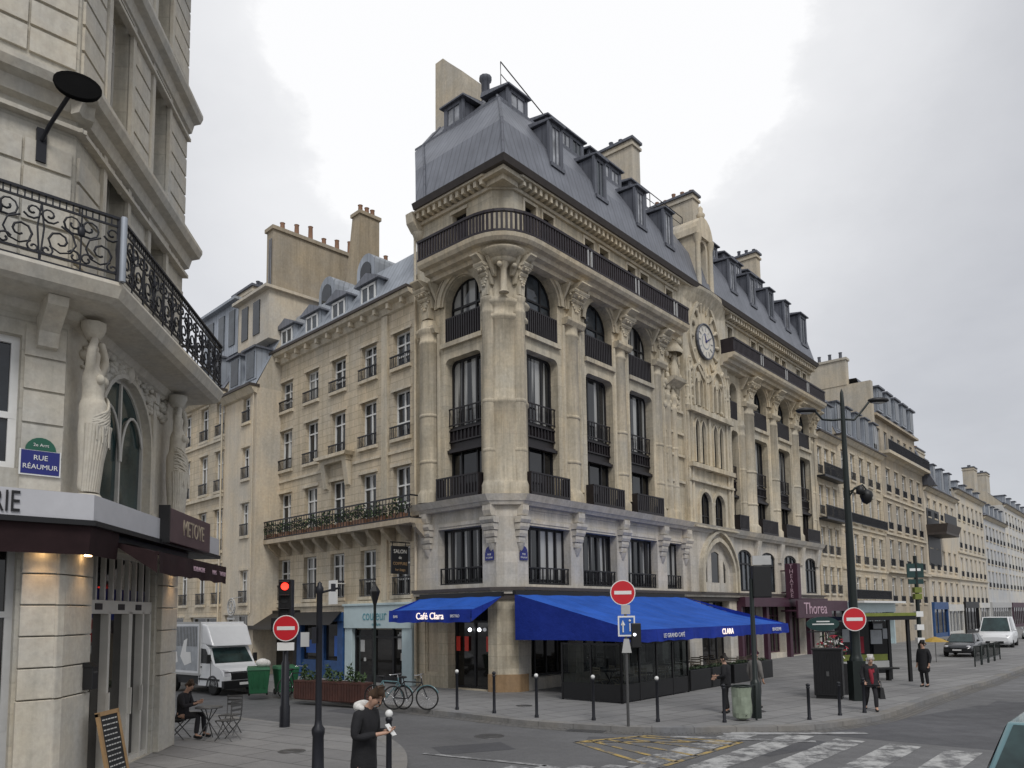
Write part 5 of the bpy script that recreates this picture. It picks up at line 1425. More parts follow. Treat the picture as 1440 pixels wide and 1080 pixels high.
b = MB(); b.tube([(-5.4 - k - .07, -1.0, 7.96), (-5.4 - k - .07, -1.0, 9.0)], .05, 6); b.build('rail_post', 'zinc_light', nb)
b = MB()
for M_, xs in ((I4, (-4.5, -1.62, -.25)),):
    b.M = M_
    for x in xs: b.box(x - .09, -.06, 4.55, x + .09, .02, 7.45); b.box(x - .12, -.1, 7.2, x + .12, .02, 7.42); b.box(x - .12, -.1, 4.55, x + .12, .02, 4.9)
b.M = I4
pt = outline((-4.25, -1.9, 4.55, 6.1, 'a', 1.15))
b.build('pilaster', 'stone_near_smooth', nb)
b = MB()
for i in range(1, len(pt) - 2):
    a, c_ = pt[i], pt[i + 1]; cc = (-3.075, 6.1)
    f = lambda p, kk: (cc[0] + (p[0] - cc[0]) * kk, cc[1] + (p[1] - cc[1]) * kk if p[1] > 6.1 else p[1])
    for k0, k1, yy in ((1.0, 1.07, -.1), (1.07, 1.16, -.05)):
        a0, b0, a1, b1 = f(a, k0), f(c_, k0), f(a, k1), f(c_, k1)
        b.quad((a0[0], yy, a0[1]), (b0[0], yy, b0[1]), (b1[0], yy, b1[1]), (a1[0], yy, a1[1])); b.quad((a1[0], yy, a1[1]), (b1[0], yy, b1[1]), (b1[0], 0, b1[1]), (a1[0], 0, a1[1]))
        b.quad((a0[0], 0, a0[1]), (b0[0], 0, b0[1]), (b0[0], yy, b0[1]), (a0[0], yy, a0[1]))
for s, e in ((-4.25, -.1), (-1.9, .1)): b.box(s - .1 * (s < -3), -.1, 4.55, s + .1 * (s > -3), 0, 6.1)
b.build('arch_moulding', 'stone_near_smooth', nb)

# canopy fascia over the shop
b = MB()
def frng(o): k = o * math.tan(R(25.75)); return [nbp(o, TA, -6), nbp(o, I4, -5.4 - k), nbp(o, I4, 1.3)]
strip(b, frng(.62), 4.26, frng(.62), 4.66); strip(b, frng(.62), 4.66, frng(0), 4.7)
for p_, q_ in ((frng(.62), frng(.6)),):
    pass
b.box(1.28, -.62, 4.26, 1.3, .0, 4.66); b.box(0, 0, 4.26, 1.3, .02, 4.66)
b.build('canopy_fascia', 'fascia_grey', nb)
b = MB(); strip(b, frng(0), 4.18, frng(.66), 4.18); strip(b, frng(.66), 4.18, frng(.66), 4.26)
b.build('canopy', 'black', nb)
b = MB()
def fr2(o): k = o * math.tan(R(25.75)); return [nbp(o, TA, -6), nbp(o, I4, -5.4 - k), nbp(o, I4, -4.6)]
strip(b, fr2(.55), 3.74, fr2(.58), 4.18); strip(b, fr2(.3), 3.8, fr2(.55), 3.74); b.build('rolled_awning', 'maroon_canvas', nb)
text('lettering', 'BRASSERIE', .44, TA @ Matrix.Translation((-1.3, -.635, 4.45)), 'black', nb, .01, sx=.62)
sg = thing('shop_sign', 'maroon box sign with cream lettering on the canopy of the near building', 'sign', WB @ Matrix.Translation((-1.5, -.7, 4.22)))
b = MB(); b.box(-1.28, -.08, 0, 1.45, .1, .66); b.build('panel', 'maroon_sign', sg, bevel=.015)
b = MB(); b.box(-1.32, -.09, -.02, -1.26, .11, .7); b.build('end_cap', 'black', sg)
text('lettering', 'METOYE', .46, Matrix.Translation((.25, -.085, .34)), 'cane', sg, .006, sx=.82)
# maroon awning
aw = awning(WB.inverted() @ WB, -4.6, -.35, -.36, 4.1, -1.2, 3.86, 3.52, ('maroon_canvas', 'maroon_canvas'), parent=nb)
b = MB()
for x in (-.35, -4.6): b.add([(x, -.36, 4.08), (x, -1.2, 3.86), (x, -1.2, 3.52)], [(0, 1, 2)], 0)
b.build('side_flap', 'maroon_canvas', aw)
for s, x in (('BOULANGERIE', -2.4), ('PAINS', -1.35), ('TRAITEUR', -.72)): text('lettering', s, .13, Matrix.Translation((x, -1.245, 3.7)), 'magenta_letter', aw, .003, sx=.85)
# shop door and transom
dr = MB()
for x in (-4.15, -3.25, -2.3, -2.22, -1.6, -1.2): dr.box(x - .045, .06, 0, x + .045, .2, 2.9)
dr.box(-4.2, .06, 2.86, -1.15, .2, 3.1); dr.box(-4.2, .08, 3.9, -1.15, .2, 4.0); dr.box(-4.2, .08, 0, -1.15, .2, .12)
for i in range(9): x = -4.15 + i * .365; dr.box(x - .03, .09, 3.1, x + .03, .17, 3.9)
for x in (-3.3, -2.28, -1.7): dr.box(x - .02, -.0, .95, x + .02, .06, 1.45)
d_ = dr.build('door', 'cream_frame', nb)
b = MB(); b.box(-4.2, .2, .05, -1.15, .22, 2.9); b.build('pane', 'pane_shop', d_)
b = MB(); b.box(-4.2, .2, 3.1, -1.15, .22, 3.9); b.build('transom_pane', 'pane_dark', d_)
b = MB(); b.box(-4.18, .19, 3.1, -1.2, .195, 3.32); b.build('blue_strip', 'plate_blue', d_)
b = MB()
for x in (-3.75, -2.75, -1.9): b.box(x - .14, .045, 2.93, x + .14, .06, 3.04)
for x, z in ((-3.95, 3.35), (-3.5, 3.35)): b.box(x - .11, .18, z, x + .11, .19, z + .25)
b.build('sticker', 'black', d_)
# rusticated corner pier with deep joints
b = MB()
for i in range(5):
    z0 = 1.58 + i * .472; z1 = z0 + .452
    b.box(-5.32, -.1, z0, -4.38, .02, z1); b.box(-1.0, -.1, z0, -.02, .02, z1)
    b.M = TA; b.box(-.5, -.1, z0, -.03, .02, z1); b.M = I4
    b.extr([tuple((TA @ Vector((-.04, -.1, 0)))[:2]), tuple((TA @ Vector((.0, -.1, 0)))[:2]), (-5.36, -.1), (-5.3, -.1), (-5.3, .1)], 'z', z0, z1)
b.box(-5.33, -.11, 0, -4.37, .02, 1.56); b.box(-1.01, -.11, 0, -.01, .02, 1.56); b.M = TA; b.box(-.51, -.11, 0, .0, .02, 1.56); b.M = I4
b.extr([tuple((TA @ Vector((-.04, -.112, 0)))[:2]), tuple((TA @ Vector((.0, -.112, 0)))[:2]), (-5.36, -.112), (-5.3, -.112), (-5.3, .1)], 'z', 0, 1.555)
b.build('pier', 'stone_near_smooth', nb, bevel=.012)
b = MB()
for x in (-4.85, -.5): b.box(x - .05, -.24, 3.78, x + .05, -.16, 3.81)
b.M = TA; b.box(-.3, -.24, 3.78, -.2, -.16, 3.81); b.M = I4
b.build('downlight', 'warm_glow', nb)
for x, y in ((-4.85, -.28), (-.5, -.28)):
    l_ = bpy.data.lights.new('downlight', 'SPOT'); l_.energy = 14; l_.color = (1, .62, .3); l_.spot_size = R(100); l_.spot_blend = .8; l_.shadow_soft_size = .08
    lo = bpy.data.objects.new('downlight_glow', l_); COL.objects.link(lo); lo.parent = nb; lo.location = (x, y, 3.76); lo.rotation_euler = (R(-8), 0, 0)
l_ = bpy.data.lights.new('downlight', 'SPOT'); l_.energy = 14; l_.color = (1, .62, .3); l_.spot_size = R(100); l_.spot_blend = .8; l_.shadow_soft_size = .08
lo = bpy.data.objects.new('downlight_glow', l_); COL.objects.link(lo); lo.parent = nb; lo.location = TA @ Vector((-.25, -.28, 3.76))
# small railing and vent grill on the corner canopy
# street plate
sp = thing('street_plate', 'blue enamel street name plate with green arched top on the near building', 'sign', WB @ TA @ Matrix.Translation((-.32, -.055, 4.98)))
b = MB(); b.box(-.26, -.02, 0, .26, .02, .36); b.build('plate', 'plate_blue', sp)
b = MB(); b.extr([(-.26, .37)] + [(.26 * math.cos(math.pi * (1 - i / 10)) * .8, .37 + .2 * math.sin(math.pi * i / 10)) for i in range(11)] + [(.26, .37)], 'y', -.02, .02); b.build('arched_top', 'plate_green', sp)
b = MB(); b.box(-.28, -.015, -.02, .28, .018, 0); b.box(-.28, -.015, .355, .28, .018, .375); b.box(-.28, -.015, 0, -.26, .018, .36); b.box(.26, -.015, 0, .28, .018, .36); b.build('border', 'white_paint', sp)
text('lettering', 'RUE', .11, Matrix.Translation((0, -.025, .25)), 'white_paint', sp, .003); text('lettering', 'RÉAUMUR', .105, Matrix.Translation((0, -.025, .11)), 'white_paint', sp, .003); text('lettering', '2e Arrt', .07, Matrix.Translation((0, -.025, .45)), 'white_paint', sp, .003)
for M_, s_, l_ in ((TM @ Matrix.Translation((-.85, -.03, 4.72)), 'RUE ST DENIS', 'small blue street plate on the white corner pier, on the side of the left street'), (Matrix.Translation((.86, -.03, 4.72)), 'RUE RÉAUMUR', 'small blue street plate on the white corner pier, on the side of the long awning')):
    sp = thing('street_plate', l_, 'sign', WR @ M_)
    b = MB(); b.box(-.22, -.02, 0, .22, .0, .3); b.build('plate', 'plate_blue', sp)
    b = MB(); b.extr([(-.22, .31)] + [(.2 * math.cos(math.pi * (1 - i / 10)), .31 + .2 * math.sin(math.pi * i / 10)) for i in range(11)] + [(.22, .31)], 'y', -.02, .0); b.build('arched_top', 'plate_blue', sp)
    text('lettering', s_.split(' ', 1)[0], .1, Matrix.Translation((0, -.024, .21)), 'white_paint', sp, .002); text('lettering', s_.split(' ', 1)[1], .08, Matrix.Translation((0, -.024, .09)), 'white_paint', sp, .002)
# wall lamp: oval floodlight on an arm
wl = thing('wall_lamp', 'black oval floodlight on a bent wall arm above the iron balcony', 'lamp', WB @ TA @ Matrix.Translation((-.5, 0, 10.2)))
b = MB(); b.box(-.07, -.08, -.25, .07, 0, .3); b.tube([(0, -.08, .1), (.06, -.25, .3), (.2, -.75, .62)], .032, 6); b.build('arm', 'iron', wl)
b = MB(Matrix.Translation((.28, -.85, .72)) @ Matrix.Rotation(R(62), 4, 'X') @ Matrix.Rotation(R(-12), 4, 'Y')); b.lathe([(.001, -.09), (.2, -.08), (.31, -.03), (.335, .02), (.33, .05), (.29, .03)], n=20); b.lathe([(.29, .03), (.001, .04)], n=20, m=0); b.build('lamp_head', 'matte_black', wl)
# letter box
ml = thing('letter_box', 'small black letter box on the corner pier of the near building', 'box', WB @ Matrix.Translation((-4.55, -.1, 1.62)))
b = MB(); b.box(-.1, -.16, 0, .1, 0, .36); b.extr([(-.17, .36), (-.09, .44), (0, .44), (0, .36)], 'x', -.11, .11); b.build('body', 'black', ml, bevel=.012)
b = MB(); b.box(-.07, -.167, .27, .07, -.159, .29); b.build('slot', 'tube_metal', ml)
# caryatids carrying the near balcony
def caryatid(x, z0, h, lean, label):
    k = h / 2.75
    base = Vector((x, -.30, z0))
    n_ = [(0, 0, .0, .17), (lean * .02, -.02, .45, .18), (lean * .04, -.05, .95, .24), (lean * .07, -.05, 1.28, .25), (lean * .04, -.02, 1.55, .165), (0, -.04, 1.85, .2), (0, -.03, 2.05, .16), (0, -.03, 2.16, .07), (-.03, -.07, 2.28, .085), (-.04, -.06, 2.4, .085),
          (-.2, -.05, 2.03, .085), (-.33, -.12, 2.32, .07), (-.13, -.10, 2.58, .06), (.2, -.05, 2.03, .085), (.36, -.1, 2.3, .07), (.16, -.08, 2.6, .06)]
    e_ = [(0, 1), (1, 2), (2, 3), (3, 4), (4, 5), (5, 6), (6, 7), (7, 8), (8, 9), (6, 10), (10, 11), (11, 12), (6, 13), (13, 14), (14, 15)]
    M = Matrix.Translation(base) @ Matrix.Diagonal((k * .84, k * .84, k, 1))
    st_ = skin_mesh('caryatid', n_, e_, 'stone_near_smooth', nb, 2, 3, M)
    b = MB(M)
    random.seed(int(x * 10))
    for i in range(16):     # folds of the robe
        a = math.pi * (1.0 + i / 15); r0, r1, r2 = .2, .235, .275
        b.tube([(r0 * math.cos(a), r0 * math.sin(a) * .9, .05), (r1 * math.cos(a + .1), -.02 + r1 * math.sin(a + .1) * .9, .55), (r2 * math.cos(a + .25 * lean) + lean * .05, -.05 + r2 * math.sin(a) * .95, 1.15)], [.03, .035, .05], 5)
    for i in range(11):      # gathered cloth round the hips
        z = 1.08 + .04 * i; rr = .262 - .003 * abs(i - 4); b.tube([(rr * math.cos(a) + lean * .06, -.05 + rr * math.sin(a), z + lean * (.10 + .012 * i) * math.cos(a) - .05 * math.sin(a) ** 2 + .018 * math.sin(a * 4 + i * 1.7)) for a in [math.pi * (1 + q / 10) for q in range(11)]], [.012 + .014 * math.sin(math.pi * q / 10) + .006 * random.random() for q in range(11)], 5)
    for i in range(9): a = random.uniform(1.1, 1.9) * math.pi; b.tube([(.28 * math.cos(a) + lean * .05, -.05 + .28 * math.sin(a), 1.12), (.29 * math.cos(a) + lean * .05, -.05 + .29 * math.sin(a), .98 - random.uniform(0, .2))], [.03, .015], 5)
    for q in (-.09, .09): b.ball((q, -.2, 1.9), .085, n=8)
    b.ball((-.04, -.02, 2.42), .1, n=8, sz=(1.05, 1.1, .8)); b.build('drapery_fold', 'stone_near_smooth', st_)
    b = MB(M); b.lathe([(.3, -.02), (.3, .04), (.24, .1), (.22, .12)], (0, 0, -.1), 10); b.lathe([(.12, 2.6), (.2, 2.7), (.24, 2.78), (.24, 2.86)], (0, 0, 0), 8); b.build('caryatid_base', 'stone_near_smooth', nb)
caryatid(-5.2, 4.72, 2.72, 1, 'left'); caryatid(-1.0, 4.72, 2.72, -1, 'right')
# ============================================================ HOUSES ALONG THE RIGHT
random.seed(5)
def cols_(x0, x1, n): return [x0 + (x1 - x0) * (i + .5) / n for i in range(n)]
def shop(h, x0, x1, z1, fas, fm, pane='pane_shop', out=.25, aw=None):
    b = MB(); b.box(x0, -out, z1, x1, 0.02, z1 + fas); b.box(x0, -out * .8, 0, x0 + .25, .02, z1); b.box(x1 - .25, -out * .8, 0, x1, .02, z1); b.box(x0 + .25, -.12, 0, x1 - .25, .02, .4)
    n = max(2, int((x1 - x0) / 1.6))
    for i in range(1, n): x = x0 + (x1 - x0) * i / n; b.box(x - .05, -.1, .4, x + .05, .02, z1)
    o = b.build('shop_front', fm, h)
    b = MB(); b.box(x0 + .2, -.04, .3, x1 - .2, -.02, z1); b.build('pane', pane, o)
    return o
ra = simple_house('town_house', 'narrow cream house with dark balconies just right of the corner building', WR, 31.95, 36.4, 14.9, grid(cols_(32.1, 36.3, 3), [(12.1, 14.0), (9.3, 11.3), (6.6, 8.4), (3.9, 5.7)], .75), 'stone_house', mansard=(18.3, 1.8, 2))
b = MB()
for z in (11.9, 9.0): b.box(32.0, -.6, z - .12, 36.35, 0, z); railing(b, 32.0, 36.35, z, z + .85, -.56, .12, .014)
b.build('balcony', 'iron', ra); shop(ra, 32.1, 36.3, 2.7, .7, 'magenta_sign')
chimney(I4, 34.0, 36.2, 3.0, 4.0, 15, 21.0, 6, along='x', parent=ra)
b = MB(); b.tube([(33.6, 2.5, 16), (33.6, 2.5, 22.2)], .16, 6); b.build('flue', 'slate', ra)
rb = simple_house('town_house', 'broad cream house with pale glazed shop and grey mansard behind the tall lamp post', WR, 36.45, 47.6, 15.4, grid(cols_(36.8, 47.4, 5), [(12.5, 14.5), (9.3, 11.6), (6.2, 8.4), (3.6, 5.2)], .95), 'stone_house', bands=((8.8, .12), (5.7, .12)), mansard=(19.0, 1.6, 5))
b = MB()
for z in (3.55, 9.2): railing(b, 36.6, 47.4, z, z + .7, -.3, .13, .016)
b.build('balcony_railing', 'iron', rb)
o = shop(rb, 36.6, 47.5, 2.55, .75, 'teal_shop', 'pane_curtain', .5)
b = MB(); b.box(36.6, -1.3, 3.25, 47.5, 0, 3.4); b.build('canopy', 'white_paint', rb)
rc = simple_house('town_house', 'tallest house of the right row, setback storey and slate mansard above a long balcony', WR, 47.7, 61.4, 15.9, grid(cols_(48.2, 61.0, 5), [(12.7, 14.7), (9.5, 11.7), (6.4, 8.6), (3.3, 5.4)], 1.15), 'stone_old', bands=((5.8, .3), (9.0, .15), (12.1, .12)), mansard=None)
b = MB(); wall(b, 47.7, 61.4, 16, 19.1, grid(cols_(48.2, 61.0, 6), [(16.3, 18.3)], 1.0), .2, 0, .5); b.quad((47.7, 10, 15.9), (47.7, .5, 15.9), (47.7, .5, 19.1), (47.7, 10, 19.1)); b.box(47.6, .1, 19.1, 61.5, 10, 19.3); b.build('setback_storey', 'stone_old', rc)
for o in grid(cols_(48.2, 61.0, 6), [(16.3, 18.3)], 1.0): window(rc, I4, o, .18, .5, fm='grey_paint', fw=.07, mull=(.5,))
b = MB(); b.box(47.6, -.75, 15.75, 61.5, .1, 16.0); b.build('balcony_slab', 'stone_trim', rc)
b = MB(); railing(b, 47.6, 61.5, 16.0, 16.9, -.7, .16, .018); b.build('balcony_railing', 'iron', rc)
b = MB(); b.add([(47.7, .3, 19.3), (61.4, .3, 19.3), (61.4, 1.6, 22.6), (47.7, 1.6, 22.6)], [(0, 1, 2, 3)], 0); b.quad((47.7, 1.6, 22.6), (61.4, 1.6, 22.6), (61.4, 10, 22.9), (47.7, 10, 22.9), 0)
b.poly([(61.4, .3, 19.3), (61.4, 10, 19.3), (61.4, 10, 22.9), (61.4, 1.6, 22.6)], 1); b.build('roof', ['slate', 'plaster_light'], rc)
for x in cols_(48.2, 61.0, 5):
    b = MB(); b.box(x - .75, .25, 19.7, x + .75, 1.8, 21.7, 0); b.box(x - .95, .05, 21.7, x + .95, 2, 21.85, 1); o = b.build('dormer', ['zinc_light', 'slate'], rc)
    b = MB(); b.box(x - .55, .22, 19.85, x + .55, .245, 21.5); b.build('pane', 'pane_sky', o)
pw = thing('gable_wall', 'tall plaster party wall with chimney pots between the blue grey mansard and the slate one', 'wall', WR @ Matrix.Translation((47.4, 0, 0)))
b = MB(); b.box(-.3, .3, 14, .28, 9, 22.0); b.box(-.35, 2.2, 22.0, .33, 9, 24.2); b.box(-.45, 2.1, 24.2, .43, 9.1, 24.4); b.build('wall', 'plaster_light', pw)
p = MB()
for i in range(7): y = 2.7 + i * .9; p.lathe([(.15, 24.4), (.13, 24.9), (.17, 25)], (0, y, 0), 8)
p.build('chimney_pot', 'slate', pw)
rd = simple_house('town_house', 'lower cream house with a rounded dark balcony under a steep slate roof edge', WR, 61.5, 75.6, 14.6, grid(cols_(62, 75.2, 5), [(11.8, 13.6), (6.6, 8.6), (3.4, 5.4)], 1.1), 'stone_render_warm', bands=((5.9, .25),), mansard=(18.5, 2, 4))
b = MB(); b.box(62.0, -1.7, 9.9, 67.5, 0, 10.1); b.hexa([(62.0, -1.7, 10.1), (67.5, -1.7, 10.1), (67.5, 0, 10.1), (62, 0, 10.1)], [(61.8, -1.9, 10.9), (67.8, -1.9, 10.9), (67.8, 0, 10.9), (61.8, 0, 10.9)]); b.build('balcony', 'gutter_dark', rd)
b = MB(); b.box(62.2, -1.6, 11, 67.4, -1.55, 11.9); b.box(62.2, -.05, 7.0, 67.3, .02, 12.6); b.build('balcony_window', 'dark_metal', rd)
b = MB(); b.extr([(-1.2, 14.6), (.2, 14.6), (3, 20.5), (1.6, 20.5)], 'x', 61.5, 62.3); b.build('gable_edge', 'slate', rd)
shop(rd, 62, 68, 2.7, .7, 'blue_shop'); shop(rd, 68.2, 75.4, 2.5, .7, 'stone_white', 'pane_curtain')
re = simple_house('town_house', 'pale grey cream house with a big bare gable rising behind its roof', WR, 75.7, 91.8, 15.9, grid(cols_(76, 91.5, 6), [(12.7, 14.6), (9.5, 11.6), (6.3, 8.4), (3.4, 5.3)], 1.1), 'stone_render', bands=((8.9, .15), (5.9, .2)), mansard=(17.5, 2.5, 4))
b = MB(); b.extr([(1.5, 15), (9, 15), (9, 20.5), (4.5, 20.8), (1.8, 18)], 'x', 79, 88); b.build('gable', 'plaster_light', re); chimney(I4, 80, 84, 4.5, 5.5, 19, 22, 5, along='x', parent=re); shop(re, 76.5, 84, 2.8, .7, 'black'); shop(re, 84.5, 91, 2.8, .6, 'stone_white')
rf = simple_house('town_house', 'white rendered house with a dark low mansard near the end of the row', WR, 91.9, 108, 14.4, grid(cols_(92.2, 107.7, 6), [(11.4, 13.2), (8.4, 10.3), (5.4, 7.4)], 1.1), 'stone_bluish', mansard=(17.0, 1.5, 5, 'slate')); shop(rf, 92.5, 107.5, 2.8, .7, 'grey_paint')
rg = simple_house('town_house', 'tall white building with chimneys at the right edge of the photo', WR, 108.2, 135, 17.5, grid(cols_(108.5, 134.7, 9), [(14.6, 16.4), (11.5, 13.3), (8.4, 10.3), (5.4, 7.4)], 1.2), 'stone_white', mansard=(19.6, 2, 6, 'slate')); shop(rg, 108.5, 134, 2.8, .7, 'magenta_sign')
chimney(I4, 112, 114.5, 4, 5.5, 18, 24, 4, along='x', parent=rg); chimney(I4, 122, 125, 4, 5.5, 18, 24.5, 4, along='x', parent=rg)
rh = simple_house('town_house', 'last pale building far down the street', WR, 135.2, 190, 15.5, grid(cols_(136, 189, 12), [(12.0, 13.8), (8.8, 10.8), (5.6, 7.6)], 1.3), 'stone_render', mansard=(18, 2, 6)); shop(rh, 136, 189, 2.8, .7, 'grey_paint')

# ============================================================ PEOPLE
STAND = dict(pel=(0, 0, .95), che=(0, -.01, 1.30), nec=(0, 0, 1.48), hd=(0, .02, 1.62), hl=0,
             sL=(-.18, -.01, 1.41), eL=(-.25, -.04, 1.13), wL=(-.24, .05, .88), hpL=(-.09, 0, .91), kL=(-.10, .03, .49), aL=(-.10, -.03, .08),
             sR=(.18, -.01, 1.41), eR=(.25, -.04, 1.13), wR=(.24, .05, .88), hpR=(.09, 0, .91), kR=(.10, .03, .49), aR=(.10, -.03, .08))
def person(label, M, scale, pose, jacket='coat_black', trousers='cloth_dark', hair='hair_dark', hem=.78, shoes='black', group=None, hood=None, hairlong=0, coat_w=1.0, skirt=False):
    P = dict(STAND); P.update(pose); V = {k: Vector(v) for k, v in P.items() if isinstance(v, tuple)}
    S = M @ Matrix.Scale(scale, 4)
    hd = V['hd']; nec = V['nec']; hv = (hd - nec).normalized(); fwd = Vector(P.get('fwd', (0, 1, 0))).normalized(); side = hv.cross(fwd).normalized() * -1
    fwd = hv.cross(side).normalized(); fwd = fwd if fwd.dot(Vector(P.get('fwd', (0, 1, 0)))) > 0 else -fwd
    nodes = []; edges = []
    def nd(p, r, par=None):
        nodes.append((p[0], p[1], p[2], r)); i = len(nodes) - 1
        if par is not None: edges.append((par, i))
        return i
    pel = nd(V['pel'], .11); che = nd(V['che'], .12, pel); nk = nd(nec, .052, che)
    chin = nd(hd - hv * .055 + fwd * .02, .066, nk); mid = nd(hd + hv * .02 + fwd * .005, .088, chin); top = nd(hd + hv * .095 - fwd * .005, .06, mid)
    nd(hd + fwd * .105 - hv * .005, .012, mid)                       # nose
    for s in 'LR':
        sg_ = -1 if s == 'L' else 1
        sh = nd(V['s' + s], .055, che); el = nd(V['e' + s], .04, sh); wr = nd(V['w' + s], .028, el)
        d = (V['w' + s] - V['e' + s]).normalized(); ref = Vector(P.get('palm' + s, (0, 1, 0))); lat = d.cross(ref)
        lat = lat.normalized() if lat.length > .05 else d.orthogonal().normalized(); dn = lat.cross(d).normalized()
        pa = nd(V['w' + s] + d * .07, .030, wr)
        for q, l in ((-.028, .065), (-.01, .078), (.009, .073), (.027, .055)):
            k = nd(V['w' + s] + d * .105 + lat * q, .0095, pa); k2 = nd(V['w' + s] + d * (.105 + l * .55) + lat * q * 1.1 + dn * .012, .0085, k); nd(V['w' + s] + d * (.105 + l * .9) + lat * q * 1.1 + dn * .035, .0075, k2)
        k = nd(V['w' + s] + d * .055 + lat * -.042, .010, pa); nd(V['w' + s] + d * .09 + lat * -.06 + dn * .02, .0085, k)
        hp = nd(V['hp' + s], .08, pel); kn = nd(V['k' + s], .052, hp); an = nd(V['a' + s], .038, kn); nd(V['a' + s] + Vector(P.get('toe' + s, (0.01, .15, -.045))), .03, an)
    body = skin_mesh('person', nodes, edges, 'skin', None, 1, 0, Matrix.Scale(scale, 4))
    body.matrix_world = M; tag(body, label, 'person', group)
    def sc_(l): return Matrix.Scale(scale, 4)
    # jacket
    nodes = []; edges = []
    w_ = coat_w; up_ = (V['che'] - V['pel']).normalized()
    pel = nd(V['pel'] + up_ * .08, .155 * w_); che = nd(V['che'], .165 * w_, pel); nd(nec - hv * .015 - fwd * .01, .075, che)
    if hem < .9:
        dn_ = Vector(P.get('hemdir', (0, 0, -1))); a_ = nd(V['pel'] + dn_ * (.95 - hem) * .5, .165 * w_, pel); nd(V['pel'] + dn_ * (.95 - hem), .17 * w_, a_)
    for s in 'LR':
        sh = nd(V['s' + s], .082, che); el = nd(V['e' + s], .064, sh); nd(V['e' + s].lerp(V['w' + s], .93), .046, el)
    skin_mesh('jacket', nodes, edges, jacket, body, 1, 0, sc_(0))
    nodes = []; edges = []
    pel = nd(V['pel'] - up_ * .02, .10)
    for s in 'LR':
        hp = nd(V['hp' + s].lerp(V['k' + s], .35), .078, pel); kn = nd(V['k' + s], .066, hp); nd(V['k' + s].lerp(V['a' + s], .95), .058, kn)
    skin_mesh('trousers', nodes, edges, trousers, body, 1, 0, sc_(0))
    for s in 'LR':
        t_ = Vector(P.get('toe' + s, (0.01, .15, -.045))); a_ = V['a' + s]
        skin_mesh('shoe', [(*(a_ + Vector((0, -.03, -.03)) - t_ * .2), .042), (*(a_ + t_ * .45 + Vector((0, 0, -.02))), .045), (*(a_ + t_ * 1.05 + Vector((0, 0, .0))), .035)], [(0, 1), (1, 2)], shoes, body, 1, 0, sc_(0))
    # hair: cap over crown and nape
    hn = [(*(hd - hv * .03 - fwd * .06), .055), (*(hd + hv * .05 - fwd * .035), .083), (*(hd + hv * .10 + fwd * .0), .072), (*(hd + hv * .085 + fwd * .055), .04)]
    he = [(0, 1), (1, 2), (2, 3)]
    if hairlong: hn.append((*(hd - hv * .12 - fwd * .065), .05)); he.append((0, 4))
    skin_mesh('hair', hn, he, hair, body, 1, 1, sc_(0))
    e = MB(Matrix.Scale(scale, 4))
    for q in (-1, 1): e.ball(hd + hv * .015 + fwd * .083 + side * q * .033, .011, n=6)
    e.build('eye', 'black', body)
    e = MB(Matrix.Scale(scale, 4))
    for q in (-1, 1): e.ball(hd - hv * .005 - fwd * .005 + side * q * .09, .028, n=6, sz=(.5, .8, 1.1))
    e.tube([hd - hv * .045 + fwd * .085 + side * -.022, hd - hv * .047 + fwd * .092, hd - hv * .045 + fwd * .085 + side * .022], .006, 5)
    e.build('ear_and_mouth', 'skin', body)
    if hood:
        skin_mesh('fur_hood', [(*(nec + Vector((-.1, -.09, .0))), .06), (*(nec + Vector((0, -.13, .01))), .075), (*(nec + Vector((.1, -.09, .0))), .06), (*(nec + Vector((.13, .02, -.02))), .035), (*(nec + Vector((-.13, .02, -.02))), .035)], [(0, 1), (1, 2), (2, 3), (0, 4)], hood, body, 1, 1, sc_(0))
    return body

pm = person('person in long black coat with white fur hood looking down at a phone', at(-1.93, 10.05, RZ + .12, R(-112)), 1.10,
       dict(pel=(0, 0, .95), che=(0, .02, 1.29), nec=(0, .06, 1.46), hd=(0, .15, 1.555), fwd=(0, .7, -.75), sL=(-.17, .03, 1.38), sR=(.17, .03, 1.38), eL=(-.23, .02, 1.12), eR=(.23, .02, 1.12), wL=(-.09, .25, 1.17), wR=(.09, .26, 1.16), palmL=(0, 0, 1), palmR=(0, 0, 1)),
       'coat_black', 'trousers_navy', 'hair_brown', .66, hood='fur_white', coat_w=1.12)
ph = MB(Matrix.Scale(1.10, 4) @ Matrix.Translation((0, .36, 1.20)) @ Matrix.Rotation(R(-50), 4, 'X')); ph.box(-.04, -.08, -.005, .04, .08, .005, 0)
o = ph.build('phone', 'white_paint'); o.matrix_world = at(-1.93, 10.05, 0, R(-112)); tag(o, 'pale phone held by the person in the long black coat', 'phone')

WALK = dict(hpL=(-.09, 0, .91), kL=(-.10, .18, .52), aL=(-.09, .22, .09), kR=(.10, -.02, .49), aR=(.09, -.30, .13), toeR=(.01, .12, -.08), eL=(-.25, -.1, 1.14), wL=(-.25, -.06, .90), eR=(.25, .02, 1.13), wR=(.23, .18, .95))
pw_ = person('white haired person in dark coat and red scarf walking with a black bag', at(9.75, 21.35, 0, R(172)), .86, dict(WALK, che=(0, .05, 1.29), nec=(0, .09, 1.46), hd=(0, .14, 1.60)), 'cloth_dark', 'cloth_dark', 'hair_white', .72, coat_w=1.3)
sc_m = skin_mesh('scarf', [(0, .13, 1.40, .075), (.03, .2, 1.22, .06), (.0, .21, 1.02, .055), (.0, .2, .84, .04), (-.05, .2, 1.18, .05)], [(0, 1), (1, 2), (2, 3), (0, 4)], 'scarf_red', pw_, 1, 0, Matrix.Scale(.86, 4))
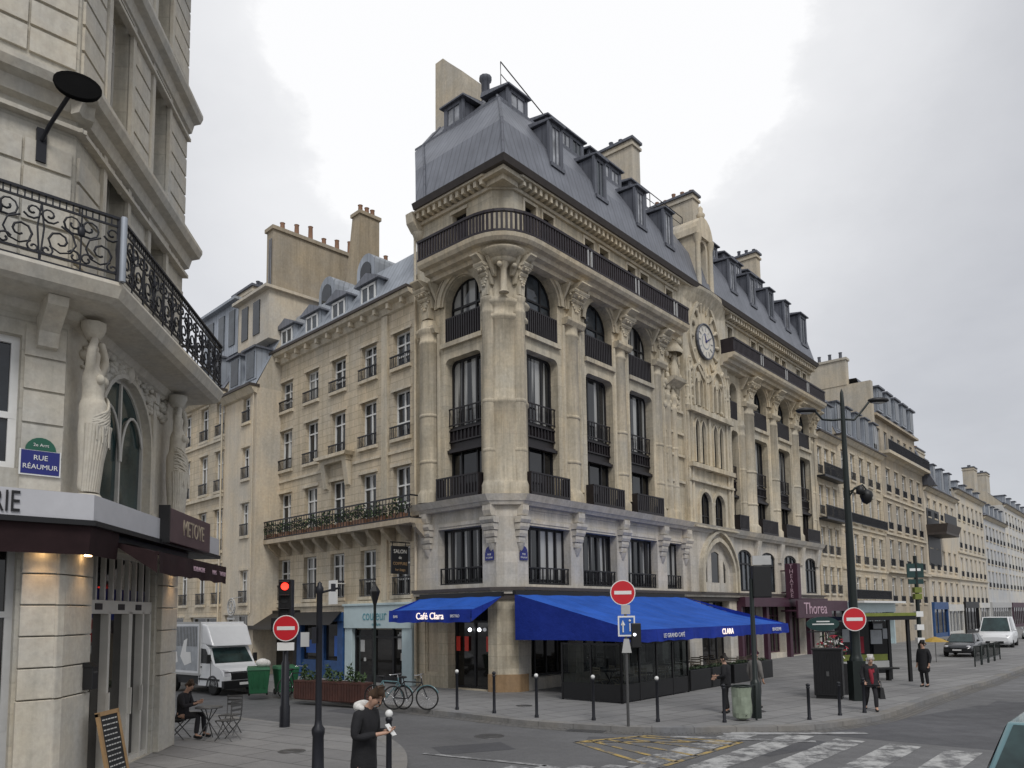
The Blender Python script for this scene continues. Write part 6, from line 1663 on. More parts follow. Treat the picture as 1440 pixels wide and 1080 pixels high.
bag = MB(); bag.hexa([(-.2, -.07, 0), (.2, -.07, 0), (.2, .07, 0), (-.2, .07, 0)], [(-.16, -.04, .3), (.16, -.04, .3), (.16, .04, .3), (-.16, .04, .3)]); bag.tube([(-.1, 0, .3), (-.06, 0, .46), (.06, 0, .46), (.1, 0, .3)], .012, 5)
o = bag.build('handbag', 'black', bevel=.02); o.matrix_world = at(10.0, 21.3, .34, R(80)); tag(o, 'black bag carried by the white haired walking person', 'bag')
person('person in black standing beside the bus shelter, seen far to the right', at(14.6, 27.7, 0, R(120)), .92, dict(), 'coat_black', 'coat_black', 'hair_dark', .5, coat_w=1.3)
person('person in a black jacket standing behind the rubbish bag by the kerb', at(5.78, 21.3, 0, R(60)), .90, dict(wR=(.1, .25, 1.1), wL=(-.1, .25, 1.05)), 'coat_black', 'coat_black', 'hair_dark', .74)
person('person in a grey coat seen behind the traffic light pole near the long awning', at(6.95, 22.4, 0, R(-60)), .92, dict(), 'cloth_grey', 'cloth_dark', 'wine', .6, hairlong=1)
# seated person at the cafe table
SIT = dict(pel=(0, 0, .50), che=(0, .06, .86), nec=(0, .11, 1.03), hd=(0, .18, 1.15), sL=(-.18, .07, .97), sR=(.18, .07, .97), eL=(-.23, .16, .72), eR=(.23, .16, .72), wL=(-.08, .36, .80), wR=(.10, .36, .78),
           hpL=(-.1, .03, .50), hpR=(.1, .03, .50), kL=(-.13, .46, .52), kR=(.13, .46, .52), aL=(-.12, .50, .09), aR=(.14, .42, .09), hemdir=(0, .6, -.5), fwd=(0, 1, -.3))
person('person in dark clothes sitting at the cafe table beside the near building', at(-7.72, 18.1, 0, R(-92)), 1.03, SIT, 'cloth_dark', 'cloth_dark', 'hair_brown', .8)

# ============================================================ CAFE FURNITURE
def chair(label, mat, group, slat=True):
    t = thing('cafe_chair', label, 'chair', I4, group=group)
    b = MB()
    for i in range(6): b.box(-.2, -.2 + i * .068, .44, .2, -.2 + i * .068 + .05, .46)
    b.build('seat', mat, t)
    b = MB()
    for z in (.66, .76, .84): b.box(-.2, -.23, z, .2, -.21, z + .05)
    b.build('backrest', mat, t)
    for s in (-1, 1):
        b = MB(); b.tube([(s * .19, -.24, .9), (s * .19, -.2, .44), (s * .19, .2, 0)], .013, 5); b.build('leg', mat, t)
        b = MB(); b.tube([(s * .17, .2, .44), (s * .17, -.24, 0)], .013, 5); b.build('leg', mat, t)
    return t
def table(label, mat, group, r=.3):
    t = thing('cafe_table', label, 'table', I4, group=group)
    b = MB(); b.lathe([(.001, .70), (r, .70), (r + .01, .715), (r, .73), (.001, .73)], n=16); b.build('tabletop', mat, t)
    for a in (0, 90):
        b = MB(Matrix.Rotation(R(a), 4, 'Z'))
        for s in (-1, 1): b.tube([(s * .26, 0, 0), (-s * .2, 0, .7)], .013, 5)
        b.build('leg', mat, t)
    return t
ch = chair('folding slatted metal chair under the seated person beside the near building', 'tube_metal', None); ch.matrix_world = at(-7.75, 18.1, 0, R(-92))
dup(ch, at(-6.5, 17.75, 0, R(75)), 'empty folding slatted metal chair right of the cafe table, nearest the street')
dup(ch, at(-6.8, 18.7, 0, R(170)), 'empty folding slatted metal chair behind the cafe table, turned towards the camera')
tb = table('round folding metal cafe table in front of the seated person', 'tube_metal', None); tb.matrix_world = at(-7.03, 18.0, 0)
G1 = 'chairs on the covered terrace under the long blue awning'
bc = chair('cane coloured bistro chair on the covered terrace behind the dark glass screens', 'cane', G1); bc.matrix_world = WR @ at(.6, -4.2, 0, .3)
tt = table('small round table on the covered terrace behind the dark glass screens', 'dark_bronze', 'tables on the covered terrace under the long blue awning'); tt.matrix_world = WR @ at(1.2, -4.0, 0)
k = 0
for x in (1.9, 2.9, 3.4, 5.9, 7.0, 7.7, 8.9, 9.8, 10.7):
    for y in (-4.2, -2.6):
        k += 1
        dup(bc, WR @ at(x + random.uniform(-.1, .1), y, 0, random.uniform(-.6, .6) + (1.57 if k % 2 else -1.57)), group=G1)
for x in (2.4, 6.4, 8.3, 10.2):
    for y in (-4.1, -2.6): dup(tt, WR @ at(x, y, 0))
# glass screens of the terrace
te = thing('terrace_screen', 'dark framed glass terrace screen under the front of the long blue awning', 'screen', WR)
b = MB()
pts = [(-.45, -2.7), (-.45, -4.95), (3.75, -4.95), (3.75, -3.6)]
for (xa, ya), (xb, yb) in zip(pts, pts[1:]):
    d = Vector((xb - xa, yb - ya, 0)); n = max(1, round(d.length / 1.05))
    for i in range(n + 1): x, y = xa + d.x * i / n, ya + d.y * i / n; b.box(x - .03, y - .03, 0, x + .03, y + .03, 1.82)
    u = d.normalized() * 0; x0, x1, y0, y1 = min(xa, xb) - .02, max(xa, xb) + .02, min(ya, yb) - .02, max(ya, yb) + .02
    b.box(x0, y0, .04, x1, y1, .5); b.box(x0, y0, 1.76, x1, y1, 1.82); b.box(x0, y0, .5, x1, y1, .56)
b.build('frame', 'black', te)
for (xa, ya), (xb, yb) in zip(pts, pts[1:]):
    b = MB(); b.quad((xa, ya, .56), (xb, yb, .56), (xb, yb, 1.76), (xa, ya, 1.76)); b.build('pane', 'clear_glass', te)
for i, x in enumerate((4.9, 6.4, 8.4, 10.4)):
    t = thing('planter', 'low dark planter with clipped leaves along the front of the covered terrace', 'planter', WR @ at(x, -4.7, 0), group='planters along the covered terrace')
    b = MB(); b.box(-.85, -.2, 0, .85, .2, .72); b.build('trough', 'black', t, bevel=.02)
    b = MB(); leafclump(b, (0, 0, .74), .8, .16, .1, 220, .045); b.build('foliage', ['leaf_dark', 'leaf_dark'], t)
# menu board leaning at the near shop door
mbd = thing('menu_board', 'chalk menu board in a wooden frame leaning beside the near shop door', 'sign', WB @ at(-4.3, -.62, 0, R(-6)))
b = MB(Matrix.Rotation(R(-12), 4, 'X')); b.box(-.34, -.02, .1, -.28, .03, 1.25); b.box(.28, -.02, .1, .34, .03, 1.25); b.box(-.34, -.02, 1.2, .34, .03, 1.27); b.box(-.34, -.02, .1, .34, .03, .16); b.box(-.32, .0, 0, -.28, .03, .1); b.box(.28, .0, 0, .32, .03, .1); b.build('frame', 'wood_frame', mbd)
b = MB(Matrix.Rotation(R(-12), 4, 'X')); b.box(-.28, -.005, .16, .28, .02, 1.2); b.build('board', 'chalk_board', mbd)
b = MB(Matrix.Rotation(R(-12), 4, 'X'))
for i in range(11):
    z = 1.12 - i * .085; x = -.22
    while x < .2:
        w_ = random.uniform(.03, .1); b.box(x, -.009, z, min(x + w_, .24), -.006, z + .02); x += w_ + .025
b.build('chalk_writing', 'chalk', mbd)

# ============================================================ STREET FURNITURE
G = 'bollards along the kerb of the corner pavement'
bo = thing('bollard', 'x', 'bollard', I4, group=G)
b = MB(); b.lathe([(.055, 0), (.055, .06), (.042, .09), (.038, 1.0), (.05, 1.02), (.05, 1.05), (.03, 1.07)], n=10); b.build('post', 'iron', bo)
bb = b; b = MB(); b.ball((0, 0, 1.11), .055, n=8); wb_ = b.build('ball_top', 'iron', bo); wb_data = wb_.data
def bollard(x, y, label, white=False, h=1.0, first=False):
    o = bo if first else dup(bo, I4)
    o.matrix_world = at(x, y, 0) @ Matrix.Diagonal((1, 1, h, 1)); o['label'] = label
    for c in o.children:
        if c.name.startswith('ball_top'):
            c.data = wb_data.copy(); c.data.materials[0] = MATS['white_paint' if white else 'iron']
    return o
bollard(-1.67, 22.86, 'white topped black bollard in front of the restaurant door under the small blue awning', True, first=True)
bollard(-.56, 21.93, 'all black bollard standing right in front of the brown stained corner pier')
bollard(.6, 20.92, 'white topped black bollard at the left end of the long awning', True)
bollard(2.05, 20.22, 'white topped black bollard before the glass terrace screen, left of the no entry sign pole', True)
bollard(3.63, 19.81, 'white topped black bollard right of the no entry sign pole with the blue plate', True, .98)
bollard(5.24, 19.53, 'black bollard just left of the rubbish bag', False, .82)
bollard(7.47, 19.83, 'short black bollard standing alone between the traffic light pole and the dark cabinet', False, .78)
bollard(8.55, 20.55, 'short black bollard in front of the dark cabinet', False, .75)
bollard(9.4, 21.0, 'black bollard beside the walking person with the red scarf', False, .8)
o = bollard(-1.56, 11.2, 'tall black bollard with a pale top beside the person looking at a phone', True, 1.0); o['group'] = 'bollard by the near kerb'
o.matrix_world = at(-1.93, 12.05, 0) @ Matrix.Diagonal((1.1, 1.1, 1.13, 1))

def disc_sign(parent, M, r=.3, name='no_entry_disc'):
    b = MB(M); b.disc((0, 0), r, -.012, .012, 0, 28); b.disc((0, 0), r * .93, -.016, -.01, 1, 28); b.box(-r * .68, -.02, -r * .14, r * .68, -.012, r * .14, 0)
    return b.build(name, ['sign_white', 'sign_red'], parent)
# traffic light with no entry sign, left
tl = thing('traffic_light', 'red traffic light on a black pole with a no entry sign near the white truck', 'traffic light', at(-5.81, 19.8, 0))
b = MB(); b.lathe([(.13, 0), (.13, .5), (.11, .55), (.1, 1.6), (.07, 1.65), (.06, 3.0)], n=12); b.build('pole', 'iron', tl)
b = MB(); b.box(-.17, -.14, 2.72, .17, .12, 3.72); b.box(-.3, .0, 2.6, .3, .03, 3.78) if False else None
for z in (2.86, 3.2, 3.54): b.lathe([(.12, 0), (.12, .16)], (0, 0, 0), 10) if False else b.box(-.13, -.26, z + .1, .13, -.14, z + .13)
b.box(-.36, -.1, 2.4, -.2, .06, 2.75); b.build('signal_box', 'black', tl, bevel=.02)
b = MB()
b.disc((0, 3.54), .095, -.17, -.14, 0, 16); b.build('red_lamp', 'red_glow', tl)
b = MB()
for z in (2.86, 3.2): b.disc((0, z), .095, -.155, -.14, 0, 16)
b.build('dark_lens', 'chalk_board', tl)
disc_sign(tl, Matrix.Translation((.06, -.2, 2.48)), .33)
b = MB(); b.box(-.17, -.17, 1.92, .26, -.15, 2.12); b.build('plate', 'sign_white', tl)
# slim lamp post with sign board, left foreground
lp = thing('lamp_post', 'slim black post with a fluted base and a small side bracket in the left foreground', 'post', at(-2.98, 11.9, 0))
b = MB(); b.lathe([(.13, 0), (.13, .25), (.095, .3), (.085, .95), (.1, 1.0), (.1, 1.06), (.06, 1.12), (.05, 1.2), (.045, 3.1), (.06, 3.13), (.06, 3.2), (.035, 3.24), (.035, 3.27), (.001, 3.3)], n=14); b.build('pole', 'iron', lp)
b = MB(); b.tube([(0, 0, 3.12), (.32, 0, 3.2)], .018, 5); b.box(.18, -.03, 3.14, .24, .03, 3.26); b.box(-.09, -.1, 2.35, -.02, -.06, 2.6); b.build('bracket', 'iron', lp)
b = MB(); b.box(-.28, -.02, 2.3, -.15, .0, 2.52); b.build('plate', 'grey_paint', lp)
bn = thing('banner', 'blank white banner board hanging on the warm stone house above the blue shop front', 'sign', WL @ Matrix.Translation((-5.2, -.6, 3.3)))
b = MB(); b.box(-.32, -.03, 0, .32, .03, 1.05); b.box(-.03, .03, .9, .03, .6, .94); b.build('board', 'white_paint', bn)
l2 = thing('street_lamp', 'slender black lantern post in front of the pale blue shop front', 'street lamp', at(-4.45, 24.9, 0))
b = MB(); b.lathe([(.1, 0), (.1, .3), (.05, .4), (.045, 3.1), (.06, 3.15)], n=10); b.build('pole', 'lamp_green', l2)
b = MB(); b.lathe([(.06, 3.15), (.17, 3.55), (.15, 3.6), (.05, 3.75), (.02, 3.85)], n=6, smooth=False); b.build('lantern', 'black', l2)
# no entry sign with one way plate
ns = thing('road_sign', 'no entry sign with blue cycle plate on a grey pole before the long awning', 'sign', at(2.77, 19.05, 0))
b = MB(); b.lathe([(.035, 0), (.035, 3.55)], n=10); b.build('pole', 'tube_metal', ns)
disc_sign(ns, Matrix.Translation((-.06, -.06, 3.25)), .31)
b = MB(); b.box(-.2, -.075, 2.18, .22, -.05, 2.68, 0); b.box(-.165, -.08, 2.22, .185, -.07, 2.64, 1)
b.tube([(-.08, -.085, 2.28), (-.08, -.085, 2.52)], .022, 4, 0); b.tube([(-.12, -.085, 2.45), (-.08, -.085, 2.56), (-.04, -.085, 2.45)], .018, 4, 0); b.tube([(.09, -.085, 2.3), (.09, -.085, 2.5)], .018, 4, 0); b.ball((.09, -.085, 2.56), .03, 0, 6); b.build('blue_plate', ['sign_white', 'sign_blue'], ns)
b = MB(); b.box(-.11, -.07, 2.72, .11, -.05, 2.95); b.hexa([(-.12, -.07, 1.78), (.12, -.07, 1.78), (.12, -.05, 1.78), (-.12, -.05, 1.78)], [(-.06, -.07, 2.12), (.06, -.07, 2.12), (.06, -.05, 2.12), (-.06, -.05, 2.12)]); b.build('plate', 'grey_paint', ns)
b = MB(); b.box(.12, -.1, 1.9, .36, .12, 2.5); b.box(.05, -.02, 2.1, .14, .02, 2.15); b.build('signal_box', 'black', ns, bevel=.03)
b = MB(); b.ball((.2, -.1, 2.22), .035, 0, 6); b.build('signal_lamp', 'cold_glow', ns)
# traffic light seen from behind
tb_ = thing('traffic_light', 'traffic light seen from behind with a dark back board, beside the rubbish bag', 'traffic light', at(6.27, 20.25, 0))
b = MB(); b.lathe([(.13, 0), (.13, .9), (.1, .95), (.07, 1.0), (.055, 3.6)], n=12); b.build('pole', 'lamp_green', tb_)
b = MB(); b.box(.02, -.12, 3.1, .5, .08, 3.95); b.box(-.02, -.05, 3.3, .06, .05, 3.36); b.build('signal_box', 'black', tb_, bevel=.03)
b = MB(); b.box(.02, -.14, 3.96, .5, -.1, 4.2); b.build('plate', 'grey_paint', tb_)
# rubbish bag on its ring
rg_ = thing('rubbish_bag', 'pale green translucent rubbish bag hanging from a ring on a stand', 'bin', at(5.78, 19.85, 0))
b = MB(); b.tube([(.25 * math.cos(a), .25 * math.sin(a), .86) for a in [i * math.pi / 8 for i in range(17)]], .022, 6); b.tube([(.26, 0, .88), (.36, 0, .88), (.36, 0, 0)], .028, 6); b.build('ring_stand', 'lamp_green', rg_)
b = MB(); n = 20
prof = [(.255, .86), (.25, .8), (.235, .6), (.24, .4), (.245, .2), (.22, .08), (.1, .03), (.001, .03)]
for j in range(len(prof) - 1):
    for i in range(n):
        def pt(j_, i_):
            r, z = prof[j_]; a = 2 * math.pi * i_ / n; rr = r * (1 + .06 * math.sin(a * 5 + z * 9) * (z < .8)); return (rr * math.cos(a), rr * math.sin(a), z)
        b.add([pt(j, i), pt(j, (i + 1) % n), pt(j + 1, (i + 1) % n), pt(j + 1, i)], [(0, 1, 2, 3)], 0, True)
b.build('bag', 'bag_green', rg_)
b = MB(); leafclump(b, (0.02, -.1, .2), .17, .14, .12, 60, .05, (0,)); b.build('litter', 'black', rg_)
# dark advertising cabinet
cb = thing('cabinet', 'dark ribbed street cabinet standing by the tall lamp post', 'cabinet', at(9.95, 24.6, 0, R(-28)))
b = MB(); b.box(-.42, -.3, .1, .42, .3, 1.5)
for i in range(11): x = -.4 + i * .08; b.box(x - .012, -.315, .16, x + .012, -.3, 1.44)
b.box(-.45, -.33, 1.5, .45, .33, 1.56); b.box(-.38, -.26, 0, .38, .26, .1); b.build('body', 'black', cb, bevel=.015)
b = MB(); b.box(-.04, -.32, .7, .04, -.31, .85); b.build('lock', 'tube_metal', cb)
fl = thing('flower_display', 'red and pale flower display standing behind the dark cabinet', 'plant', at(10.5, 25.6, 0))
b = MB(); b.box(-.4, -.2, 0, .4, .2, 1.0); b.build('stand', 'black', fl)
b = MB(); leafclump(b, (0, 0, 1.5), .5, .3, .55, 160, .08, (0, 0, 1, 2)); b.build('flowers', ['leaf_dark', 'scarf_red', 'fur_white'], fl)
shs = thing('shop_sign', 'dark teal oval hanging sign above the dark cabinet', 'sign', at(10.35, 25.9, 0))
b = MB(); b.lathe([(.04, 0), (.04, 2.05)], n=8); b.box(-.5, -.05, 2.02, .5, .05, 2.06); b.build('pole', 'black', shs)
b = MB(); b.extr([(.55 * math.cos(2 * math.pi * i / 20), 2.3 + .24 * math.sin(2 * math.pi * i / 20)) for i in range(20)], 'y', -.04, .04, 0); b.box(-.36, -.05, 2.27, .36, -.045, 2.31, 1); b.box(-.22, -.05, 2.36, .22, -.045, 2.4, 1); b.build('panel', ['road_sign_green', 'sign_white'], shs)
# tall lamp post
tp = thing('street_lamp', 'tall tapering street lamp post with two curved arms and a no entry sign', 'street lamp', at(10.5, 23.84, 0))
b = MB(); b.lathe([(.2, 0), (.2, 1.25), (.18, 1.3), (.15, 1.4), (.14, 2.0), (.12, 4.5), (.085, 7.0), (.065, 9.2), (.05, 9.6), (.001, 9.75)], n=14); b.box(-.2, -.2, 0, .2, .2, 1.2); b.build('pole', 'lamp_green', tp)
b = MB()
for s, zt in ((-1, 8.7), (1, 9.0)):
    b.tube([(0, 0, 8.75), (s * .35, 0, 8.72), (s * .65, 0, zt + .05), (s * .85, 0, zt + .3), (s * 1.0, 0, zt + .35)], .035, 6)
b.tube([(0, 0, 6.2), (.25, 0, 6.55), (.5, 0, 6.65), (.6, 0, 6.5)], .03, 6); b.tube([(0, 0, 6.4), (.3, -.2, 6.55)], .025, 5); b.build('arm', 'lamp_green', tp)
for s, zt in ((-1, 8.7), (1, 9.0)):
    b = MB(Matrix.Translation((s * 1.15, 0, zt + .34))); b.ball((0, 0, 0), .3, 0, 8, (1.15, .55, .32)); b.ball((0, 0, -.04), .25, 1, 8, (1.0, .45, .3)); b.build('lamp_head', ['black', 'lamp_lens'], tp)
b = MB(); b.lathe([(.05, 6.5), (.17, 6.42), (.2, 6.3), (.13, 6.1), (.001, 6.02)], (.6, 0, 0), 10); b.lathe([(.04, 6.6), (.12, 6.5), (.13, 6.35), (.001, 6.3)], (.32, -.2, 0), 8); b.build('lantern', 'black', tp)
disc_sign(tp, Matrix.Translation((-.12, -.3, 2.47)), .36)
# bus shelter
bs_ = thing('bus_shelter', 'dark bus shelter with glass back wall, bench and green roof edge', 'bus shelter', at(13.9, 29.6, 0, R(12)))
b = MB()
for x in (-1.0, 1.3): b.box(x - .06, -.1, 0, x + .06, 0, 2.35); b.box(x - .06, 1.0, 0, x + .06, 1.1, 2.35)
b.box(-1.2, -.3, 2.35, 1.5, 1.3, 2.5); b.build('frame', 'black', bs_)
b = MB(); b.box(-1.2, -.32, 2.5, 1.5, -.26, 2.62); b.build('roof_edge', 'yellow_green', bs_)
b = MB(); b.box(-1.0, 1.03, .25, 1.3, 1.05, 2.3); b.build('pane', 'pane_deep', bs_)
b = MB()
for x, z, w_, h_ in ((-.8, 1.5, .3, .5), (-.4, 1.75, .35, .3), (.45, 1.4, .5, .55), (.6, 2.0, .4, .2), (1.0, 1.6, .2, .4)): b.box(x, .99, z, x + w_, 1.02, z + h_)
b.build('notice', 'truck_grey', bs_)
b = MB(); b.box(-.9, .4, .44, 1.2, .8, .5); b.box(-.5, .5, 0, -.4, .7, .44); b.box(.8, .5, 0, .9, .7, .44); b.build('bench', 'black', bs_)
b = MB(); b.box(-.85, .98, .75, 1.15, 1.0, 1.0); b.build('timetable_panel', 'yellow_green', bs_)
b = MB(); b.box(-.25, .96, 1.05, .1, .98, 1.7); b.build('red_poster', 'scarf_red', bs_)
b = MB(); b.box(-.9, .97, .42, 1.2, .99, .74); b.build('grey_panel', 'grey_paint', bs_)
pole = thing('direction_sign', 'dark green direction sign on a banded pole beyond the bus shelter', 'sign', at(18.6, 35.5, 0))
b = MB(); b.lathe([(.1, 0), (.08, 5.2)], n=10); b.build('pole', 'lamp_green', pole)
b = MB(); b.box(-.42, -.06, 4.2, .34, .0, 4.85, 0); b.box(-.3, -.07, 4.5, .2, -.055, 4.62, 1); b.box(-.38, -.06, 3.9, .3, 0, 4.12, 0); b.build('panel', ['road_sign_green', 'sign_white'], pole)
b = MB()
for z, m in ((1.2, 0), (1.8, 0), (2.4, 0), (3.2, 1), (3.5, 1)): b.box(-.16, -.14, z, .16, .1, z + .25, m)
b.build('plate', ['sign_white', 'yellow_green'], pole)

# railings along the far kerb
def guard(label, M, n=5):
    t = thing('pedestrian_barrier', label, 'barrier', M, group='green barriers along the kerb near the far vans')
    b = MB()
    b.tube([(0, 0, 0), (0, 0, .95), (1.5, 0, .95), (1.5, 0, 0)], .03, 6); b.tube([(0, 0, .25), (1.5, 0, .25)], .022, 5)
    for i in range(1, 8): b.tube([(1.5 * i / 8, 0, .25), (1.5 * i / 8, 0, .95)], .014, 4)
    b.build('frame', 'lamp_green', t); return t
LG = ['leftmost dark green barrier of the row behind the far kerb', 'second dark green barrier of the row behind the far kerb', 'third dark green barrier of the row, before the white van', 'rightmost dark green barrier of the row behind the far kerb']
for i in range(4):
    v = C2 + uR * (21.5 + i * 1.75) + nR * 10.5
    guard(LG[i], at(v.x, v.y, 0, math.atan2(uR.y, uR.x)))

# green wheeled bins
def wheelie(label, M):
    t = thing('wheelie_bin', label, 'bin', M, group='green bins by the truck')
    b = MB(); b.hexa([(-.3, -.26, .1), (.3, -.26, .1), (.3, .26, .1), (-.3, .26, .1)], [(-.38, -.34, .92), (.38, -.34, .92), (.38, .34, .92), (-.38, .34, .92)])
    for i in (-.2, 0, .2): b.box(i - .02, -.35, .3, i + .02, -.28, .88)
    b.build('body', 'bin_green', t, bevel=.03)
    b = MB(); b.hexa([(-.4, -.37, .92), (.4, -.37, .92), (.4, .38, .92), (-.4, .38, .92)], [(-.36, -.3, 1.0), (.36, -.3, 1.0), (.36, .34, 1.04), (-.36, .34, 1.04)]); b.tube([(-.35, .42, .96), (.35, .42, .96)], .02, 6); b.build('lid', 'bin_green', t, bevel=.02)
    for s in (-1, 1):
        b = MB(); b.M = Matrix.Translation((s * .3, .25, .11)) @ Matrix.Rotation(R(90), 4, 'Y'); b.lathe([(.11, -.03), (.11, .03)], n=14); b.build('wheel', 'rubber', t)
    return t
b1 = wheelie('green wheeled rubbish bin in front of the white truck, with bags on its lid', at(-9.05, 27.6, 0, R(20)))
b2 = dup(b1, at(-8.2, 28.0, 0, R(35)), 'green wheeled rubbish bin half hidden behind the traffic light pole')
bg_ = MB(); bg_.ball((0, 0, .12), .2, 0, 8, (1.2, 1, .8)); bg_.ball((.15, .05, .1), .13, 0, 8)
o = bg_.build('rubbish_sack', 'fur_white'); o.matrix_world = at(-8.95, 27.7, 1.03); tag(o, 'pale rubbish sack lying on the lid of the green bin', 'bag')
# planter boxes of the left terrace
for i, (x, y, l_) in enumerate(((-6.75, 25.8, 'leftmost'), (-5.82, 25.2, 'middle'), (-5.0, 24.68, 'rightmost'))):
    t = thing('planter', l_ + ' red brown wooden planter box with shrubs before the blue shop front', 'planter', at(x, y, 0, R(-32)) @ Matrix.Diagonal((.86, 1, 1, 1)), group='wooden planters before the blue shop front')
    b = MB(); b.box(-.56, -.22, .05, .56, .22, .66)
    for j in range(9): xx = -.54 + j * .135; b.box(xx - .055, -.24, .08, xx + .055, -.2, .64)
    b.box(-.58, -.25, .62, .58, .25, .68); b.build('box', 'planter_wood', t)
    b = MB(); leafclump(b, (0, 0, .82), .5, .2, .22, 170, .06); leafclump(b, (-.3, 0, 1.05), .12, .1, .25, 50, .06); b.build('foliage', ['leaf', 'leaf_dark'], t)

# bicycles
def bicycle(label, M, frame='car_teal'):
    t = thing('bicycle', label, 'bicycle', M)
    def torus(b, c, r, th):
        n = 24; b.tube([(c + r * math.cos(2 * math.pi * i / n), 0, r + .02 + r * math.sin(2 * math.pi * i / n)) for i in range(n + 1)], th, 6, caps=False)
    for c in (-.52, .52):
        b = MB(); torus(b, c, .33, .024); o = b.build('wheel', 'rubber', t)
        b = MB()
        for i in range(9): a = math.pi * i / 9; b.tube([(c + .31 * math.cos(a), 0, .35 + .31 * math.sin(a)), (c - .31 * math.cos(a), 0, .35 - .31 * math.sin(a))], .004, 3)
        b.ball((c, 0, .35), .035, 0, 6, (1, 2, 1)); b.build('spokes', 'chrome', o)
    b = MB(); A, B, C_, D = (-.52, 0, .35), (-.08, 0, .32), (-.2, 0, .82), (.36, 0, .80)
    for p_, q_ in ((A, B), (A, C_), (B, C_), (B, D), (C_, D)): b.tube([p_, q_], .02, 6)
    b.tube([D, (.34, 0, .92)], .02, 6); b.tube([D, (.42, 0, .6), (.52, 0, .35)], .018, 6); b.build('frame', frame, t)
    b = MB(); b.tube([(.34, 0, .92), (.32, 0, 1.0)], .015, 6); b.tube([(.22, -.28, 1.02), (.34, -.2, 1.03), (.34, .2, 1.03), (.22, .28, 1.02)], .014, 6); b.build('handlebar', 'chrome', t)
    b = MB(); b.tube([(-.2, 0, .82), (-.22, 0, .92)], .015, 6); b.ball((-.24, 0, .95), .1, 0, 8, (1.4, .8, .4)); b.build('saddle', 'black', t)
    b = MB(); b.tube([(-.08, -.08, .22), (-.08, -.08, .32), (-.08, .08, .32), (-.08, .08, .42)], .012, 5); b.lathe([(.09, -.005), (.09, .005)], (0, 0, 0), 4) if False else None; b.build('pedals', 'chrome', t)
    b = MB(); n = 10; b.tube([(.52 + .37 * math.cos(a), 0, .35 + .37 * math.sin(a)) for a in [.4 + i * 2.2 / n for i in range(n + 1)]], .02, 4); b.build('mudguard', 'car_teal', t)
    return t
bicycle('dark bicycle parked nearest the restaurant door, pale front fork', at(-3.05, 22.95, 0, R(-12)), 'car_black')
bicycle('teal bicycle leaning among the parked bicycles, left of the dark one', at(-3.75, 23.3, 0, R(-25)), 'car_teal')
bicycle('dark bicycle standing behind the green bins and the traffic light pole', at(-7.6, 27.2, 0, R(60)), 'car_black')

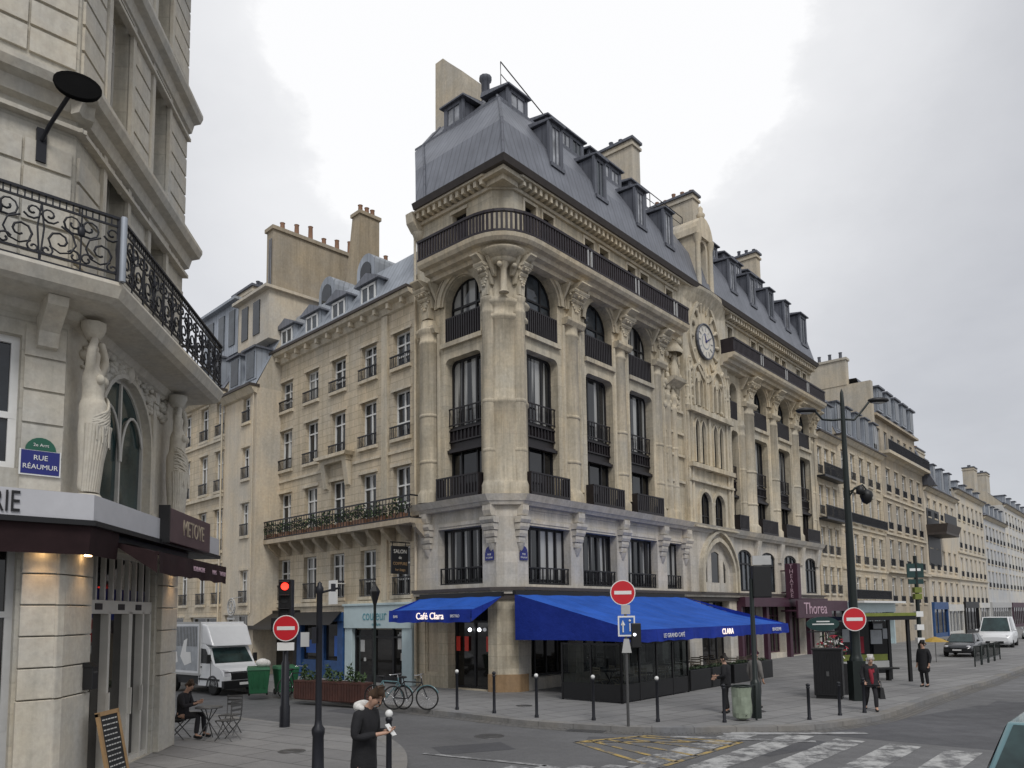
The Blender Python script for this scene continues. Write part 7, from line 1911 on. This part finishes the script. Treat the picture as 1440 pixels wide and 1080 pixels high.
# ============================================================ VEHICLES
def wheel(parent, M, r=.32, w=.2):
    b = MB(M @ Matrix.Rotation(R(90), 4, 'X')); b.lathe([(r * .62, -w / 2), (r * .92, -w / 2), (r, -w / 3), (r, w / 3), (r * .92, w / 2), (r * .62, w / 2)], n=20); t = b.build('wheel', 'rubber', parent)
    b = MB(M @ Matrix.Rotation(R(90), 4, 'X')); b.lathe([(.001, -w * .42), (r * .2, -w * .44), (r * .55, -w * .38), (r * .63, -w * .5), (r * .63, w * .5), (r * .55, w * .38), (.001, w * .4)], n=20); b.build('rim', 'rim', t)
def truck(label, M):
    t = thing('box_truck', label, 'truck', M)
    prof = [(.02, .38), (0, .5), (0, .82), (.08, 1.02), (.3, 1.14), (.78, 1.26), (1.34, 2.02), (1.55, 2.14), (2.05, 2.2), (2.05, .38)]
    b = MB(); b.extr(prof, 'y', -.98, .98); b.build('cab', 'truck_white', t, bevel=.07)
    b = MB(); b.box(1.85, -1.06, .82, 5.4, 1.06, 3.1); b.build('cargo_box', 'truck_white', t, bevel=.03)
    b = MB()
    for x in (1.85, 5.36): b.box(x - .01, 1.03, .82, x + .05, 1.075, 3.11)
    b.box(1.85, 1.03, .8, 5.4, 1.07, .9); b.box(1.85, 1.03, 3.04, 5.4, 1.07, 3.12); b.build('edge_trim', 'grey_paint', t)
    b = MB(); b.box(2.0, 1.061, 1.0, 5.3, 1.066, 2.95); b.build('side_panel', 'truck_grey', t)
    b = MB()
    for x in [2.1 + i * .13 for i in range(24)]: b.box(x, 1.067, 2.05, x + .07, 1.07, 2.9)
    b.build('side_stripes', 'tube_metal', t)
    b = MB()
    pts = [(2.5, 1.35), (3.1, 1.2), (3.5, 1.6), (3.2, 2.3), (2.9, 2.4), (3.0, 1.8), (2.6, 1.8)]
    b.poly([(x, 1.073, z) for x, z in pts[::-1]]); b.poly([(x * 1 + 1.2, 1.073, z) for x, z in pts[::-1]]); b.build('side_graphic', 'sign_white', t)
    b = MB(); b.hexa([(.95, -.95, 2.06), (.95, .95, 2.06), (1.84, .98, 2.16), (1.84, -.98, 2.16)], [(1.45, -.98, 2.95), (1.45, .98, 2.95), (1.84, 1.02, 3.06), (1.84, -1.02, 3.06)]); b.build('wind_deflector', 'truck_white', t, bevel=.06)
    s = Vector((.56, 0, .76)).normalized(); nrm = Vector((-.76, 0, .56)).normalized() * .012
    b = MB(); A = Vector((.84, 0, 1.34)) + nrm; B = Vector((1.31, 0, 1.98)) + nrm
    b.quad((A.x, -.9, A.z), (A.x, .9, A.z), (B.x, .8, B.z), (B.x, -.8, B.z)); b.build('windscreen', 'pane_green', t)
    for q in (-1, 1):
        y = q * .992; b = MB(); b.poly([(1.0, y, 1.34), (1.45, y, 1.95), (1.9, y, 1.98), (1.9, y, 1.34)][::q]); b.build('side_window', 'pane_dark', t)
        b = MB(); b.poly([(.02, q * .9, .84), (.1, q * .95, .84), (.34, q * .96, 1.1), (.28, q * .75, 1.12), (.06, q * .66, .98)][::-q]); 
        b.hexa([(-.01, q * .66, .84), (-.01, q * .93, .84), (.1, q * .99, .84), (.1, q * .66, .84)], [(.06, q * .7, 1.02), (.1, q * .9, 1.1), (.3, q * .99, 1.12), (.2, q * .7, 1.08)]); b.build('headlight', 'light_lens', t)
        b = MB(); b.box(.95, q * 1.02, 1.35, 1.05, q * 1.2, 1.72); b.box(.98, q * .98, 1.45, 1.03, q * 1.05, 1.5); b.build('mirror', 'black', t, bevel=.02)
        b = MB(); b.box(1.02, q * .985, .5, 1.04, q * .995, 1.9); b.box(1.94, q * .985, .5, 1.96, q * .995, 1.9); b.box(1.75, q * .985, 1.15, 1.88, q * 1.0, 1.2); b.box(.3, q * .98, .62, 2.0, q * .997, .7); b.build('door_trim', 'black', t)
    b = MB(); b.box(-.06, -.99, .3, .12, .99, .64); b.box(-.02, -.62, .66, .08, .62, .95); b.box(.02, -.9, .97, .1, .9, 1.0); b.build('bumper', 'black', t, bevel=.05)
    b = MB(); b.box(-.075, -.26, .44, -.062, .26, .55); b.build('number_plate', 'white_paint', t)
    b = MB(); b.box(2.2, -.9, .42, 5.3, .9, .8); b.build('chassis', 'black', t)
    for x in (.85, 4.35):
        for y in (-.86, .86): wheel(t, Matrix.Translation((x, y, .36)), .36, .24)
    b = MB()
    for q in (-1, 1): b.lathe([(.36, -.1), (.46, -.1), (.46, .1), (.36, .1)], (0, 0, 0), 10) if False else None
    for q in (-1, 1):
        M0 = Matrix.Translation((.85, q * .93, .36)) @ Matrix.Rotation(R(90), 4, 'X'); b.M = M0; b.lathe([(.40, -.08), (.48, -.08), (.48, .08), (.40, .08)], n=12, a0=0, a1=math.pi)
    b.build('wheel_arch', 'black', t)
    return t
S85 = Matrix.Scale(.88, 4)
rzT = math.atan2(.676, -.737)
truck('white box truck with sloping cab and wind deflector parked in the left street', at(-10.15, 29.35, RZ, rzT + R(3)) @ S85)

def car(label, M, col, L_=4.2, W=1.74, H=1.45, style='hatch', cat='car', kind='parked_car'):
    t = thing(kind, label, cat, M)      # front at -x
    h = L_ / 2; w = W / 2
    if style == 'hatch': St = [(-h, .42, .58, .72), (-h + .12, .3, .70, .9), (-h + .55, .24, .82, .98), (-h + 1.15, .22, .92, 1), (0, .22, .95, 1), (h - 1.0, .22, .98, 1), (h - .35, .24, .98, .97), (h - .06, .32, .92, .9), (h, .42, .8, .8)]; cb0, cb1, rf0, rf1 = -h + 1.05, h - .1, -h + 1.85, h - .65
    else: St = [(-h, .45, .75, .75), (-h + .12, .32, .9, .93), (-h + .5, .26, 1.05, .99), (-h + 1.0, .25, 1.12, 1), (0, .25, 1.12, 1), (h - .8, .25, 1.12, 1), (h - .1, .28, 1.1, .99), (h, .4, 1.05, .95)]; cb0, cb1, rf0, rf1 = -h + .8, h - .05, -h + 1.5, h - .15
    b = MB(); rings = []
    for x, z0, z1, k in St:
        ww = w * k; zm = z0 + (z1 - z0) * .55
        half = [(0, z0), (ww * .82, z0), (ww * .97, z0 + .12), (ww, zm), (ww * .97, z1 - .06), (ww * .86, z1), (0, z1 + .025)]
        rings.append([(x, y, z) for y, z in half] + [(x, -y, z) for y, z in half[-2:0:-1]])
    n = len(rings[0])
    vs = [p_ for r_ in rings for p_ in r_]
    b.add(vs, [(i * n + k, (i + 1) * n + k, (i + 1) * n + (k + 1) % n, i * n + (k + 1) % n) for i in range(len(rings) - 1) for k in range(n)], 0, True)
    b.add(rings[0], [tuple(range(n))], 0); b.add(rings[-1], [tuple(range(n))[::-1]], 0)
    zb = St[4][2]; bw, rw = w * .92, w * .74
    cab_b = [(cb0, -bw, zb - .04), (cb1, -bw, zb - .02), (cb1, bw, zb - .02), (cb0, bw, zb - .04)]; cab_t = [(rf0, -rw, H - .02), (rf1, -rw, H - .03), (rf1, rw, H - .03), (rf0, rw, H - .02)]
    b.hexa(cab_b, cab_t, 0); b.build('body', col, t, bevel=.03)
    def pan(name, q0, q1, q2, q3, out, m='pane_green', ins=.09):
        P = [Vector(q) for q in (q0, q1, q2, q3)]; c = sum(P, Vector()) / 4; P = [p_ + (c - p_).normalized() * ins for p_ in P]; P = [p_ + Vector(out) * .014 for p_ in P]
        q = MB(); q.quad(*P); q.build(name, m, t)
    pan('windscreen', cab_b[0], cab_b[3], cab_t[3], cab_t[0], (-1, 0, .7)); pan('rear_window', cab_b[1], cab_b[2], cab_t[2], cab_t[1], (1, 0, .3))
    mx = (cab_b[0][0] + cab_b[1][0]) / 2 + .1; mt = (cab_t[0][0] + cab_t[1][0]) / 2
    for s, i, j in ((-1, 0, 1), (1, 3, 2)):
        y = s * bw; yt = s * rw
        pan('side_window', (cb0 + .1, y, zb), (mx, y, zb), (mt, yt, H - .03), (rf0, yt, H - .03), (0, s, .2), 'pane_dark', .07)
        if not (style == 'van'): pan('side_window', (mx, y, zb), (cb1 - .1, y, zb), (rf1, yt, H - .03), (mt, yt, H - .03), (0, s, .2), 'pane_dark', .07)
        q = MB(); q.ball((-h + .17, s * w * .7, .66 if style == 'hatch' else .82), .12, 0, 8, (1, 1.3, .7)); q.build('headlight', 'light_lens', t)
        q = MB(); q.ball((cb0 + .35, s * (w + .08), zb + .08), .1, 0, 8, (.6, .9, .7)); q.build('mirror', col, t)
        q = MB(); q.box(h - .09, s * w * .62, .68, h - .0, s * w * .86, .86); q.build('tail_light', 'sign_red', t)
    q = MB(); q.box(-h - .02, -w * .5, .36, -h + .08, w * .5, .52); q.build('grille', 'black', t)
    q = MB(); q.box(-h - .03, -.25, .42, -h - .02, .25, .5); q.build('number_plate', 'white_paint', t)
    for x in (-h + .78, h - .75):
        for s in (-1, 1): wheel(t, Matrix.Translation((x, s * (w - .1), .31)), .31, .2)
    return t
rzR = math.atan2(uR.y, uR.x)
def along(t_, o_): v = C2 + uR * t_ + nR * o_; return v
v = along(45, 7.9); car('white van parked far down the street behind the green barriers', at(v.x, v.y, RZ, rzR + R(4)) @ Matrix.Scale(1.1, 4), 'truck_white', 4.9, 1.95, 2.05, 'van', 'van', 'parked_van')
v = along(31, 8.3); car('dark car parked behind the green barriers and the yellow parasol', at(v.x, v.y, 0, rzR) @ Matrix.Scale(.9, 4), 'car_black')
v = along(62, 8.2); car('silver grey car parked beyond the white van far down the street', at(v.x, v.y, RZ, rzR), 'car_silver')
v = along(53, 12.6); car('dark car driving behind the white van at the right edge', at(v.x, v.y, RZ, rzR), 'car_black')
car('teal car at the bottom right corner of the photo, mostly out of frame', at(6.62, 9.25, RZ, rzR), 'car_teal', 4.2, 1.76, 1.52)
for c_ in [c for o_ in bpy.data.objects if o_.get('label', '').startswith('teal car at') for c in o_.children if c.name.startswith('mirror')]: bpy.data.objects.remove(c_)
# yellow market umbrella
um = thing('parasol', 'yellow orange parasol standing among the barriers and the dark car', 'parasol', at(21.9, 40.3, 0) @ Matrix.Scale(.6, 4))
b = MB(); b.lathe([(1.1, 1.75), (.6, 2.0), (.001, 2.2)], n=8, smooth=False); b.build('canopy', 'yellow', um)
b = MB(); b.lathe([(.03, 0), (.03, 2.2)], n=6); b.build('pole', 'tube_metal', um)
# round wall clock sign on the pinkish house
rs = thing('wall_sign', 'round openwork sign hung on the pinkish cream house above the truck', 'sign', WL2 @ Matrix.Translation((-12.3, -.6, 3.3)))
b = MB()
for r_ in (.42, .3): b.tube([(r_ * math.cos(2 * math.pi * i / 20), 0, r_ * math.sin(2 * math.pi * i / 20)) for i in range(21)], .03, 5, caps=False)
for i in range(4): a = math.pi * i / 4; b.tube([(.42 * math.cos(a), 0, .42 * math.sin(a)), (-.42 * math.cos(a), 0, -.42 * math.sin(a))], .02, 4)
b.tube([(0, 0, .42), (0, .6, .5)], .025, 5); b.box(-.4, -.03, -.62, .4, .0, -.52); b.build('frame', 'grey_paint', rs)

# covers and grates in the ground
def cover(label, x, y, z, r, rz=0, square=False):
    t = thing('drain_cover' if square else 'manhole_cover', label, 'cover', at(x, y, z, rz))
    b = MB()
    if square:
        b.box(-r * 1.6, -r * .6, -.02, r * 1.6, r * .6, .008)
        for i in range(8): xx = -r * 1.4 + i * r * .4; b.box(xx - .02, -r * .5, .008, xx + .02, r * .5, .013)
    else:
        b.lathe([(r, -.02), (r, .008), (r * .9, .008), (r * .88, .004), (r * .4, .004), (r * .38, .009), (.001, .009)], n=24)
    b.build('iron_plate', 'tube_metal', t)
cover('round iron manhole cover in the road before the yellow marking', -.6, 18.6, RZ, .36)
cover('round iron manhole cover in the pavement right of the glass terrace screen', 6.6, 21.6, 0, .34)
cover('small round iron cover in the pavement before the brown stained corner pier', .3, 23.6, 0, .25)
cover('rectangular iron drain grate against the kerb by the no entry sign with blue plate', 1.75, 19.2, RZ + .004, .3, R(-25), True)
cover('round iron cover in the near left pavement beside the traffic light', -4.6, 16.2, .0, .28)
cover('rectangular iron cover in the near left pavement by the slim lamp post', -3.6, 13.4, .0, .32, R(30), True)
